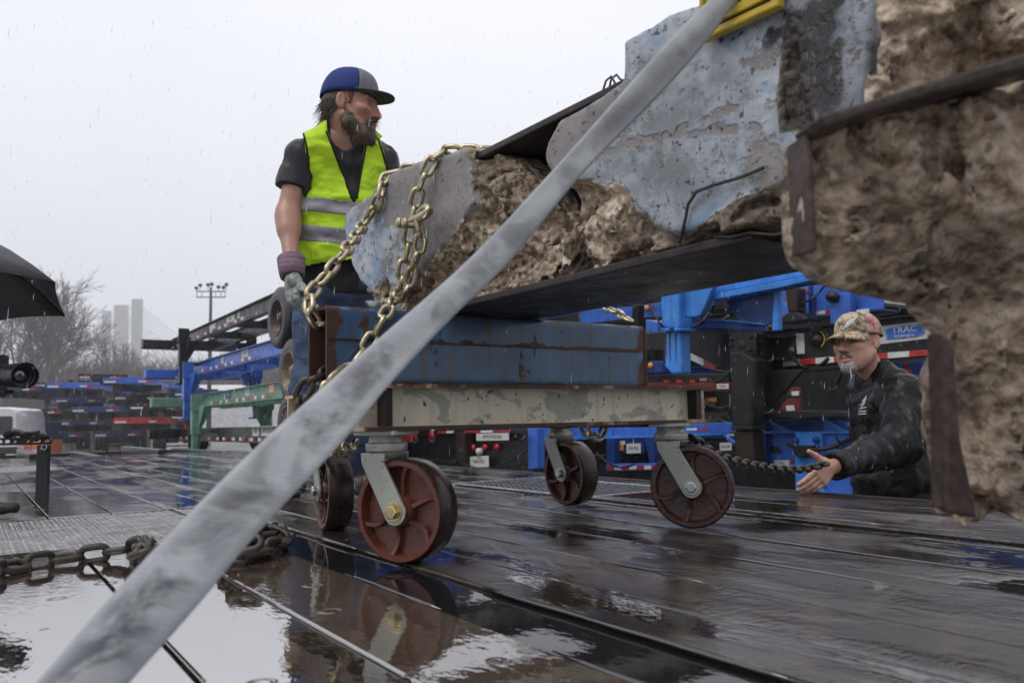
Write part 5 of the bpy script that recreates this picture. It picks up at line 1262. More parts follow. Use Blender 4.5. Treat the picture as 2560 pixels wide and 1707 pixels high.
# ------------------------------------------------ man in the black jacket beyond the deck edge
HB = p(1970, 786, 3.78); BB = frame(240, -1, 2); SB = 1.06
NB = p(2016, 868, 3.80); gz0 = GROUND
JS, FS = p(2072, 905, 3.62), p(1990, 900, 4.02); JE, JW = p(2068, 1022, 3.42), p(1915, 1072, 3.13); FE, FW = p(2000, 1040, 4.1), p(2010, 1150, 4.05)
JH = p(2060, 1130, 3.75); bz = lambda q, z: np.array([q[0], q[1], z])
JLH, JRH = JH + frame(243)[:, 1] * .10 - ZD * .05, JH - frame(243)[:, 1] * .10 - ZD * .05; LKn, RKn = bz(JLH, -.52), bz(JRH, -.52); LAn, RAn = bz(JLH, GROUND + .09), bz(JRH, GROUND + .09)
JB = frame(243)
def man_body(g, grow, arms=True):
    L = JB[:, 1]
    g.cone(p(2058, 930, 3.72), p(2010, 925, 3.92), .125 + grow, .115 + grow, .06); g.cone(p(2066, 1000, 3.74), p(2030, 1000, 3.90), .135 + grow, .135 + grow, .07); g.cone(JH + L * .05 + ZD * .05, JH - L * .05 + ZD * .05, .145 + grow, .145 + grow, .07)
    g.cone(JS, NB, .072 + grow, .062 + grow, .05); g.cone(FS, NB, .072 + grow, .062 + grow, .05)
    if arms: g.cone(JS, JE, .064 + grow, .050 + grow, .03); g.cone(JE, JW, .050 + grow, .029 + grow, .02); g.cone(FS, FE, .064 + grow, .05 + grow, .03); g.cone(FE, FW, .05 + grow, .03 + grow, .02)
    return g
hg, bq = head_sdf(HB, BB, SB, NB - ZD * .04, jaw=1.1, full=1.0)
lo, hi = bounds([JS, FS, JE, JW, FE, FW, JH, NB, LAn, RAn], .19); g = man_body(SDF(lo, hi, .009), 0)
for h, k, a in ((JLH, LKn, LAn), (JRH, RKn, RAn)): g.cone(h, k, .09, .062, .04); g.cone(k, a, .06, .045, .03)
wrist = JW; d1 = p(1876, 1118, 3.06) - wrist; d1 /= np.linalg.norm(d1); thd = p(1848, 1056, 3.06) - wrist; thd = thd - d1 * (thd @ d1); thd /= np.linalg.norm(thd); pn1 = np.cross(d1, thd)
if pn1 @ CF < 0: pn1 = -pn1                                        # palm faces away, back of the hand to the camera
cs = hand_cones(p(1906, 1068, 3.115), d1, pn1, thd, 1.0, (12, 16, 12), -.03, (.95, .32, .1), 1.17, 10)
lo2, hi2 = bounds([c[0] for c in cs] + [c[1] for c in cs] + [wrist], .04); g3 = SDF(lo2, hi2, .0028); g3.cone(JE + (JW - JE) * .8, p(1906, 1068, 3.115) + d1 * .01, .030, .026, .01)
for c in cs: g3.cone(*c[:4], k=c[4])
cs2 = hand_cones(FW + (FW - FE) / np.linalg.norm(FW - FE) * .02, (FW - FE), ZD * -1, JB[:, 1], 1.0, (30, 35, 20)); g4 = SDF(*bounds([c[0] for c in cs2] + [c[1] for c in cs2], .04), .0045)
for c in cs2: g4.cone(*c[:4], k=c[4])
me = join_mesh([hg.mesh("h"), g.mesh("b"), g3.mesh("hand"), g4.mesh("hand2")], "man_body"); man = put("person", me, None, M['skin_b'])
tag(man, "grey bearded man in wet black jacket and camouflage cap reaching over the deck edge", "person")
eyes(bq, BB, SB, man, (1, .2, -.05))
rr = cs[9]  # ring on the third finger
b = MB(); fdir = (rr[1] - rr[0]) / np.linalg.norm(rr[1] - rr[0]); b.lathe(rr[0] + fdir * .014, fdir, [(-.003, .0094), (-.003, .0112), (.003, .0112), (.003, .0094)], 20); b.build("finger_ring", M['ring'], man)
hl, hh = bounds([HB], .17); g = SDF(hl, hh, .0036); X, sl = g.grid(); E = lambda pt, r, k=.012, mode='add': g.ell(bq(*pt), np.array(r) * SB, k, mode, BB)
E((.070, 0, -.112), (.036, .040, .030), .012); g.cone(bq(.084, -.026, -.088), bq(.074, -.020, -.115), .010, .014, .012); g.cone(bq(.084, .026, -.088), bq(.074, .020, -.115), .010, .014, .012); g.d += fbm(X, 70, 2, 121).astype(np.float32) * .003
me = g.mesh("goatee"); c = coords(me); gt = put("goatee", me, man, M['goatee']); no = np.empty(len(c) * 3, np.float32); me.vertices.foreach_get("normal", no); no = no.reshape(-1, 3); idx = rg.choice(len(c), 380)
o = strands(c[idx], no[idx] + np.array([0, 0, -.6]), .006, .0006, 4).build("goatee_strands", M['goatee'], gt); o["kind"] = "stuff"
g = SDF(hl, hh, .0036); X, sl = g.grid()
for s in (-1, 1): g.cone(bq(.106, s * .004, -.054), bq(.090, s * .030, -.070), .0075, .0065, .006)
g.d += fbm(X, 70, 2, 127).astype(np.float32) * .002; put("moustache", g.mesh("moustache"), man, M['moustache'])
for s in (-1, 1):
    b = MB(); b.tube([bq(.093, s * .014, .026), bq(.092, s * .030, .030), bq(.080, s * .046, .025)], [.004, .0045, .003], 6); b.build("eyebrow", M['moustache'], man)
mcap = cap_mesh(bq, BB, SB, M['camo'], M['camo'], M['camo'], M['camo'], man, tall=.098, brim_len=.072, brim_drop=.0075, curve=.012, zb=.036, back_tilt=.018)
# jacket
lo, hi = bounds([JS, FS, JE, JW, FE, FW, JH - ZD * .05, NB], .20); g = man_body(SDF(lo, hi, .0064), .018, False); X, sl = g.grid()
def sleeve(a, e, w, r0, r1, r2): g.cone(a, e, r0, r1, .03); g.cone(e, w, r1, r2, .025)
sleeve(JS, JE, JW, .085, .074, .052); sleeve(FS, FE, FW, .085, .074, .052)
g.cone(NB - ZD * .02, NB + ZD * .035 + BB[:, 0] * .012, .078, .074, .02)
ta = np.clip((X - JE) @ ((JW - JE) / np.linalg.norm(JW - JE)), -.4, .4); dline = np.linalg.norm(X - JE, axis=-1)
n5 = fbm(X, 7, 2, 131)
fold = np.sin(ta * 88 + n5 * 6 + X[..., 2] * 20) * .012 * np.exp(-(np.maximum(dline - .05, 0) / .22) ** 2) + fbm(X * np.array([1, 1, .7], np.float32), 9, 3, 133) * .018 + np.abs(fbm(X, 14, 2, 139)) * -.012
g.d += fold.astype(np.float32)
nd = BB[:, 2] * .95 + BB[:, 0] * .1; g.cone(NB + ZD * .10, NB + ZD * .0 + BB[:, 0] * .02, .064, .060, .003, 'sub')
g.d = np.maximum(g.d, (JH[2] - .16) - X[..., 2])
for w_, e_ in ((JW, JE), (FW, FE)):
    ax = (w_ - e_) / np.linalg.norm(w_ - e_); near_w = np.linalg.norm(X - w_, axis=-1) < .11; g.d = np.where(near_w, np.maximum(g.d, (X - (w_ + ax * -.006)) @ ax), g.d).astype(np.float32); 
jk = put("jacket", g.mesh("jacket"), man, M['jacket'])
ax = (JW - JE) / np.linalg.norm(JW - JE); b = MB(); b.lathe(JW - ax * .012, ax, [(-.006, .045), (-.004, .0555), (.010, .0545), (.012, .050), (.010, .044)], 26); b.build("jacket_cuff", M['jacket'], jk)
b = MB(); zp = [p(x, y, d) for x, y, d in ((1957, 836, 3.60), (1953, 850, 3.56), (1956, 866, 3.53), (1950, 880, 3.53))]; b.tube(zp, .0022, 6); b.build("zip_pull", M['zinc'], jk)
# trousers and shoes (mostly hidden by the deck)
lo, hi = bounds([JLH, JRH, LAn, RAn, JH], .18); g = SDF(lo, hi, .011); g.cone(JH + JB[:, 1] * .05, JH - JB[:, 1] * .05, .15, .15, .06)
for h, k, a in ((JLH, LKn, LAn), (JRH, RKn, RAn)): g.cone(h, k, .105, .08, .05); g.cone(k, a, .08, .068, .04)
g.plane(JH + ZD * .04, ZD); g.plane(LAn - ZD * .03, -ZD); put("trousers", g.mesh("trousers"), man, M['trousers'])
for a in (LAn, RAn):
    f0 = bz(a, GROUND); d = JB[:, 0]; g = SDF(f0 - .22, f0 + np.array([.22, .22, .18]), .009); g.cone(f0 + ZD * .12, f0 + ZD * .06, .05, .05, .02); g.cone(f0 + ZD * .045 - d * .06, f0 + ZD * .035 + d * .15, .045, .04, .03); g.plane(f0 + ZD * .002, -ZD); put("shoe", g.mesh("shoe"), man, M['sole'])
def text_mesh(s, size, ext=.0006, align='CENTER'):
    cu = bpy.data.curves.new("text", 'FONT'); cu.body = s; cu.size = size; cu.extrude = ext; cu.align_x = align; cu.align_y = 'CENTER'; cu.resolution_u = 2
    o = bpy.data.objects.new("tmp", cu); COL.objects.link(o); dg = bpy.context.evaluated_depsgraph_get(); me = bpy.data.meshes.new_from_object(o.evaluated_get(dg)); bpy.data.objects.remove(o); bpy.data.curves.remove(cu); return me
def text(s, size, pos, right, up, mat, par, name="lettering", sx=1.0, ext=.0006):
    me = text_mesh(s, size, ext); r = np.asarray(right, float); u = np.asarray(up, float); r = r / np.linalg.norm(r); u = u - r * (u @ r); u /= np.linalg.norm(u); n = np.cross(r, u)
    c = coords(me); w = np.asarray(pos)[None, :] + c[:, :1] * sx * r + c[:, 1:2] * u + c[:, 2:3] * n; me.vertices.foreach_set("co", w.astype(np.float32).ravel()); me.update()
    return put(name, me, par, mat)
def wrap_text(s, size, ang, z, mat, par, sx=1.0):
    """letters laid round the cap crown of the second man; ang in degrees, + = his left"""
    me = text_mesh(s, size, .0008); c = coords(me); out = []
    for x, y, zz in c:
        a = math.radians(ang) - x * sx / (.096 * SB); t = (z + y) / .098; t = min(max(t, 0.02), .95); st = t; tt = (2 / math.pi) * math.asin(min(1, st ** (1 / .95))); tq = tt ** (1 / .9); ct = math.cos(tt * math.pi / 2) ** .62
        k = 1.035 + (zz + .0008) * 6; out.append(bq(-.012 + .112 * math.cos(a) * ct * k, .089 * math.sin(a) * ct * k, .036 - .018 * (1 - math.cos(a)) * .5 * (1 - t) + .098 * t))
    me.vertices.foreach_set("co", np.array(out, np.float32).ravel()); me.update(); me.flip_normals() if False else None
    return put("embroidery", me, par, mat)
for k, s in enumerate(("NINE", "NORT", "PAPE")): wrap_text(s, .024, 84, .062 - .021 * k, M['pink_text'], mcap)
b = MB()
for k in range(5):
    a = math.radians(8 + 5 * k); b.tube([bq(-.012 + .121 * math.cos(a + i * .07) * (1 - .02 * i), .097 * math.sin(a + i * .07), .052 + .012 * i + .004 * k) for i in range(4)], .0022, 5)
b.build("embroidery", M['white_thread'], mcap)
# logo on the jacket chest: ribbed white mark over two bars
def on_jacket(x, y):
    o, d = EYE, ray(x * K, y * K); d = d / np.linalg.norm(d)
    ok, loc, nor, i = jk.ray_cast(Vector(o), Vector(d)); return (np.array(loc) - d * .003) if ok else DP(x * K, y * K, 3.62)
b = MB()
for x0, y0, x1, y1, r in ((1975, 941, 1985, 915, .0022), (1980, 938, 1988, 912, .0026), (1985, 930, 1990, 908, .0022), (1973, 930, 1988, 926, .0016), (1979, 920, 1990, 917, .0016), (1973, 940, 1990, 935, .0025), (1972, 945, 1989, 944, .0028), (1972, 951, 1989, 950, .0028)):
    b.tube([on_jacket(x0 + (x1 - x0) * t, y0 + (y1 - y0) * t) for t in (0, .33, .66, 1)], r, 5)
b.build("chest_logo", M['white_thread'], jk)
# ---------------------------------------------------------------- yard ground
def asphalt():
    t = NT("wet_asphalt"); f = t.noise(.35, 6, .6); g = t.noise(60, 4, .6); pud = t.ramp(t.noise(.22, 5, .6), [(0.46, 0), (0.54, 1)])
    t.set(base=t.ramp(f, [(0.3, (0.030, 0.030, 0.032)), (0.7, (0.060, 0.060, 0.063))]), rough=t.mix(pud, (.42,) * 3, (.05,) * 3)); t.bump(t.math('MULTIPLY', g, t.math('SUBTRACT', 1.0, pud)), .5, .01); return t.m
M['asphalt'] = asphalt()
b = MB(); N = 24
V = [(-900 + 1800 * i / N, -900 + 1800 * j / N, GROUND) for j in range(N + 1) for i in range(N + 1)]
b.add(V, [(j * (N + 1) + i, j * (N + 1) + i + 1, (j + 1) * (N + 1) + i + 1, (j + 1) * (N + 1) + i) for j in range(N) for i in range(N)])
ground = b.build("ground", M['asphalt']); tag(ground, kind="structure")

# ---------------------------------------------------------------- generic container chassis (local: x along, y across, z = 0 under the rails)
def tape(par, p0, d, up, n, seg, h, th=.004, nrm=None, first=0):
    for i in range(n):
        a = np.asarray(p0) + d * seg * i; b = MB(); b.prism([a, a + d * seg, a + d * seg + up * h, a + up * h], np.asarray(nrm) * th)
        b.build("reflective_tape", M['tape_red' if (i + first) % 2 else 'tape_white'], par)
_wheel_cache = {}
def tyre_meshes(r, w):
    k = (r, w)
    if k not in _wheel_cache:
        b = MB(); b.lathe((0, 0, 0), (0, 1, 0), [(-w / 2, r * .60), (-w / 2 - .01, r * .66), (-w / 2 - .012, r * .86), (-w / 2 + .02, r * .975), (-w / 2 + .05, r), (-.03, r), (-.025, r * .975), (.025, r * .975), (.03, r), (w / 2 - .05, r), (w / 2 - .02, r * .975), (w / 2 + .012, r * .86), (w / 2 + .01, r * .66), (w / 2, r * .60)], 40)
        c = MB(); c.lathe((0, 0, 0), (0, 1, 0), [(-w / 2 + .0, r * .61), (-w / 2 - .015, r * .60), (-w / 2 - .012, r * .56), (-w / 2 + .10, r * .52), (-w / 2 + .13, r * .30), (-w / 2 + .07, r * .22), (-w / 2 + .02, r * .12), (-w / 2 + .02, 0)], 36)
        _wheel_cache[k] = (b.mesh("tyre"), c.mesh("rim"))
    return _wheel_cache[k]
def make_chassis(col, label, L=10.0, legx=2.6, wheels=(7.6, 8.85), rim='rim', bolster_col=None, texts=None, group=None, simple_=False, wz=-.2):
    root = thing("container_chassis", label, "chassis", (0, 0, 0), group); m = M[col]; mb = M[bolster_col or col]
    X, Y, Z = np.eye(3)
    for y in (-.46, .46):
        b = MB()
        for z0, z1, w in ((0, .016, .07), (.284, .30, .07), (.016, .284, .006)): b.xbox(.15, L, y - w, y + w, z0, z1)
        b.build("rail", m, root)
    for x in np.linspace(.9, L - .6, 6):
        b = MB(); b.xbox(x - .04, x + .04, -.45, .45, .06, .22); b.build("cross_member", m, root)
    b = MB(); b.xbox(-.12, .14, -1.22, 1.22, .06, .28); b.xbox(-.16, -.12, -1.22, 1.22, .04, .30); mod_bevel(b.build("front_bolster", mb, root), .01)
    b = MB(); b.xbox(L + .001, L + .16, -1.22, 1.22, .02, .30); rb = mod_bevel(b.build("rear_bolster", mb, root), .01)
    tape(rb, (L + .162, -1.15, .06), Y, Z, *((8, .28, .10) if not simple_ else (1, .5, .09)), nrm=X)
    if simple_: tape(rb, (L + .162, .35, .06), Y, Z, 2, .32, .09, nrm=X)
    for s in (-1, 1):
        for k in range(2):
            b = MB(); b.lathe((L + .16, s * (.55 + .3 * k), .22), X, [(0, .055), (.02, .05), (.03, 0)], 14); b.build("tail_lamp", M['lamp_red'], rb)
    for s in (-1, 1):
        b = MB(); y = s * .80; b.xbox(legx - .09, legx + .09, y - .09, y + .09, -.62, .28); b.xbox(legx - .07, legx + .07, y - .07, y + .07, -1.02, -.6201); b.xbox(legx - .15, legx + .15, y - .15, y + .15, -1.06, -1.021)
        mod_bevel(b.build("landing_leg", m, root), .012)
        b = MB(); b.prism([(legx + .10, y * .95, .02), (legx + .62, y * .95, .02), (legx + .12, y * .95, -.52)], (0, -s * .02, 0)); b.prism([(legx + .093, y - .12, .28), (legx + .093, y + .12, .28), (legx + .093, y + .12, -.1), (legx + .093, y - .12, -.1)], (.02, 0, 0)); b.build("gusset", m, root)
        b = MB(); b.prism([(legx - .04, s * .70, .0), (legx - .04, s * .46, .0), (legx - .04, s * .46, -.1), (legx - .04, s * .70, -.55)], (.03, 0, 0)); b.build("knee_plate", m, root)
    b = MB(); b.xbox(legx - .03, legx + .03, -.70, .70, -.60, -.52); b.build("leg_brace", m, root)
    if wheels:
        tm, rm = tyre_meshes(.47, .26)
        for x in wheels:
            b = MB(); b.tube([(x, -1.1, -.2), (x, 1.1, -.2)], .06, 10); ax = b.build("axle", M['ch_black'], root)
            for s in (-1, 1):
                for k in (0, 1):
                    w = put("wheel", tm, root); w.location = (x, s * (1.07 - .30 * k), wz); w.rotation_euler = (0, 0, math.pi if s > 0 else 0)
                    if not tm.materials: tm.materials.append(M['tyre'])
                    r = bpy.data.objects.new("rim", rm); COL.objects.link(r); r.parent = w
                    if not rm.materials: rm.materials.append(M['rim'])
                    r.material_slots[0].link = 'OBJECT'; r.material_slots[0].material = M[rim]
        b = MB(); b.xbox(wheels[0] - .7, wheels[-1] + .7, -.40, -.30, -.22, -.02); b.xbox(wheels[0] - .7, wheels[-1] + .7, .30, .40, -.22, -.02); b.build("bogie_frame", m, root)
    if simple_:
        for y in (-.5, .5):
            b = MB(); b.xbox(.3, L - .2, y - .02, y + .02, -.30, -.004); b.xbox(L - .9, L - .85, y - .6 if y < 0 else y - .4, y + .4 if y < 0 else y + .6, -.31, -.006); b.build("underframe", M['ch_black'], root)
    # tape and plates on the side that faces the trailer
    if not simple_:
        for i in range(7):
            x = legx + .25 + i * .62; tape(root, (x, -.535, .035), X, Z, 2, .15, .062, nrm=-Y, first=i)
        for i in range(3): tape(root, (.35 + i * .55, -.535, .035), X, Z, 2, .10, .05, nrm=-Y, first=i)
    else:
        for i in range(3): tape(root, (legx + .4 + i * 1.7, -.535, .035), X, Z, 2, .22, .08, nrm=-Y, first=i)
    if texts:
        for (x, w, h, s, mt) in texts:
            b = MB(); b.xbox(x, x + w, -.474, -.4665, .13, .13 + h); pl = b.build("number_plate", M[mt], root)
            if s: text(s, h * .75, (x + w / 2, -.4755, .13 + h / 2), X, Z, M['text_black' if mt == 'white_plate' else 'text_white'], pl, sx=min(1.0, w / (len(s) * h * .5)))
    return root
def place(root, u, v, z, ang=None, dirn=None):
    """local x towards dirn (default: back along the trailer towards the camera)"""
    d = -UD if dirn is None else dirn; root.location = Vector(W(u, v, z)); root.rotation_euler = (0, 0, math.atan2(d[1], d[0]))
# --- stack beside the trailer, left of the worker
VC = 4.96; UT = UVZ(PV(432 * 1.0, 830, 4.5))[0]
zt = [UVZ(PV(674, y, 4.5))[2] - .30 for y in (741, 853, 958.6, 1066)]
x_at = UVZ(PV(674, 741, 4.5))[0]
dw = UT - UVZ(PV(692, 800, 3.76))[0]
specs = (("ch_black", "black container chassis lying on top of the stack behind the worker", 'rim_dark', UT, zt[0], dw, [(4.1, .50, .12, "", 'white_plate'), (5.55, .6, .12, "MSCU", 'white_plate'), (6.4, .16, .13, "O", 'white_plate')], 0),
         ("ch_blue", "bright blue container chassis stacked second from the top behind the worker", 'rim', UVZ(PV(441, 910, 4.5))[0], zt[1], UVZ(PV(441, 910, 4.5))[0] - UT + dw + .55, [(4.6, .22, .14, "O", 'white_plate'), (6.2, .42, .15, "5253", 'white_plate')], 0),
         ("ch_green", "sage green container chassis third in the stack behind the worker", 'rim', UVZ(PV(458, 982, 4.5))[0], zt[2], UVZ(PV(458, 982, 4.5))[0] - UT + dw + .5, [(4.2, .3, .16, "45", 'ch_deep'), (5.6, .26, .17, "O", 'white_plate'), (7.1, .3, .17, "", 'lamp_amber')], 0),
         ("ch_black", "black container chassis at the bottom of the stack with white number boards", 'rim_dark', UVZ(PV(452, 1060, 4.5))[0], zt[3], UVZ(PV(452, 1060, 4.5))[0] - UT + dw + .1, [(6.3, .42, .18, "UIIU", 'white_plate'), (6.85, .66, .18, "APMZ4236", 'white_plate')], 0))
for col, lab, rim, u0, z, wx, tx, _ in specs:
    r = make_chassis(col, lab, L=wx + 1.8, wz=-.46, legx=2.9, wheels=(wx, wx + 1.22), rim=rim, texts=tx, group="container chassis stacked beside the trailer"); place(r, u0, VC, z)
b = MB(); b.uvbox(9.6, 13.2, 4.2, 4.5, GROUND, GROUND + .75); tag(mod_bevel(b.build("timber_dunnage", M['wood_block']), .02), "brown timber dunnage under the bottom black chassis with number boards", "dunnage")

# --- far rows of stacked chassis, seen end on
far_group = "blue and black chassis stacked in the far rows"
protos = {}
for c, lab in (("ch_deep", ""), ("ch_black", ""), ("ch_blue", ""), ("ch_brightred", ""), ("ch_navy", "")):
    r = make_chassis(c, "far stacked chassis", L=8.0, legx=2.2, wheels=None, rim='rim_dark', simple_=True, group=far_group); r.location = (0, 60, 0); protos[c] = r
used = set()
def far(col, px, py_z, dep, az, label, z):
    r = protos[col]
    if col in used: r = copy_tree(protos[col])
    used.add(col); g = GP(px * K, 1135, GROUND); q = DP(px * K, 1000, dep)
    r.location = (q[0], q[1], z); d = azv(math.degrees(math.atan2(q[0], q[1])) + az); r.rotation_euler = (0, 0, math.atan2(d[1], d[0])); r["label"] = label; return r
lv = [GROUND + .98 + .62 * k for k in range(6)]
words_lv = ("on the ground", "second up", "third up", "fourth up", "fifth up", "at the top")
colname = {"ch_deep": "deep blue", "ch_black": "black", "ch_blue": "blue", "ch_brightred": "bright red", "ch_navy": "navy"}
cols_ = ((178, 50, 192, ("ch_deep", "ch_navy", "ch_black", "ch_deep", "ch_navy", "ch_black"), "in the far stack nearest the white van"),
         (292, 48, 189, ("ch_deep", "ch_navy", "ch_deep", "ch_black", "ch_blue"), "in the middle far stack"),
         (410, 45, 186, ("ch_navy", "ch_brightred", "ch_black", "ch_deep", "ch_blue"), "in the far stack beside the green chassis"))
gw = make_chassis("ch_navy", "far stacked chassis", L=8.0, legx=2.2, wheels=(5.9, 7.0), rim='rim_dark', simple_=True, group=far_group); protos['ground'] = gw
for px, dep, az, seq, where in cols_:
    for k, c in enumerate(seq):
        far('ground' if k == 0 else c, px + (-6, 5, 0, 8, -5, 3)[k], 0, dep + (0, .5, -.4, .3, 0, -.2)[k], az + (-8, 6, 0, -12, 8, -20)[k], "%s container chassis %s %s" % (colname["ch_navy" if k == 0 else c], words_lv[k], where), lv[k])
for px, dep, z, c, lab in ((225, 56, lv[5] - .1, "ch_black", "black chassis poking up behind the far blue stacks"), (350, 55, lv[4] + .25, "ch_blue", "blue chassis sloping up behind the middle far stack"), (455, 52, lv[4] + .1, "ch_navy", "navy chassis behind the legs of the green chassis")):
    r = far(c, px, 0, dep, 196, lab, z)

# --- the yard behind the dolly: pieces measured on planes parallel to the trailer
c3 = lambda x, y: (1470 + x / 5.02, 606.4 + y / 5.02)
c4 = lambda x, y: (1470 + x / 5.02, 863.6 + y / 5.02)
c2 = lambda x, y: (918.8 + x / 4.0, 955.5 + y / 4.0)
c5 = lambda x, y: (1359.8 + x / 4.064, 624.8 + y / 4.064)
def slab(par, name, pts, v, th, mat, bev=.008):
    b = MB(); b.prism([PV(x * K, y * K, v) for x, y in pts], VD * th); o = b.build(name, M[mat], par)
    return mod_bevel(o, bev) if bev else o
def yard(name, label, at, v, group=None):
    q = PV(at[0] * K, at[1] * K, v); return thing(name, label, "chassis", (q[0], q[1], GROUND), group)
def disc(par, name, x, y, v, r, mat, th=.02, n=20):
    b = MB(); q = PV(x * K, y * K, v); b.lathe(q, -VD, [(0, r), (th, r * .92), (th * 1.2, 0)], n); return b.build(name, M[mat], par)
def board(par, pts, v, mat, s=None, col='text_black', name="number_plate", h=.6):
    o = slab(par, name, pts, v, .006, mat, 0)
    if s:
        P = [PV(x * K, y * K, v) for x, y in pts]; c = sum(P) / len(P) - VD * .0015; right = P[1] - P[0]; up = P[0] - P[3]; hh = np.linalg.norm(up) * h; w = np.linalg.norm(right) * .86
        text(s, hh, c, right, up, M[col], o, sx=min(1.2, w / (len(s) * hh * .56)))
    return o
def quad(x0, y0, x1, y1, x2=None, y2=None, x3=None, y3=None): return [(x0, y0), (x1, y0), (x1, y1), (x0, y1)]
yg = "container chassis parked behind the deck"
# black chassis with the white logo board
k1 = yard("container_chassis", "black container chassis with white logo board behind the man in black", (1800, 850), 5.3, yg)
slab(k1, "rail", [(1735, 765), (1929, 744), (2330, 699), (2330, 800), (1929, 838), (1735, 858)], 5.40, .014, 'ch_black')
slab(k1, "rail_flange", [(1735, 762), (1929, 741), (2330, 696), (2330, 699), (1929, 744), (1735, 765)], 5.30, .20, 'ch_black', 0)
slab(k1, "rail_flange", [(1735, 858), (1929, 838), (2330, 800), (2330, 805), (1929, 843), (1735, 863)], 5.30, .20, 'ch_black', 0)
slab(k1, "rail", [(1400, 775), (1560, 757), (1650, 749), (1670, 751), (1676, 770), (1676, 858), (1640, 856), (1560, 806), (1400, 800)], 5.46, .014, 'ch_black')
for a, q, m in ((0, .30, 'tape_red'), (.30, .66, 'tape_white'), (.66, 1.0, 'tape_red')):
    A, Q = np.array(c3(462, 968)), np.array(c3(872, 1168)); dn = np.array((0, 15.)); s0, s1 = A + (Q - A) * a, A + (Q - A) * q; slab(k1, "reflective_tape", [s0, s1, s1 + dn, s0 + dn], 5.452, .006, m, 0)
slab(k1, "leg_bracket", [c3(1030, 800), c3(1335, 790), c3(1340, 1300), c3(1035, 1300)], 5.16, .10, 'ch_black')
slab(k1, "landing_leg", [c3(1030, 1010), c3(1185, 1010), c3(1330, 1100), c4(1290, 590), c4(1050, 590)], 5.00, .155, 'ch_black', .02)
slab(k1, "leg_collar", [c4(1042, 575), c4(1300, 570), c4(1300, 620), c4(1046, 625)], 4.98, .20, 'ch_black')
slab(k1, "leg_foot", [c4(1070, 626), c4(1288, 621), c4(1312, 985), c4(1110, 985)], 5.02, .15, 'rust_dark', .015)
for i in range(6): disc(k1, "bolt", *c3(1268, 985 + i * 45), 5.158, .016, 'rust_brown', .02, 8)
disc(k1, "pin_hole", *c3(1166, 930), 5.159, .036, 'dark_void', .004)
for x, y in ((1062, 870), (1275, 845), (1050, 945)): disc(k1, "bolt", *c3(x, y), 5.158, .014, 'ch_black', .02, 8)
slab(k1, "gusset", [c3(1425, 1222), c3(1892, 1214), c4(1492, 372), c4(1432, 352)], 5.22, .03, 'ch_black')
for y in (842, 1092): slab(k1, "stiffener", [c3(1350, y - 8), c3(1700, y - 14), c3(1700, y + 2), c3(1350, y + 8)], 5.28, .12, 'ch_black', 0)
ty0 = lambda x: 827.6 + (x - 1798) * (803 - 827.6) / (2124 - 1798)
for i, (x0, x1) in enumerate(((1798, 1836), (1836, 1873), (1873, 1915), (1915, 1960), (1960, 2000), (2000, 2039), (2039, 2088), (2088, 2135), (2135, 2180))):
    if i in (4,): continue
    board(k1, [(x0, ty0(x0)), (x1, ty0(x1)), (x1, ty0(x1) + 13), (x0, ty0(x0) + 13.5)], 5.393, 'tape_red' if i % 2 else 'tape_white', "TRAC" if i in (1, 7) else None, 'lamp_red', "reflective_tape", .55)
board(k1, [c3(1795, 800), c3(1890, 795), c3(1897, 1030), c3(1812, 1035)], 5.393, 'white_plate', None)
for r, m, th in ((.062, 'black_steel', .03), (.056, 'black_matte', .034)): disc(k1, "reflector_disc", *c3(2045, 868), 5.39, r, m, th, 28)
b = MB(); q = PV(*(np.array(c3(2045, 868)) * K), 5.36); b.tube([q + (-UD * math.cos(a) + ZD * math.sin(a)) * .064 for a in np.linspace(-1.15, 1.15, 9)], .006, 6); b.build("yellow_clip", M['yellow_plastic'], k1)
P = [PV(x * K, y * K, 5.395) for x, y in (c3(1720, 985), c3(1780, 978))]; text("45", .05, (P[0] + P[1]) / 2 - VD * .004, P[1] - P[0], ZD, M['text_white'], k1)
lb = board(k1, [(1990, 753), (2240, 724), (2240, 764), (1990, 794)], 5.392, 'white_plate', None, name="logo_board")
hx = [(2032, 758.5), (2046, 751.5), (2084, 746), (2121.5, 742.5), (2122.5, 766), (2108, 773), (2070, 777.5), (2036, 780)]
cxx, cyy = np.mean([h[0] for h in hx]), np.mean([h[1] for h in hx])
slab(lb, "logo_panel", hx, 5.387, .004, 'ch_blue', 0); slab(lb, "logo_rim", [(cxx + (x - cxx) * .955, cyy + (y - cyy) * .91) for x, y in hx], 5.3855, .001, 'white_plate', 0); slab(lb, "logo_field", [(cxx + (x - cxx) * .93, cyy + (y - cyy) * .86) for x, y in hx], 5.384, .001, 'ch_blue', 0)
P = [PV(x * K, y * K, 5.383) for x, y in ((2050, 761), (2104, 755.5))]; text("TRAC", .062, (P[0] + P[1]) / 2 + ZD * .004, P[1] - P[0], ZD - UD * -.05, M['text_white'], lb, sx=1.15, ext=.001)
P = [PV(x * K, y * K, 5.383) for x, y in ((2056, 773), (2102, 769))]; text("INTERMODAL", .021, (P[0] + P[1]) / 2, P[1] - P[0], ZD, M['text_white'], lb, sx=1.1, ext=.001)
board(k1, [(1915, 784), (1926, 783), (1927, 800), (1916, 801)], 5.392, 'white_plate', None)
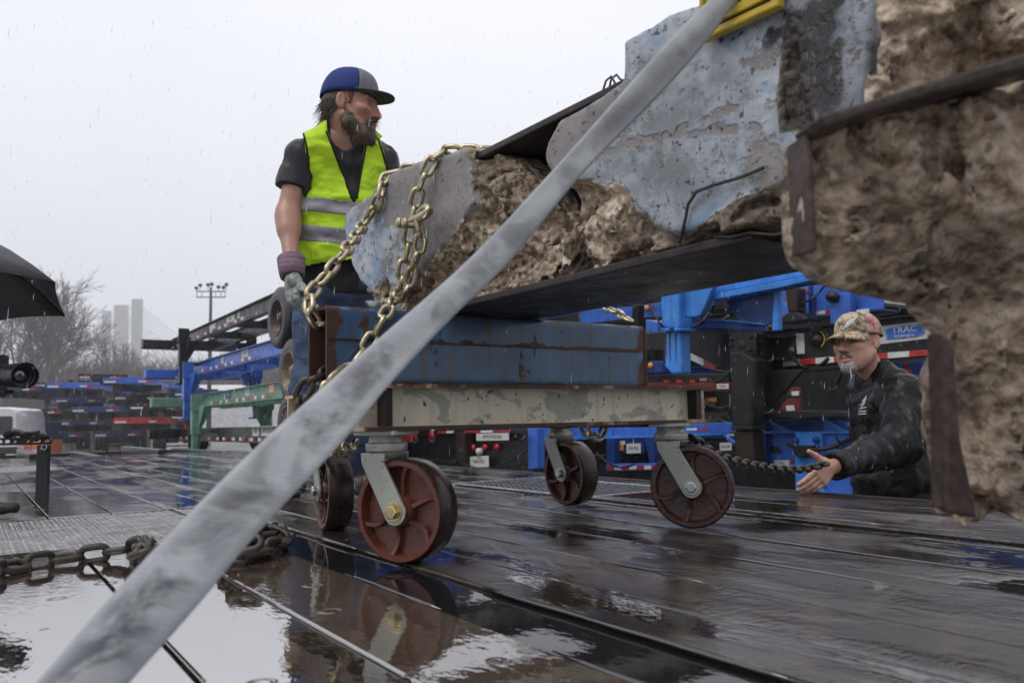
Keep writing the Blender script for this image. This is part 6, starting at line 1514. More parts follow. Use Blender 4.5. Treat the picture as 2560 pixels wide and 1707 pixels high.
# bright blue chassis standing on it
k2 = yard("container_chassis", "bright sky blue chassis with rust streaked landing leg under the beam", (1560, 800), 5.2, yg)
slab(k2, "landing_leg", [c3(228, 250), c3(440, 250), c3(452, 742), c3(245, 746)], 5.02, .17, 'ch_sky', .02)
slab(k2, "leg_collar", [c3(238, 738), c3(462, 734), c3(462, 772), c3(242, 776)], 5.0, .21, 'ch_sky')
slab(k2, "leg_foot", [c3(258, 777), c3(456, 773), c3(476, 1262), c3(366, 1266), c3(280, 1180)], 5.04, .13, 'ch_sky', .015)
for x0, x1 in ((265, 300), (330, 352), (400, 420)): slab(k2, "rust_streak", [c3(x0, 790), c3(x1, 790), c3(x1 - 5, 1150), c3(x0 + 12, 1100)], 5.037, .003, 'rust_brown', 0)
slab(k2, "leg_gusset", [c3(446, 250), c3(860, 250), c3(838, 470), c3(760, 592), c3(650, 612), c3(470, 602)], 5.10, .03, 'ch_sky')
slab(k2, "gusset_lip", [c3(700, 260), c3(850, 250), c3(740, 500), c3(690, 600), c3(626, 608), c3(650, 560)], 5.04, .055, 'ch_sky', .01)
disc(k2, "bolt", *c3(480, 555), 5.09, .022, 'ch_deep', .04, 8); slab(k2, "bolt_pad", [c3(410, 530), c3(515, 525), c3(515, 595), c3(412, 598)], 5.085, .014, 'ch_sky')
slab(k2, "cross_bar", [c3(460, 626), c3(1120, 668), c3(1442, 704), c3(1442, 786), c3(1012, 746), c3(880, 740), c3(640, 748), c3(460, 748)], 5.34, .05, 'ch_blue')
slab(k2, "cross_bar_flange", [c3(460, 610), c3(1120, 652), c3(1442, 690), c3(1442, 703), c3(1120, 667), c3(460, 625)], 5.25, .16, 'ch_sky', 0)
slab(k2, "wedge_plate", [c3(962, 392), c3(1575, 268), c3(1545, 692), c3(1132, 702), c3(1105, 612)], 5.26, .04, 'ch_deep')
slab(k2, "wedge_edge", [c3(1545, 260), c3(1592, 255), c3(1598, 768), c3(1518, 772), c3(1520, 690)], 5.20, .05, 'ch_sky', .01)
slab(k2, "rail_flange", [c3(700, 372), c3(1990, 126), c3(2300, 66), c3(2300, 130), c3(1990, 188), c3(1560, 285), c3(940, 395), c3(700, 430)], 5.10, .16, 'ch_sky')
slab(k2, "rail", [c3(700, 300), c3(2300, -30), c3(2300, 66), c3(700, 372)], 5.17, .02, 'ch_sky')
slab(k2, "hose_box", [c3(62, 640), c3(206, 668), c3(200, 812), c3(66, 770)], 5.6, .25, 'ch_blue')
b = MB(); b.tube([PV(x * K, y * K, 5.5) for x, y in (c3(70, 790), c3(150, 830), c3(190, 880), c3(188, 960), c3(165, 1080))], .02, 8); b.build("hose", M['black_matte'], k2)
# royal blue chassis further back at the upper right
k3 = yard("container_chassis", "royal blue chassis further back above the camouflage cap", (1900, 700), 6.9, yg)
slab(k3, "rail", [c3(1580, 300), c3(2306, 215), c3(2800, 150), c3(2800, 520), c3(2306, 570), c3(1580, 640)], 6.9, .03, 'ch_blue')
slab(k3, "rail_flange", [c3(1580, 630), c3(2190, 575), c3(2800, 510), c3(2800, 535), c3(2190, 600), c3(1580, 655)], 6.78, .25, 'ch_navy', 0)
slab(k3, "end_plate", [c3(2190, 350), c3(2306, 340), c3(2420, 330), c3(2420, 720), c3(2306, 728), c3(2190, 690)], 6.75, .10, 'ch_blue')
slab(k3, "landing_leg", [c3(1662, 268), c3(1802, 262), c3(1806, 560), c3(1700, 566)], 6.6, .16, 'rust_dark', .02); slab(k3, "leg_foot", [c3(1600, 640), c3(1690, 560), c3(1810, 555), c3(1925, 618), c3(1925, 650), c3(1600, 690)], 6.56, .24, 'ch_black', .02)
disc(k3, "bolt", *c3(2235, 378), 6.74, .06, 'black_steel', .05, 12)
for i, (x0, x1) in enumerate(((2010, 2138), (2138, 2192))): slab(k3, "reflective_tape", [c3(x0, 548 - i * 12), c3(x1, 534 - i * 4), c3(x1, 576 - i * 4), c3(x0, 590 - i * 10)], 6.885, .005, 'tape_red' if i else 'tape_white', 0)
for i, (x0, x1) in enumerate(((1790, 1860), (1860, 1935))): slab(k3, "reflective_tape", [c3(x0, 315 - i * 14), c3(x1, 300 - i * 14), c3(x1, 340 - i * 14), c3(x0, 352 - i * 14)], 6.885, .005, 'tape_red' if i else 'tape_white', 0)
slab(k3, "reflective_tape", [(1967, 712), (1996, 708), (1996, 717), (1967, 721)], 6.7, .005, 'tape_white', 0)
slab(k3, "strut", [c3(1942, 250), c3(1962, 250), c3(1962, 610), c3(1946, 610)], 6.80, .05, 'ch_deep', 0); slab(k3, "strut", [c3(1985, 350), c3(2000, 350), c3(2000, 600), c3(1985, 600)], 6.80, .05, 'ch_deep', 0)
slab(k3, "lower_rail", [c3(1600, 660), c3(2170, 600), c3(2170, 690), c3(1600, 760)], 7.3, .1, 'ch_black')
# blue chassis behind the left of that leg
k4 = yard("container_chassis", "blue chassis with striped tape seen through the gap above the tube end", (1480, 720), 7.6, yg)
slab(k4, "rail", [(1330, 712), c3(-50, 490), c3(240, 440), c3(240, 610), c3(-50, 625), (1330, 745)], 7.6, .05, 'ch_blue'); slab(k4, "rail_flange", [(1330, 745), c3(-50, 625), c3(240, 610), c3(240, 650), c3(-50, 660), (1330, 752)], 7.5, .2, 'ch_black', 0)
for i in range(4): slab(k4, "reflective_tape", [c3(-40 + 45 * i, 470 + (4 - i) * 4), c3(5 + 45 * i, 466 + (4 - i) * 4), c3(5 + 45 * i, 505 + (4 - i) * 4), c3(-40 + 45 * i, 510 + (4 - i) * 4)], 7.56, .006, 'tape_red' if i % 2 else 'tape_white', 0)
slab(k4, "reflective_tape", [c3(20, 498), c3(90, 494), c3(90, 520), c3(20, 524)], 7.555, .006, 'lamp_amber', 0)
slab(k4, "landing_leg", [(1452, 700), (1466, 700), (1462, 790), (1448, 790)], 7.3, .12, 'black_steel'); slab(k4, "red_bar", [c3(-120, 870), c3(170, 868), c3(170, 930), c3(-120, 935)], 7.1, .06, 'tape_red'); slab(k4, "lower_rail", [c3(-300, 940), c3(300, 930), c3(300, 985), c3(-300, 990)], 7.0, .1, 'ch_black')
slab(k4, "lamp_box", [c3(95, 1120), c3(260, 1118), c3(262, 1250), c3(98, 1255)], 6.4, .12, 'ch_deep'); disc(k4, "side_lamp", *c3(126, 1172), 6.39, .035, 'lamp_amber', .02)
# brown red chassis low behind the cream beam
k5 = yard("container_chassis", "brown red and black chassis with faded white letters low behind the cream beam", (1640, 900), 6.6, yg)
slab(k5, "rail", [c3(-400, 1290), c3(1020, 1260), c3(1020, 1360), c3(-400, 1390)], 6.55, .05, 'ch_black'); slab(k5, "rear_bolster", [c4(-400, 80), c4(1030, 70), c4(1030, 175), c4(-400, 185)], 6.5, .10, 'ch_red')
board(k5, [c3(615, 1312), c3(850, 1306), c3(850, 1350), c3(615, 1356)], 6.545, 'ch_black', "DCLI", 'text_white', h=.9)
for i in range(5): slab(k5, "reflective_tape", [c4(270 + 75 * i, 42), c4(330 + 75 * i, 41), c4(330 + 75 * i, 72), c4(270 + 75 * i, 73)], 6.49, .006, 'tape_red' if i % 2 == 0 else 'ch_black', 0)
board(k5, [c4(886, 92), c4(1020, 88), c4(1020, 145), c4(888, 148)], 6.49, 'white_plate', "003904", h=.5)
slab(k5, "end_frame", [c4(600, 176), c4(660, 176), c4(660, 420), c4(600, 420)], 6.6, .1, 'ch_red'); slab(k5, "back_panel", [c4(-400, 180), c4(1060, 170), c4(1060, 470), c4(-400, 480)], 6.75, .05, 'ch_black')
board(k5, [c4(632, 272), c4(745, 268), c4(745, 365), c4(634, 370)], 6.7, 'white_plate', "3591", h=.5); board(k5, [c4(758, 250), c4(880, 246), c4(880, 296), c4(760, 300)], 6.7, 'lamp_amber', None)
board(k5, [c4(772, 312), c4(880, 308), c4(880, 356), c4(774, 362)], 6.72, 'ch_black', "921", 'text_white', h=.95); slab(k5, "bumper", [c4(600, 425), c4(1060, 430), c4(1060, 500), c4(600, 500)], 6.4, .12, 'rust_dark')
slab(k5, "hanging_plate", [c4(1690, 215), c4(1740, 130), c4(1850, 130), c4(1850, 235)], 6.5, .02, 'ch_red'); slab(k5, "hanging_plate", [c4(1600, 395), c4(1690, 260), c4(1850, 255), c4(1850, 400)], 6.5, .02, 'ch_red')
board(k5, [c4(1680, 340), c4(1770, 335), c4(1785, 395), c4(1690, 400)], 6.48, 'white_plate', None); board(k5, [c4(1745, 175), c4(1830, 172), c4(1830, 222), c4(1750, 225)], 6.48, 'tape_white', None); slab(k5, "back_panel", [c4(1060, -200), c4(2900, -260), c4(2900, 500), c4(1060, 480)], 7.2, .05, 'ch_black')
# royal blue chassis at the bottom right, level with the deck
k6 = yard("container_chassis", "royal blue chassis with bolted king pin plate below the black one", (1780, 1050), 5.4, yg)
slab(k6, "rail", [(1240, 978), (1430, 972), c4(580, 548), c4(1420, 520), c4(1420, 640), c4(580, 668), (1430, 1001), (1240, 1006)], 5.62, .04, 'ch_blue')
slab(k6, "rail_flange", [(1240, 1005), (1430, 1000), c4(580, 668), c4(930, 655), c4(930, 672), c4(580, 690), (1430, 1006), (1240, 1011)], 5.5, .2, 'ch_sky', 0)
for i, (x0, x1) in enumerate(((540, 655), (655, 797))): slab(k6, "reflective_tape", [c4(x0, 603 - 3 * i), c4(x1, 598 - 3 * i), c4(x1, 622 - 3 * i), c4(x0, 627 - 3 * i)], 5.61, .006, 'tape_red' if i else 'tape_white', 0)
slab(k6, "box_side", [c4(1420, 535), c4(2800, 480), c4(2800, 1000), c4(2306, 1040), c4(1700, 1060), c4(1450, 1010), c4(1435, 660)], 5.40, .05, 'ch_blue'); slab(k6, "box_side", [c4(1300, 545), c4(1428, 540), c4(1440, 1010), c4(1320, 990)], 5.44, .04, 'ch_sky')
slab(k6, "rib", [c4(1422, 520), c4(1440, 520), c4(1456, 1010), c4(1438, 1012)], 5.34, .10, 'ch_deep', 0); slab(k6, "top_lip", [c4(1296, 640), c4(1720, 638), c4(2306, 640), c4(2800, 630), c4(2800, 652), c4(2306, 660), c4(1296, 658)], 5.33, .10, 'ch_sky', 0)
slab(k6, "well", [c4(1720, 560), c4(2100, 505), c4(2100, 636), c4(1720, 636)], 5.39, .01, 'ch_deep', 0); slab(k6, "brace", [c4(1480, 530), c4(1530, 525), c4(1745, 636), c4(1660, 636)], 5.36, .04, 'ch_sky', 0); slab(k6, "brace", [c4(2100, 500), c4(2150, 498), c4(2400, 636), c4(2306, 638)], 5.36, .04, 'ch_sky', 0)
slab(k6, "curved_plate", [c4(1280, 440), c4(1600, 405), c4(2000, 395), c4(2320, 410), c4(2320, 470), c4(2000, 480), c4(1600, 490), c4(1280, 520)], 5.2, .4, 'ch_black')
slab(k6, "bolted_plate", [c4(1785, 655), c4(2092, 652), c4(2096, 1300), c4(2160, 1400), c4(1790, 1400), c4(1785, 1000)], 5.32, .05, 'ch_sky'); slab(k6, "side_plate", [c4(2110, 660), c4(2800, 650), c4(2800, 1500), c4(2150, 1400)], 5.36, .03, 'ch_blue')
for x, y in ((1808, 742), (2044, 736), (2055, 822), (2058, 902)): disc(k6, "bolt", *c4(x, y), 5.318, .024, 'ch_deep', .03, 8)
slab(k6, "scuffed_bracket", [c4(1750, 800), c4(2012, 796), c4(1985, 880), c4(1930, 905), c4(1860, 948), c4(1800, 925), c4(1765, 880)], 5.26, .05, 'ch_black'); slab(k6, "scrape", [c4(1510, 800), c4(1590, 815), c4(1640, 880), c4(1560, 890), c4(1500, 860)], 5.396, .003, 'rust_dark', 0)
board(k6, [c4(1545, 968), c4(1722, 968), c4(1722, 1036), c4(1548, 1036)], 5.39, 'tape_white', "TRAC", 'text_black', "reflective_tape", .4); slab(k6, "reflective_tape", [c4(1722, 968), c4(1762, 968), c4(1762, 1036), c4(1722, 1036)], 5.39, .006, 'tape_red', 0)
slab(k6, "reflective_tape", [c4(1308, 852), c4(1418, 945), c4(1396, 992), c4(1308, 925)], 5.30, .006, 'tape_red', 0); slab(k6, "step_bar", [c4(1300, 930), c4(1400, 1000), c4(1490, 1020), c4(1400, 1050), c4(1290, 1020)], 5.3, .1, 'ch_black')
# black rear end with number boards
k7 = yard("container_chassis", "black chassis rear end with round red lamps and number plates under the dolly", (1080, 1030), 5.000, yg)
slab(k7, "rear_bolster", [c2(-20, 145), c2(30, 138), c2(1010, 118), c2(1170, 115), c2(1170, 180), c2(1000, 158), c2(590, 172), c2(-20, 188)], 4.950, .15, 'ch_black'); slab(k7, "rear_panel", [c2(-20, 185), c2(1240, 160), c2(1240, 540), c2(-20, 540)], 5.000, .05, 'ch_black')
for i, (x0, x1, m) in enumerate(((345, 425, 'tape_red'), (425, 490, 'tape_white'), (592, 740, 'tape_red'), (740, 850, 'tape_white'), (850, 1012, 'tape_red'))): slab(k7, "reflective_tape", [c2(x0, 138 - i * 2), c2(x1, 136 - i * 2), c2(x1, 156 - i * 2), c2(x0, 158 - i * 2)], 4.940, .006, m, 0)
for x, y in ((142, 190), (300, 180)):
    disc(k7, "lamp_ring", *c2(x, y), 4.990, .085, 'white_plate', .02, 28); disc(k7, "tail_lamp", *c2(x, y), 4.965, .063, 'lamp_red', .03, 24)
slab(k7, "bumper_post", [c2(512, 150), c2(596, 148), c2(596, 470), c2(518, 470)], 4.850, .12, 'rust_dark')
board(k7, [c2(700, 160), c2(998, 154), c2(1000, 220), c2(702, 226)], 4.920, 'white_plate', "APMZ422366", h=.72); board(k7, [c2(632, 372), c2(812, 362), c2(814, 466), c2(630, 470)], 4.920, 'white_plate', "T845742", h=.5)
P = [PV(x * K, y * K, 4.917) for x, y in (c2(690, 382), c2(760, 378))]; text("TENNESSEE", .022, (P[0] + P[1]) / 2, P[1] - P[0], ZD, M['text_black'], k7)
for x, y in ((682, 290), (792, 286), (902, 284)): disc(k7, "clearance_lamp", *c2(x, y), 4.980, .042, 'lamp_red', .035, 20)
disc(k7, "plate_lamp", *c2(744, 325), 4.980, .045, 'white_plate', .05, 16); slab(k7, "blue_post", [c2(1170, 110), c2(1258, 108), c2(1262, 480), c2(1176, 490)], 4.900, .1, 'ch_blue'); slab(k7, "cross_tube", [c2(-20, 400), c2(520, 405), c2(520, 440), c2(-20, 440)], 4.800, .1, 'ch_black')
# blue rear end with two plates
k8 = yard("container_chassis", "blue chassis rear end with striped bumper and two small plates between the casters", (1480, 1030), 6.2, yg)
slab(k8, "rear_bolster", [c2(1240, 108), c2(2262, 92), c2(2262, 172), c2(1240, 188)], 6.25, .15, 'ch_blue')
for i in range(9): slab(k8, "reflective_tape", [c2(1570 + i * 72, 112 - i * 1.2), c2(1640 + i * 72, 111 - i * 1.2), c2(1640 + i * 72, 146 - i * 1.2), c2(1570 + i * 72, 147 - i * 1.2)], 6.24, .006, 'tape_red' if i % 2 else 'tape_white', 0)
slab(k8, "frame_post", [c2(1896, 180), c2(1972, 178), c2(1968, 470), c2(1888, 490)], 6.2, .12, 'ch_deep'); slab(k8, "frame_post", [c2(2236, 178), c2(2330, 178), c2(2330, 480), c2(2300, 480)], 6.2, .12, 'ch_deep'); slab(k8, "plate_panel", [c2(1975, 180), c2(2240, 178), c2(2240, 345), c2(1970, 345)], 6.3, .03, 'ch_deep'); slab(k8, "rear_panel", [c2(1180, 185), c2(2700, 170), c2(2700, 600), c2(1180, 620)], 6.5, .05, 'ch_black')
board(k8, [c2(2080, 252), c2(2210, 250), c2(2212, 338), c2(2082, 342)], 6.28, 'white_plate', "38:27720", h=.42); board(k8, [c2(1976, 228), c2(2065, 226), c2(2065, 262), c2(1976, 264)], 6.28, 'white_plate', "LA791", h=.5); board(k8, [c2(1972, 268), c2(2052, 266), c2(2052, 312), c2(1972, 316)], 6.28, 'lamp_amber', "16-P7", h=.5)
slab(k8, "under_bumper", [c2(1895, 440), c2(2700, 425), c2(2700, 490), c2(1895, 510)], 6.15, .12, 'ch_blue')
for i in range(9): slab(k8, "reflective_tape", [c2(1902 + i * 68, 458 - i * 1), c2(1968 + i * 68, 457 - i * 1), c2(1968 + i * 68, 492 - i * 1), c2(1902 + i * 68, 494 - i * 1)], 6.14, .006, 'tape_white' if i % 2 else 'tape_red', 0)
board(k8, [c4(918, 768), c4(1052, 764), c4(1056, 855), c4(922, 860)], 6.3, 'white_plate', "562188", h=.42); slab(k8, "strut", [c4(920, 655), c4(960, 655), c4(1085, 770), c4(1070, 800)], 6.1, .05, 'ch_blue')
slab(k6, "underframe", [(1640, 1040), (2420, 1030), (2420, 1200), (1640, 1200)], 6.0, .05, 'ch_black', 0)  # black panel added to cover the bright wet ground below the chassis
# hoses, cables and hangers that clutter the frames
rh = random.Random(21)
for k_, par in enumerate((k1, k1, k1, k3, k3, k3, k5, k5, k5, k6, k6, k6, k7, k7, k8, k8, k2, k2, k1, k5)):
    x0, y0, x1, y1, v0 = {0: (1560, 800, 1990, 905, 5.32), 1: (1600, 650, 2080, 740, 6.7), 2: (1560, 880, 1960, 960, 6.35), 3: (1560, 985, 1990, 1090, 5.28), 4: (930, 990, 1230, 1060, 4.85), 5: (1250, 1000, 1560, 1070, 6.05), 6: (1480, 690, 1760, 760, 5.0)}[{id(k1): 0, id(k3): 1, id(k5): 2, id(k6): 3, id(k7): 4, id(k8): 5, id(k2): 6}[id(par)]]
    xa, ya = rh.uniform(x0, x1), rh.uniform(y0, y1); xb, yb = min(x1, max(x0, xa + rh.uniform(-170, 170))), rh.uniform(y0, y1); sg = rh.uniform(8, 32)
    b = MB(); b.tube([PV((xa + (xb - xa) * t) * K, (ya + (yb - ya) * t + sg * 4 * t * (1 - t)) * K, v0 - .05 * math.sin(t * 9 + k_)) for t in np.linspace(0, 1, 10)], rh.choice([.009, .012, .016]), 6); b.build("air_hose", M[rh.choice(['black_matte', 'black_matte', 'rust_dark', 'black_steel'])], par)
# rows behind them
back_group = "chassis in the rows behind the nearest stack"
i = 0
for (u, v, seq) in ((13.0, 8.6, ("ch_navy", "ch_deep", "ch_black", "ch_deep")), (12.4, 11.4, ("ch_black", "ch_deep", "ch_blue")), (9.2, 12.6, ("ch_deep", "ch_black", "ch_blue"))):
    for k, c in enumerate(seq):
        r = copy_tree(protos[c]); place(r, u + (0, .5, -.4, .3)[k], v, GROUND + 1.1 + .66 * k); r["label"] = "%s chassis %s in the %s row behind the nearest stack" % (colname[c], words_lv[k], ("first", "second", "third")[i]); r["group"] = back_group
    i += 1
# ---------------------------------------------------------------- van, containers and barriers at the left
M['van_white'] = simple("white_van_paint", (0.62, 0.62, 0.63), .2, 0, .05, 3, coat=.6); M['glass'] = simple("dark_wet_glass", (0.018, 0.02, 0.022), .06, 0, .1, 3); M['container_beige'] = paint("beige_container", (0.50, 0.47, 0.40), .5, .35); M['orange'] = simple("orange_plastic", (0.55, 0.12, 0.05), .5)
vq = DP(-22 * K, 1040 * K, 34.0); van = thing("white_van", "white delivery van seen from behind at the left edge", "van", (vq[0], vq[1], GROUND))
vf = azv(-16); vl = np.array([vf[1], -vf[0], 0.]); vo = np.array([vq[0], vq[1], GROUND])
def VP_(x, y, z): return vo + vl * x + vf * y + ZD * z
def van_ring(y, w, zt_, z0=.42, r=.28):
    P = []
    for sx in (1, -1):
        pts = [(w, z0), (w * 1.02, 1.0), (w * .97, 1.5), (w * .90, zt_ - r)] + [(w * .90 - r * (1 - math.cos(a)), zt_ - r + r * math.sin(a)) for a in (.5, 1.0, 1.5)]
        P += [(x * sx, z) for x, z in (pts if sx > 0 else pts[::-1])]
    return [VP_(x, y, z) for x, z in P]
b = MB(); rings = [van_ring(0, .98, 2.36), van_ring(.15, 1.0, 2.42), van_ring(4.2, 1.0, 2.42), van_ring(4.7, .96, 1.6, r=.15), van_ring(5.4, .9, 1.2, r=.12)]; n = len(rings[0]); V = sum(rings, [])
F = [(i * n + k, i * n + (k + 1) % n, (i + 1) * n + (k + 1) % n, (i + 1) * n + k) for i in range(4) for k in range(n)] + [tuple(range(n))[::-1], tuple(range(4 * n, 5 * n))]
b.add(V, F, True); o = b.build("body", M['van_white'], van); sharp_smooth(o, 40)
for sx in (-1, 1):
    b = MB(); b.prism([VP_(sx * .06, -.012, 1.25), VP_(sx * .80, -.012, 1.25), VP_(sx * .78, -.012, 1.98), VP_(sx * .74, -.012, 2.03), VP_(sx * .06, -.012, 2.03)], -vf * .012); b.build("rear_window", M['glass'], van)
    b = MB(); b.prism([VP_(sx * .86, -.01, .95), VP_(sx * .97, -.01, .95), VP_(sx * .93, -.01, 1.5), VP_(sx * .84, -.01, 1.5)], -vf * .02); b.build("tail_light", M['lamp_red'], van)
    for y in (.9, 4.3):
        b = MB(); b.lathe(VP_(sx * .78, y, .35), vl * sx, [(0, .2), (0, .33), (.03, .36), (.2, .36), (.22, .32), (.22, .2), (.2, 0)], 24); b.build("wheel", M['tyre'], van)
b = MB(); b.prism([VP_(-.02, -.012, .6), VP_(.02, -.012, .6), VP_(.02, -.012, 2.1), VP_(-.02, -.012, 2.1)], -vf * .004); b.build("door_seam", M['black_matte'], van)
b = MB(); b.prism([VP_(-1.0, -.08, .42), VP_(1.0, -.08, .42), VP_(1.0, -.08, .72), VP_(-1.0, -.08, .72)], vf * .2); mod_bevel(b.build("bumper", M['black_matte'], van), .04)
b = MB(); b.prism([VP_(-.25, -.02, 2.22), VP_(.25, -.02, 2.22), VP_(.22, -.02, 2.30), VP_(-.22, -.02, 2.30)], vf * .1); b.build("brake_lamp", M['lamp_red'], van)
def container(px, dep, az, wid, hgt, length, z0, mat, label, txt=None):
    q = DP(px * K, 1000 * K, dep); f = azv(az); l = np.array([f[1], -f[0], 0.]); o = np.array([q[0], q[1], z0]); t = thing("shipping_container", label, "container", o)
    b = MB(); P = []; n = int(length / .28)
    for side in (0, 1):
        s = -1 if side == 0 else 1; V = []
        for i in range(n + 1):
            for d in ((0, .0), (.5, .0), (.5, .035), (1, .035)): V.append((i + d[0] * .999, s * (wid / 2 - d[1])))
        V2 = [o + f * (x * length / (n + 1)) + l * y + ZD * z for z in (.08, hgt - .08) for x, y in V]; m = len(V); b.add(V2, [(k, k + 1, m + k + 1, m + k) if s < 0 else (k + 1, k, m + k, m + k + 1) for k in range(m - 1)])
    A = lambda x, y, z: o + f * x + l * y + ZD * z
    b.add([A(0, -wid / 2, 0), A(0, wid / 2, 0), A(0, wid / 2, hgt), A(0, -wid / 2, hgt), A(length, -wid / 2, 0), A(length, wid / 2, 0), A(length, wid / 2, hgt), A(length, -wid / 2, hgt)], [(0, 1, 2, 3), (5, 4, 7, 6), (3, 2, 6, 7)]); b.build("corrugated_wall", mat, t)
    b = MB()
    for z in (0, hgt - .12):
        for y in (-wid / 2, wid / 2 - .1): b.box(A(length / 2, y + .05, z + .06), (f, l, ZD), (length / 2 + .01, .06, .065))
    for x in (0, length): 
        for y in (-wid / 2, wid / 2): b.box(A(x, y, hgt / 2), (f, l, ZD), (.07, .07, hgt / 2 - .06))
    b.build("corner_frame", mat, t)
    if txt: text(txt, .42, A(length * .45, -wid / 2 - .02, hgt * .72), f if (f @ CR) > 0 else -f, ZD, M['lamp_red'], t)
    return t
container(-40, 47, 78, 2.44, 2.6, 9.5, GROUND, M['container_beige'], "beige shipping container behind the white van", "GOLD")
for k, (px, dep, mt, z, h, lab) in enumerate(((99, 39, 'ch_navy', GROUND + .95, .85, "navy blue steel crate stacked beside the white van"), (101, 38.6, 'orange', GROUND, .93, "orange plastic crate under the navy crate beside the van"))):
    q = DP(px * K, 1000 * K, dep); t = thing("storage_crate", lab, "crate", (q[0], q[1], z)); b = MB(); f = azv(-8); l = np.array([f[1], -f[0], 0]); b.box(np.array([q[0], q[1], z + h / 2]), (l, f, ZD), (.62, .6, h / 2)); mod_bevel(b.build("box", M[mt], t), .03)
    for j in range(4):
        b = MB(); b.box(np.array([q[0], q[1], z + h * (.14 + .24 * j)]) - f * .61, (l, f, ZD), (.60, .02, .035)); b.build("rib", M[mt], t)
for k, px in enumerate((66, 83)):
    q = DP(px * K, 1000 * K, 35.5); t = thing("traffic_barrel", "orange traffic barrel standing %s the white van" % ("close behind" if k == 0 else "just right of"), "traffic barrel", (q[0], q[1], GROUND)); b = MB(); b.lathe((q[0], q[1], GROUND), ZD, [(0, .34), (.05, .34), (.06, .28), (.35, .26), (.36, .24), (.7, .22), (.71, .20), (1.0, .17), (1.02, .05), (1.02, 0)], 20); b.build("barrel_body", M['orange'], t)
    b = MB(); b.lathe((q[0], q[1], GROUND), ZD, [(.40, .262), (.55, .252)], 20); b.build("reflective_collar", M['tape_white'], t)
# ---------------------------------------------------------------- floodlight mast
lp = DP(483 * K, 760 * K, 95); M['mast'] = simple("grey_mast_steel", (0.075, 0.075, 0.08), .5); mast = thing("floodlight_mast", "tall floodlight mast rising behind the stacked chassis", "light mast", (lp[0], lp[1], GROUND))
top = DP(484 * K, 664 * K, 95); hz = top[2]; b = MB(); b.tube([(lp[0], lp[1], GROUND), (lp[0], lp[1], hz - .6), (top[0], top[1], hz + .2)], [.30, .16, .13], 12); b.build("pole", M['mast'], mast)
for k, z in enumerate((hz - .9, hz - .2)):
    b = MB(); b.tube([np.array([lp[0], lp[1], z]) - CR * 1.75, np.array([lp[0], lp[1], z]) + CR * 1.75], .07, 8); b.build("crossarm", M['mast'], mast)
b = MB(); [b.tube([np.array([lp[0], lp[1], hz - .95]) + CR * x, np.array([lp[0], lp[1], hz - .15]) + CR * x], .04, 6) for x in (-1.7, -1.1, .6, 1.2, 1.7)]; b.build("cage_bars", M['mast'], mast)
for x, dy in ((-1.75, .2), (-1.3, .55), (-.35, .6), (.1, .7), (.9, .35), (1.5, .3), (1.85, .65)):
    b = MB(); q = np.array([lp[0], lp[1], hz + dy]) + CR * x; b.lathe(q, -CF * .8 - ZD * .5 + CR * (x * .2), [(-.22, .05), (-.18, .16), (.0, .24), (.06, .24), (.06, 0)], 12); b.tube([q - ZD * .1, np.array([lp[0], lp[1], hz - .15]) + CR * x], .03, 6); b.build("floodlight", M['mast'], mast)
# ---------------------------------------------------------------- cable stayed bridge
M['bridge'] = simple("pale_bridge_concrete", (0.14, 0.14, 0.148), .8, 0, .12, .05); BD_ = 640.0
bb = DP(285 * K, 900 * K, BD_); bridge = thing("cable_stayed_bridge", "pale cable stayed bridge with leaning towers fading into the mist", "bridge", (bb[0], bb[1], GROUND))
def bp(x, y, d=BD_): return DP(x * K, y * K, d)
tops = []
for (x0, x1, yt, xb0, xb1, d) in ((233, 248, 713, 230, 246, 700), (261, 287, 700, 258, 286, 660), (302, 320, 686, 297, 315, 620)):
    b = MB(); P = [bp(x0, yt, d), bp(x1, yt, d), bp(xb1, 960, d), bp(xb0, 960, d)]; P[2][2] = P[3][2] = GROUND; b.prism(P, CF * 7); mod_bevel(b.build("tower", M['bridge'], bridge), .6); tops.append(((x0 + x1) / 2, yt, d))
b = MB(); L_, R_ = bp(60, 838, 690), bp(760, 838, 560); L_[2] = R_[2] = 40; cd = (L_ + R_) / 2; t = R_ - L_; t[2] = 0; ln = np.linalg.norm(t); t /= ln; b.box(cd, (t, np.cross(ZD, t), ZD), (ln / 2 + 120, 8, 1.6)); b.build("deck", M['bridge'], bridge)
for (x, y, d) in tops[1:]:
    for k in range(10):
        for sgn in (-1, 1):
            A_ = bp(x, y + 6 + k * 5, d); Q_ = bp(x + sgn * (205 - 17 * k), 838, d + sgn * -20); Q_[2] = 40; b = MB(); b.tube([A_, Q_], .22, 4); b.build("stay_cable", M['bridge'], bridge)
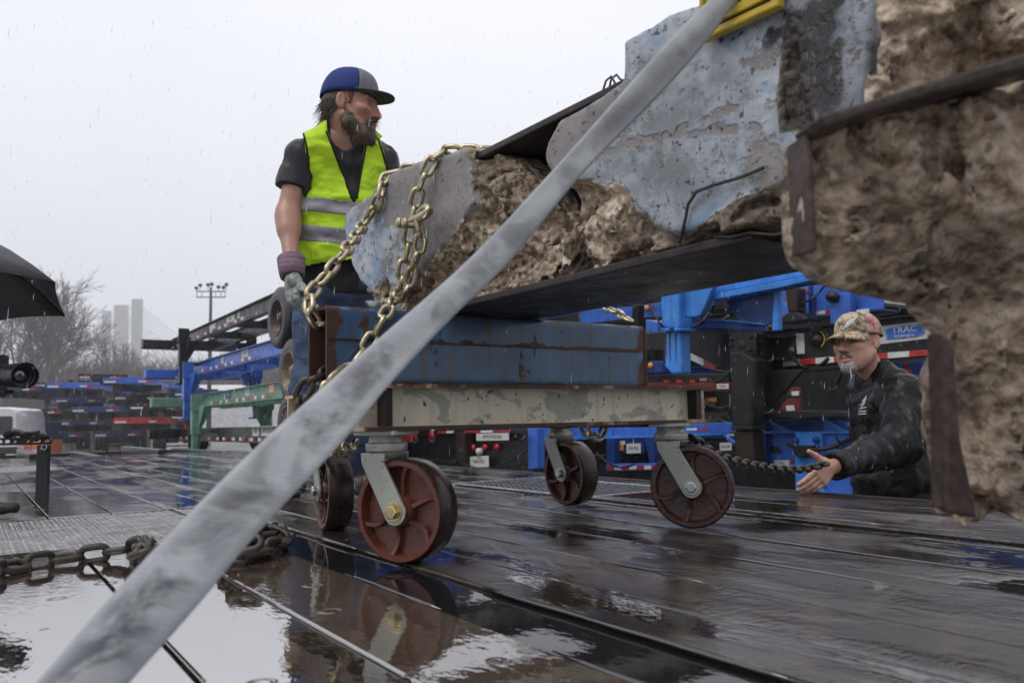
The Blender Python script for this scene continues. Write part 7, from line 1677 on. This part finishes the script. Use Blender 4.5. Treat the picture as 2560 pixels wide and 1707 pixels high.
# ---------------------------------------------------------------- bare winter trees
M['bark'] = simple("grey_brown_bark", (0.085, 0.062, 0.058), .85, 0, .3, 1.5); M['twigs'] = simple("purple_brown_twigs", (0.100, 0.070, 0.074), .9, 0, .35, .8)
def tree_parts(H, seed):
    rg = random.Random(seed); T = MB(); B = MB()
    def grow(p, d, L, r, lev):
        n = 4 if lev < 2 else 3; pts = [p]; rad = [r]; q = p
        for i in range(n):
            d = d + np.array([rg.gauss(0, .13), rg.gauss(0, .13), rg.gauss(.03, .08)]); d = d / np.linalg.norm(d); q = q + d * L / n; pts.append(q); rad.append(r * (1 - .5 * (i + 1) / n))
        (T if lev < 2 else B).tube(pts, rad, (7, 5, 4, 3, 3, 3)[lev], cap=False)
        if lev >= 5: return
        kids = (6, 5, 4, 4, 3)[lev]
        for k in range(kids):
            f = rg.uniform(.35 if lev else .45, 1.0); idx = min(int(f * n), n - 1); s = pts[idx] + (pts[idx + 1] - pts[idx]) * (f * n - idx); a = rg.uniform(0, 6.28); sp = rg.uniform(.45, .95)
            e1 = np.cross(d, [.3, .2, .9]); e1 /= np.linalg.norm(e1); e2 = np.cross(d, e1); nd = d + (e1 * math.cos(a) + e2 * math.sin(a)) * sp + np.array([0, 0, .16]); nd /= np.linalg.norm(nd)
            grow(s, nd, L * rg.uniform(.5, .72), max(rad[idx] * .58, .016), lev + 1)
    grow(np.zeros(3), np.array([0, 0, 1.0]), H * .42, H * .021, 0); return T.mesh("trunk"), B.mesh("crown")
tp = [tree_parts(15, 3), tree_parts(16, 8), tree_parts(13, 12)]
for a, c in tp: a.materials.append(M['bark']); c.materials.append(M['twigs'])
tl = ("bare winter tree above the video camera", "tall forked bare tree left of the bridge towers", "bare tree with spreading twigs beside the umbrella", "thin bare tree behind the beige container", "bare tree just under the bridge towers", "bare tree in front of the tallest bridge tower",
      "bare tree between the bridge and the light mast", "small bare tree behind the blue chassis end", "bare tree seen through the green chassis legs", "bare tree behind the white van roof", "leaning bare tree at the left edge", "bare tree low behind the far blue stacks")
for i, (px, dep, s, k) in enumerate(((20, 120, 1.25, 0), (165, 125, 1.32, 1), (80, 118, 1.2, 2), (115, 150, 1.1, 0), (262, 150, 1.0, 2), (318, 145, .92, 1), (385, 140, .95, 0), (445, 150, .85, 2), (560, 140, .85, 1), (45, 140, 1.2, 1), (-30, 115, 1.3, 2), (215, 135, 1.05, 0))):
    q = DP(px * K, 1000, dep); t = thing("bare_tree", tl[i], "tree", (0, 0, 0), "bare trees beyond the yard"); put("trunk", tp[k][0], t); put("crown", tp[k][1], t); t.location = (q[0], q[1], GROUND); s *= 1.5 if px < 200 else 1.2; t.scale = (s, s, s * (.95 + .1 * (i % 3))); t.rotation_euler = (0, 0, i * 1.7)
# dense undergrowth below them, one mass of twigs
rg2 = np.random.RandomState(3); b = MB()
for i in range(14000):
    px = rg2.uniform(-160, 900); dep = rg2.uniform(112, 175); q = DP(px * K, 1000, dep); q[2] = GROUND; h = dep * .100 * rg2.uniform(.45, 1.05); d = np.array([rg2.normal() * .22, rg2.normal() * .22, 1]); d /= np.linalg.norm(d); w = CR * rg2.uniform(.07, .17)
    base = q + ZD * rg2.uniform(0, h * .5); mid = base + d * h * .3 + CR * rg2.normal() * .3; tip = mid + d * h * .3 + CR * rg2.normal() * .6
    b.add([base - w, base + w, mid - w * .6, mid + w * .6, tip, base + CF * .1, mid + CF * .08], [(0, 1, 3, 2), (2, 3, 4), (1, 5, 6, 3), (5, 0, 2, 6), (3, 6, 4), (6, 2, 4)])
    for k in range(2):
        s = mid; e = mid + (d + CR * rg2.normal() * .9 + CF * rg2.normal() * .5) * h * .25; b.add([s - w * .5, s + w * .5, e, s + CF * .06], [(0, 1, 2), (1, 3, 2), (3, 0, 2)])
brush = b.build("undergrowth", M['twigs']); tag(brush, "dense purple grey undergrowth below the bare trees", "undergrowth", kind="stuff")
# low pale sheds behind the trees
for px, dep, w, h, lab in ((640, 110, 16, 5.5, "long white shed seen below the blue chassis"),):
    q = DP(px * K, 1000, dep); t = thing("white_shed", lab, "shed", (q[0], q[1], GROUND)); M['shed'] = paint("white_cladding", (.55, .55, .56), .6, .2); b = MB(); b.box(np.array([q[0], q[1], GROUND + h / 2]), (CR, np.cross(ZD, CR), ZD), (w, 5, h / 2)); b.build("wall", M['shed'], t)
    b = MB(); A_ = np.array([q[0], q[1], GROUND + h]); yv = np.cross(ZD, CR); b.prism([A_ - yv * 5.3 - CR * (w + .3), A_ + yv * 5.3 - CR * (w + .3), A_ - CR * (w + .3) + ZD * 1.5], CR * (2 * w + .6)); b.build("roof", M['shed'], t)
# ---------------------------------------------------------------- umbrella, video camera and stand at the left
def nylon():
    t = NT("wet_black_nylon"); sp = t.ramp(t.noise(160, 3, .7), [(0.52, 0), (0.66, 1)]); t.set(base=t.mix(t.math('MULTIPLY', sp, .35), (0.010, 0.010, 0.012), (0.16, 0.16, 0.175)), rough=.42, spec=.35); t.bump(sp, .4, .002); return t.m
M['nylon'] = nylon()
um = thing("umbrella", "black umbrella with rain beads poking in at the left edge", "umbrella", DP(-170 * K, 900 * K, 3.2)); ap = DP(-170 * K, 505 * K, 3.25)
tips = [DP(x * K, y * K, d) for x, y, d in ((-210, 590, 2.75), (127, 648, 2.98), (150, 726, 3.22), (0, 736, 3.5), (-280, 735, 3.75), (-450, 705, 3.6), (-490, 640, 3.2), (-400, 600, 2.85))]
b = MB()
for i in range(8):
    A_, Q_ = tips[i], tips[(i + 1) % 8]; V = []; nr = 6
    for j in range(nr + 1):
        f = j / nr; bulge = 4 * f * (1 - f) * .045
        for k in range(5):
            g_ = k / 4; e = A_ + (Q_ - A_) * g_; e = e + (ap - e) * (4 * g_ * (1 - g_) * .02); V.append(ap + (e - ap) * f + ZD * bulge)
    b.add(V, [(j * 5 + k, (j + 1) * 5 + k, (j + 1) * 5 + k + 1, j * 5 + k + 1) for j in range(nr) for k in range(4)], True)
o = b.build("canopy", M['nylon'], um); m_ = o.modifiers.new("t", 'SOLIDIFY'); m_.thickness = .002
for i in range(8):
    b = MB(); b.tube([ap + (tips[i] - ap) * f + ZD * (4 * f * (1 - f) * .045 - .006) for f in (0.02, .25, .5, .75, .99)], .003, 6); b.build("rib", M['black_steel'], um)
b = MB(); b.tube([ap + ZD * .05, DP(-175 * K, 700 * K, 3.25), DP(-180 * K, 940 * K, 3.25)], .006, 8); b.build("shaft", M['black_steel'], um); b = MB(); b.tube([DP(-180 * K, 930 * K, 3.25), DP(-181 * K, 990 * K, 3.25)], .014, 10); b.build("handle", M['black_matte'], um)
vc = thing("video_camera", "black video camera lens entering at the left edge", "camera", DP(-60 * K, 862 * K, 3.0)); lax = (DP(67 * K, 862 * K, 2.93) - DP(-40 * K, 863 * K, 3.16)); lax /= np.linalg.norm(lax); lf = DP(58 * K, 862 * K, 2.95); LRd = 30.5 * K / FPX * 2.95
b = MB(); b.lathe(lf, lax, [(-.30, LRd * .72), (-.19, LRd * .74), (-.185, LRd * .82), (-.12, LRd * .84), (-.115, LRd * .78), (-.10, LRd * .78), (-.095, LRd * .93), (-.03, LRd * .95), (-.028, LRd * .99)], 40); sharp_smooth(b.build("lens_barrel", M['black_matte'], vc), 30)
b = MB(); b.lathe(lf, lax, [(-.028, LRd * .96), (-.026, LRd), (.0, LRd), (.002, LRd * .93), (-.02, LRd * .88), (-.022, LRd * .78), (-.035, LRd * .75), (-.037, LRd * .62)], 40); sharp_smooth(b.build("lens_hood", M['black_steel'], vc), 30)
M['lens_glass'] = simple("coated_lens_glass", (0.02, 0.02, 0.035), .02, 0, .1, coat=1.0, spec=1.0); b = MB(); b.lathe(lf, lax, [(-.05, LRd * .72)] + [(-.05 + .022 * math.cos(a), LRd * .70 * math.sin(a)) for a in np.linspace(1.5, .05, 8)], 32); b.build("front_glass", M['lens_glass'], vc)
b = MB(); bx = lf - lax * .47; b.box(bx, (lax, np.cross(ZD, lax), np.cross(lax, np.cross(ZD, lax))), (.17, .07, .085)); mod_bevel(b.build("camera_body", M['black_matte'], vc), .012)
b = MB(); b.box(DP(8 * K, 900 * K, 2.98) - CR * .06, (CR, CF, CU), (.085, .03, .009)); mod_bevel(b.build("support_rod", M['black_steel'], vc), .004); b = MB(); b.box(bx - ZD * .17, (CR, CF, CU), (.05, .05, .1)); b.tube([bx - ZD * .26, bx - ZD * .62], .03, 10); b.build("mount_post", M['black_steel'], vc)
st = thing("camera_stand", "black slotted camera slider on a flat post standing on the deck", "camera stand", GP(97 * K, 1133 * K)); pz = GP(97 * K, 1133 * K); pd = (pz - EYE) @ CF; sxp = K / FPX * pd; R_h = np.array([CR[0], CR[1], 0]); R_h /= np.linalg.norm(R_h); F_h = np.array([-R_h[1], R_h[0], 0])
hgt = UVZ(DP(97 * K, 1012 * K, pd))[2]
b = MB(); b.box(pz + ZD * (hgt - .02) / 2, (R_h, F_h, ZD), (13.5 * sxp, .012, (hgt - .02) / 2)); mod_bevel(b.build("post", M['black_matte'], st), .003)
ctr = pz + ZD * hgt - R_h * 60 * sxp; hw, hh = 82 * sxp, 8.5 * sxp; holes = [(20, 4.5), (34, 8), (51, 3.5), (60, 2.2), (67, 2.2), (77, 5.2), (87, 13), (112, 9.5)]
cu = bpy.data.curves.new("bar", 'CURVE'); cu.dimensions = '2D'; cu.fill_mode = 'BOTH'; cu.extrude = .008
loops = [[(-hw, -hh), (hw, -hh), (hw, hh), (-hw, hh)]]
for x, w in ((-38, 8), (-18, 6), (0, 10), (19, 8), (37, 5), (45, 1.6), (51, 2.2), (57, 1.6), (67, 5), (87, 11), (112, 9)):
    cx_ = (x - 37) * sxp; w *= sxp; r_ = 3.8 * sxp; w = max(w, r_ * .6); loops.append([(cx_ + sgn * max(w - r_, 0) + min(r_, w) * math.cos(a), min(r_, w) * math.sin(a)) for sgn, aa in ((1, np.linspace(-1.57, 1.57, 6)), (-1, np.linspace(1.57, 4.71, 6))) for a in aa])
for lo_ in loops:
    sp = cu.splines.new('POLY'); sp.points.add(len(lo_) - 1); sp.use_cyclic_u = True
    for p_, q_ in zip(sp.points, lo_): p_.co = (q_[0], q_[1], 0, 1)
tmp = bpy.data.objects.new("tmp", cu); me = bpy.data.meshes.new_from_object(tmp); bpy.data.objects.remove(tmp); c = coords(me); w = ctr + c[:, :1] * R_h + c[:, 1:2] * ZD - c[:, 2:3] * F_h - F_h * .022; me.vertices.foreach_set("co", w.astype(np.float32).ravel()); me.update(); put("slotted_bar", me, st, M['black_steel'])
def sp_(x, y, o=0): return DP(x * K, y * K, pd) - F_h * (.02 + o)
b = MB(); b.tube([sp_(16, 994), sp_(30, 996), sp_(48, 993), sp_(66, 1000), sp_(92, 1004)], [.012, .020, .017, .018, .022], 10); b.tube([sp_(70, 996, .02), sp_(100, 994, .02)], .014, 8); sharp_smooth(b.build("clamp_arm", M['black_steel'], st), 60)
b = MB(); b.lathe(sp_(30, 996, .01), -F_h, [(0, .02), (.015, .022), (.02, .01), (.02, 0)], 16); b.build("clamp_knob", M['black_steel'], st); b = MB(); b.lathe(sp_(95, 1000, .0), ZD, [(-.02, .035), (.0, .038), (.012, .03), (.012, 0)], 16); b.build("clamp_base", M['black_steel'], st)
b = MB(); ring_c = sp_(107, 1026, .0); b.tube([ring_c + R_h * .012 * math.cos(a) + ZD * .012 * math.sin(a) for a in np.linspace(0, 6.28, 14)[:-1]], .003, 6, closed=True); b.tube([ring_c - R_h * .012, sp_(98, 1033)], .003, 6); b.build("lock_pin", M['steel_bolt'], st)
fq = GP(20 * K, 1168 * K); b = MB(); fd = GP(38 * K, 1168 * K) - GP(-60 * K, 1170 * K); b.tube([GP(-80 * K, 1164 * K, .03), GP(36 * K, 1166 * K, .03)], .018, 10); b.tube([GP(-40 * K, 1182 * K, .012), GP(20 * K, 1172 * K, .02)], .011, 8); o = b.build("stand_foot", M['black_matte']); tag(o, "black tripod foot lying on the deck at the left edge", "tripod foot")
# ---------------------------------------------------------------- rain and haze
def rain_mat():
    t = NT("rain_streak"); t.set(base=(0.85, 0.87, 0.9), rough=.15, alpha=.38); return t.m
M['rain'] = rain_mat(); b = MB(); rg3 = np.random.RandomState(8)
for i in range(1700):
    dep = rg3.uniform(1.6, 7.0); x = rg3.uniform(-60, 2620); y = rg3.uniform(40, 1180)
    q = DP(x, y, dep)
    if q[2] < .04: continue
    L = rg3.choice([.008, .014, .022, .034]); r = rg3.uniform(.0007, .0011); d = ZD + np.array([.05, .02, 0]) + rg3.normal(size=3) * .01; d /= np.linalg.norm(d)  # drops stretched into motion streaks, pale and see-through to lighten dark backgrounds
    V = [q - d * L / 2] + [q + (CR * math.cos(a) + CF * math.sin(a)) * r - d * L * .1 for a in (0, 1.26, 2.51, 3.77, 5.03)] + [q + d * L / 2]
    b.add(V, [(0, 1 + (k + 1) % 5, 1 + k) for k in range(5)] + [(6, 1 + k, 1 + (k + 1) % 5) for k in range(5)], True)
rain = b.build("rain", M['rain']); tag(rain, "falling rain drawn out into pale streaks", "rain", kind="stuff")
hz_m = bpy.data.materials.new("haze"); hz_m.use_nodes = True; nt = hz_m.node_tree; nt.nodes.clear(); ho = nt.nodes.new("ShaderNodeOutputMaterial"); pv = nt.nodes.new("ShaderNodeVolumePrincipled"); pv.inputs["Color"].default_value = (.95, .955, .97, 1); pv.inputs["Density"].default_value = .0012; pv.inputs["Anisotropy"].default_value = .2; nt.links.new(pv.outputs[0], ho.inputs["Volume"])
b = MB(); b.xbox(-950, 950, -950, 950, GROUND - 1.5, 125.0); haze = b.build("haze", hz_m); tag(haze, kind="stuff")
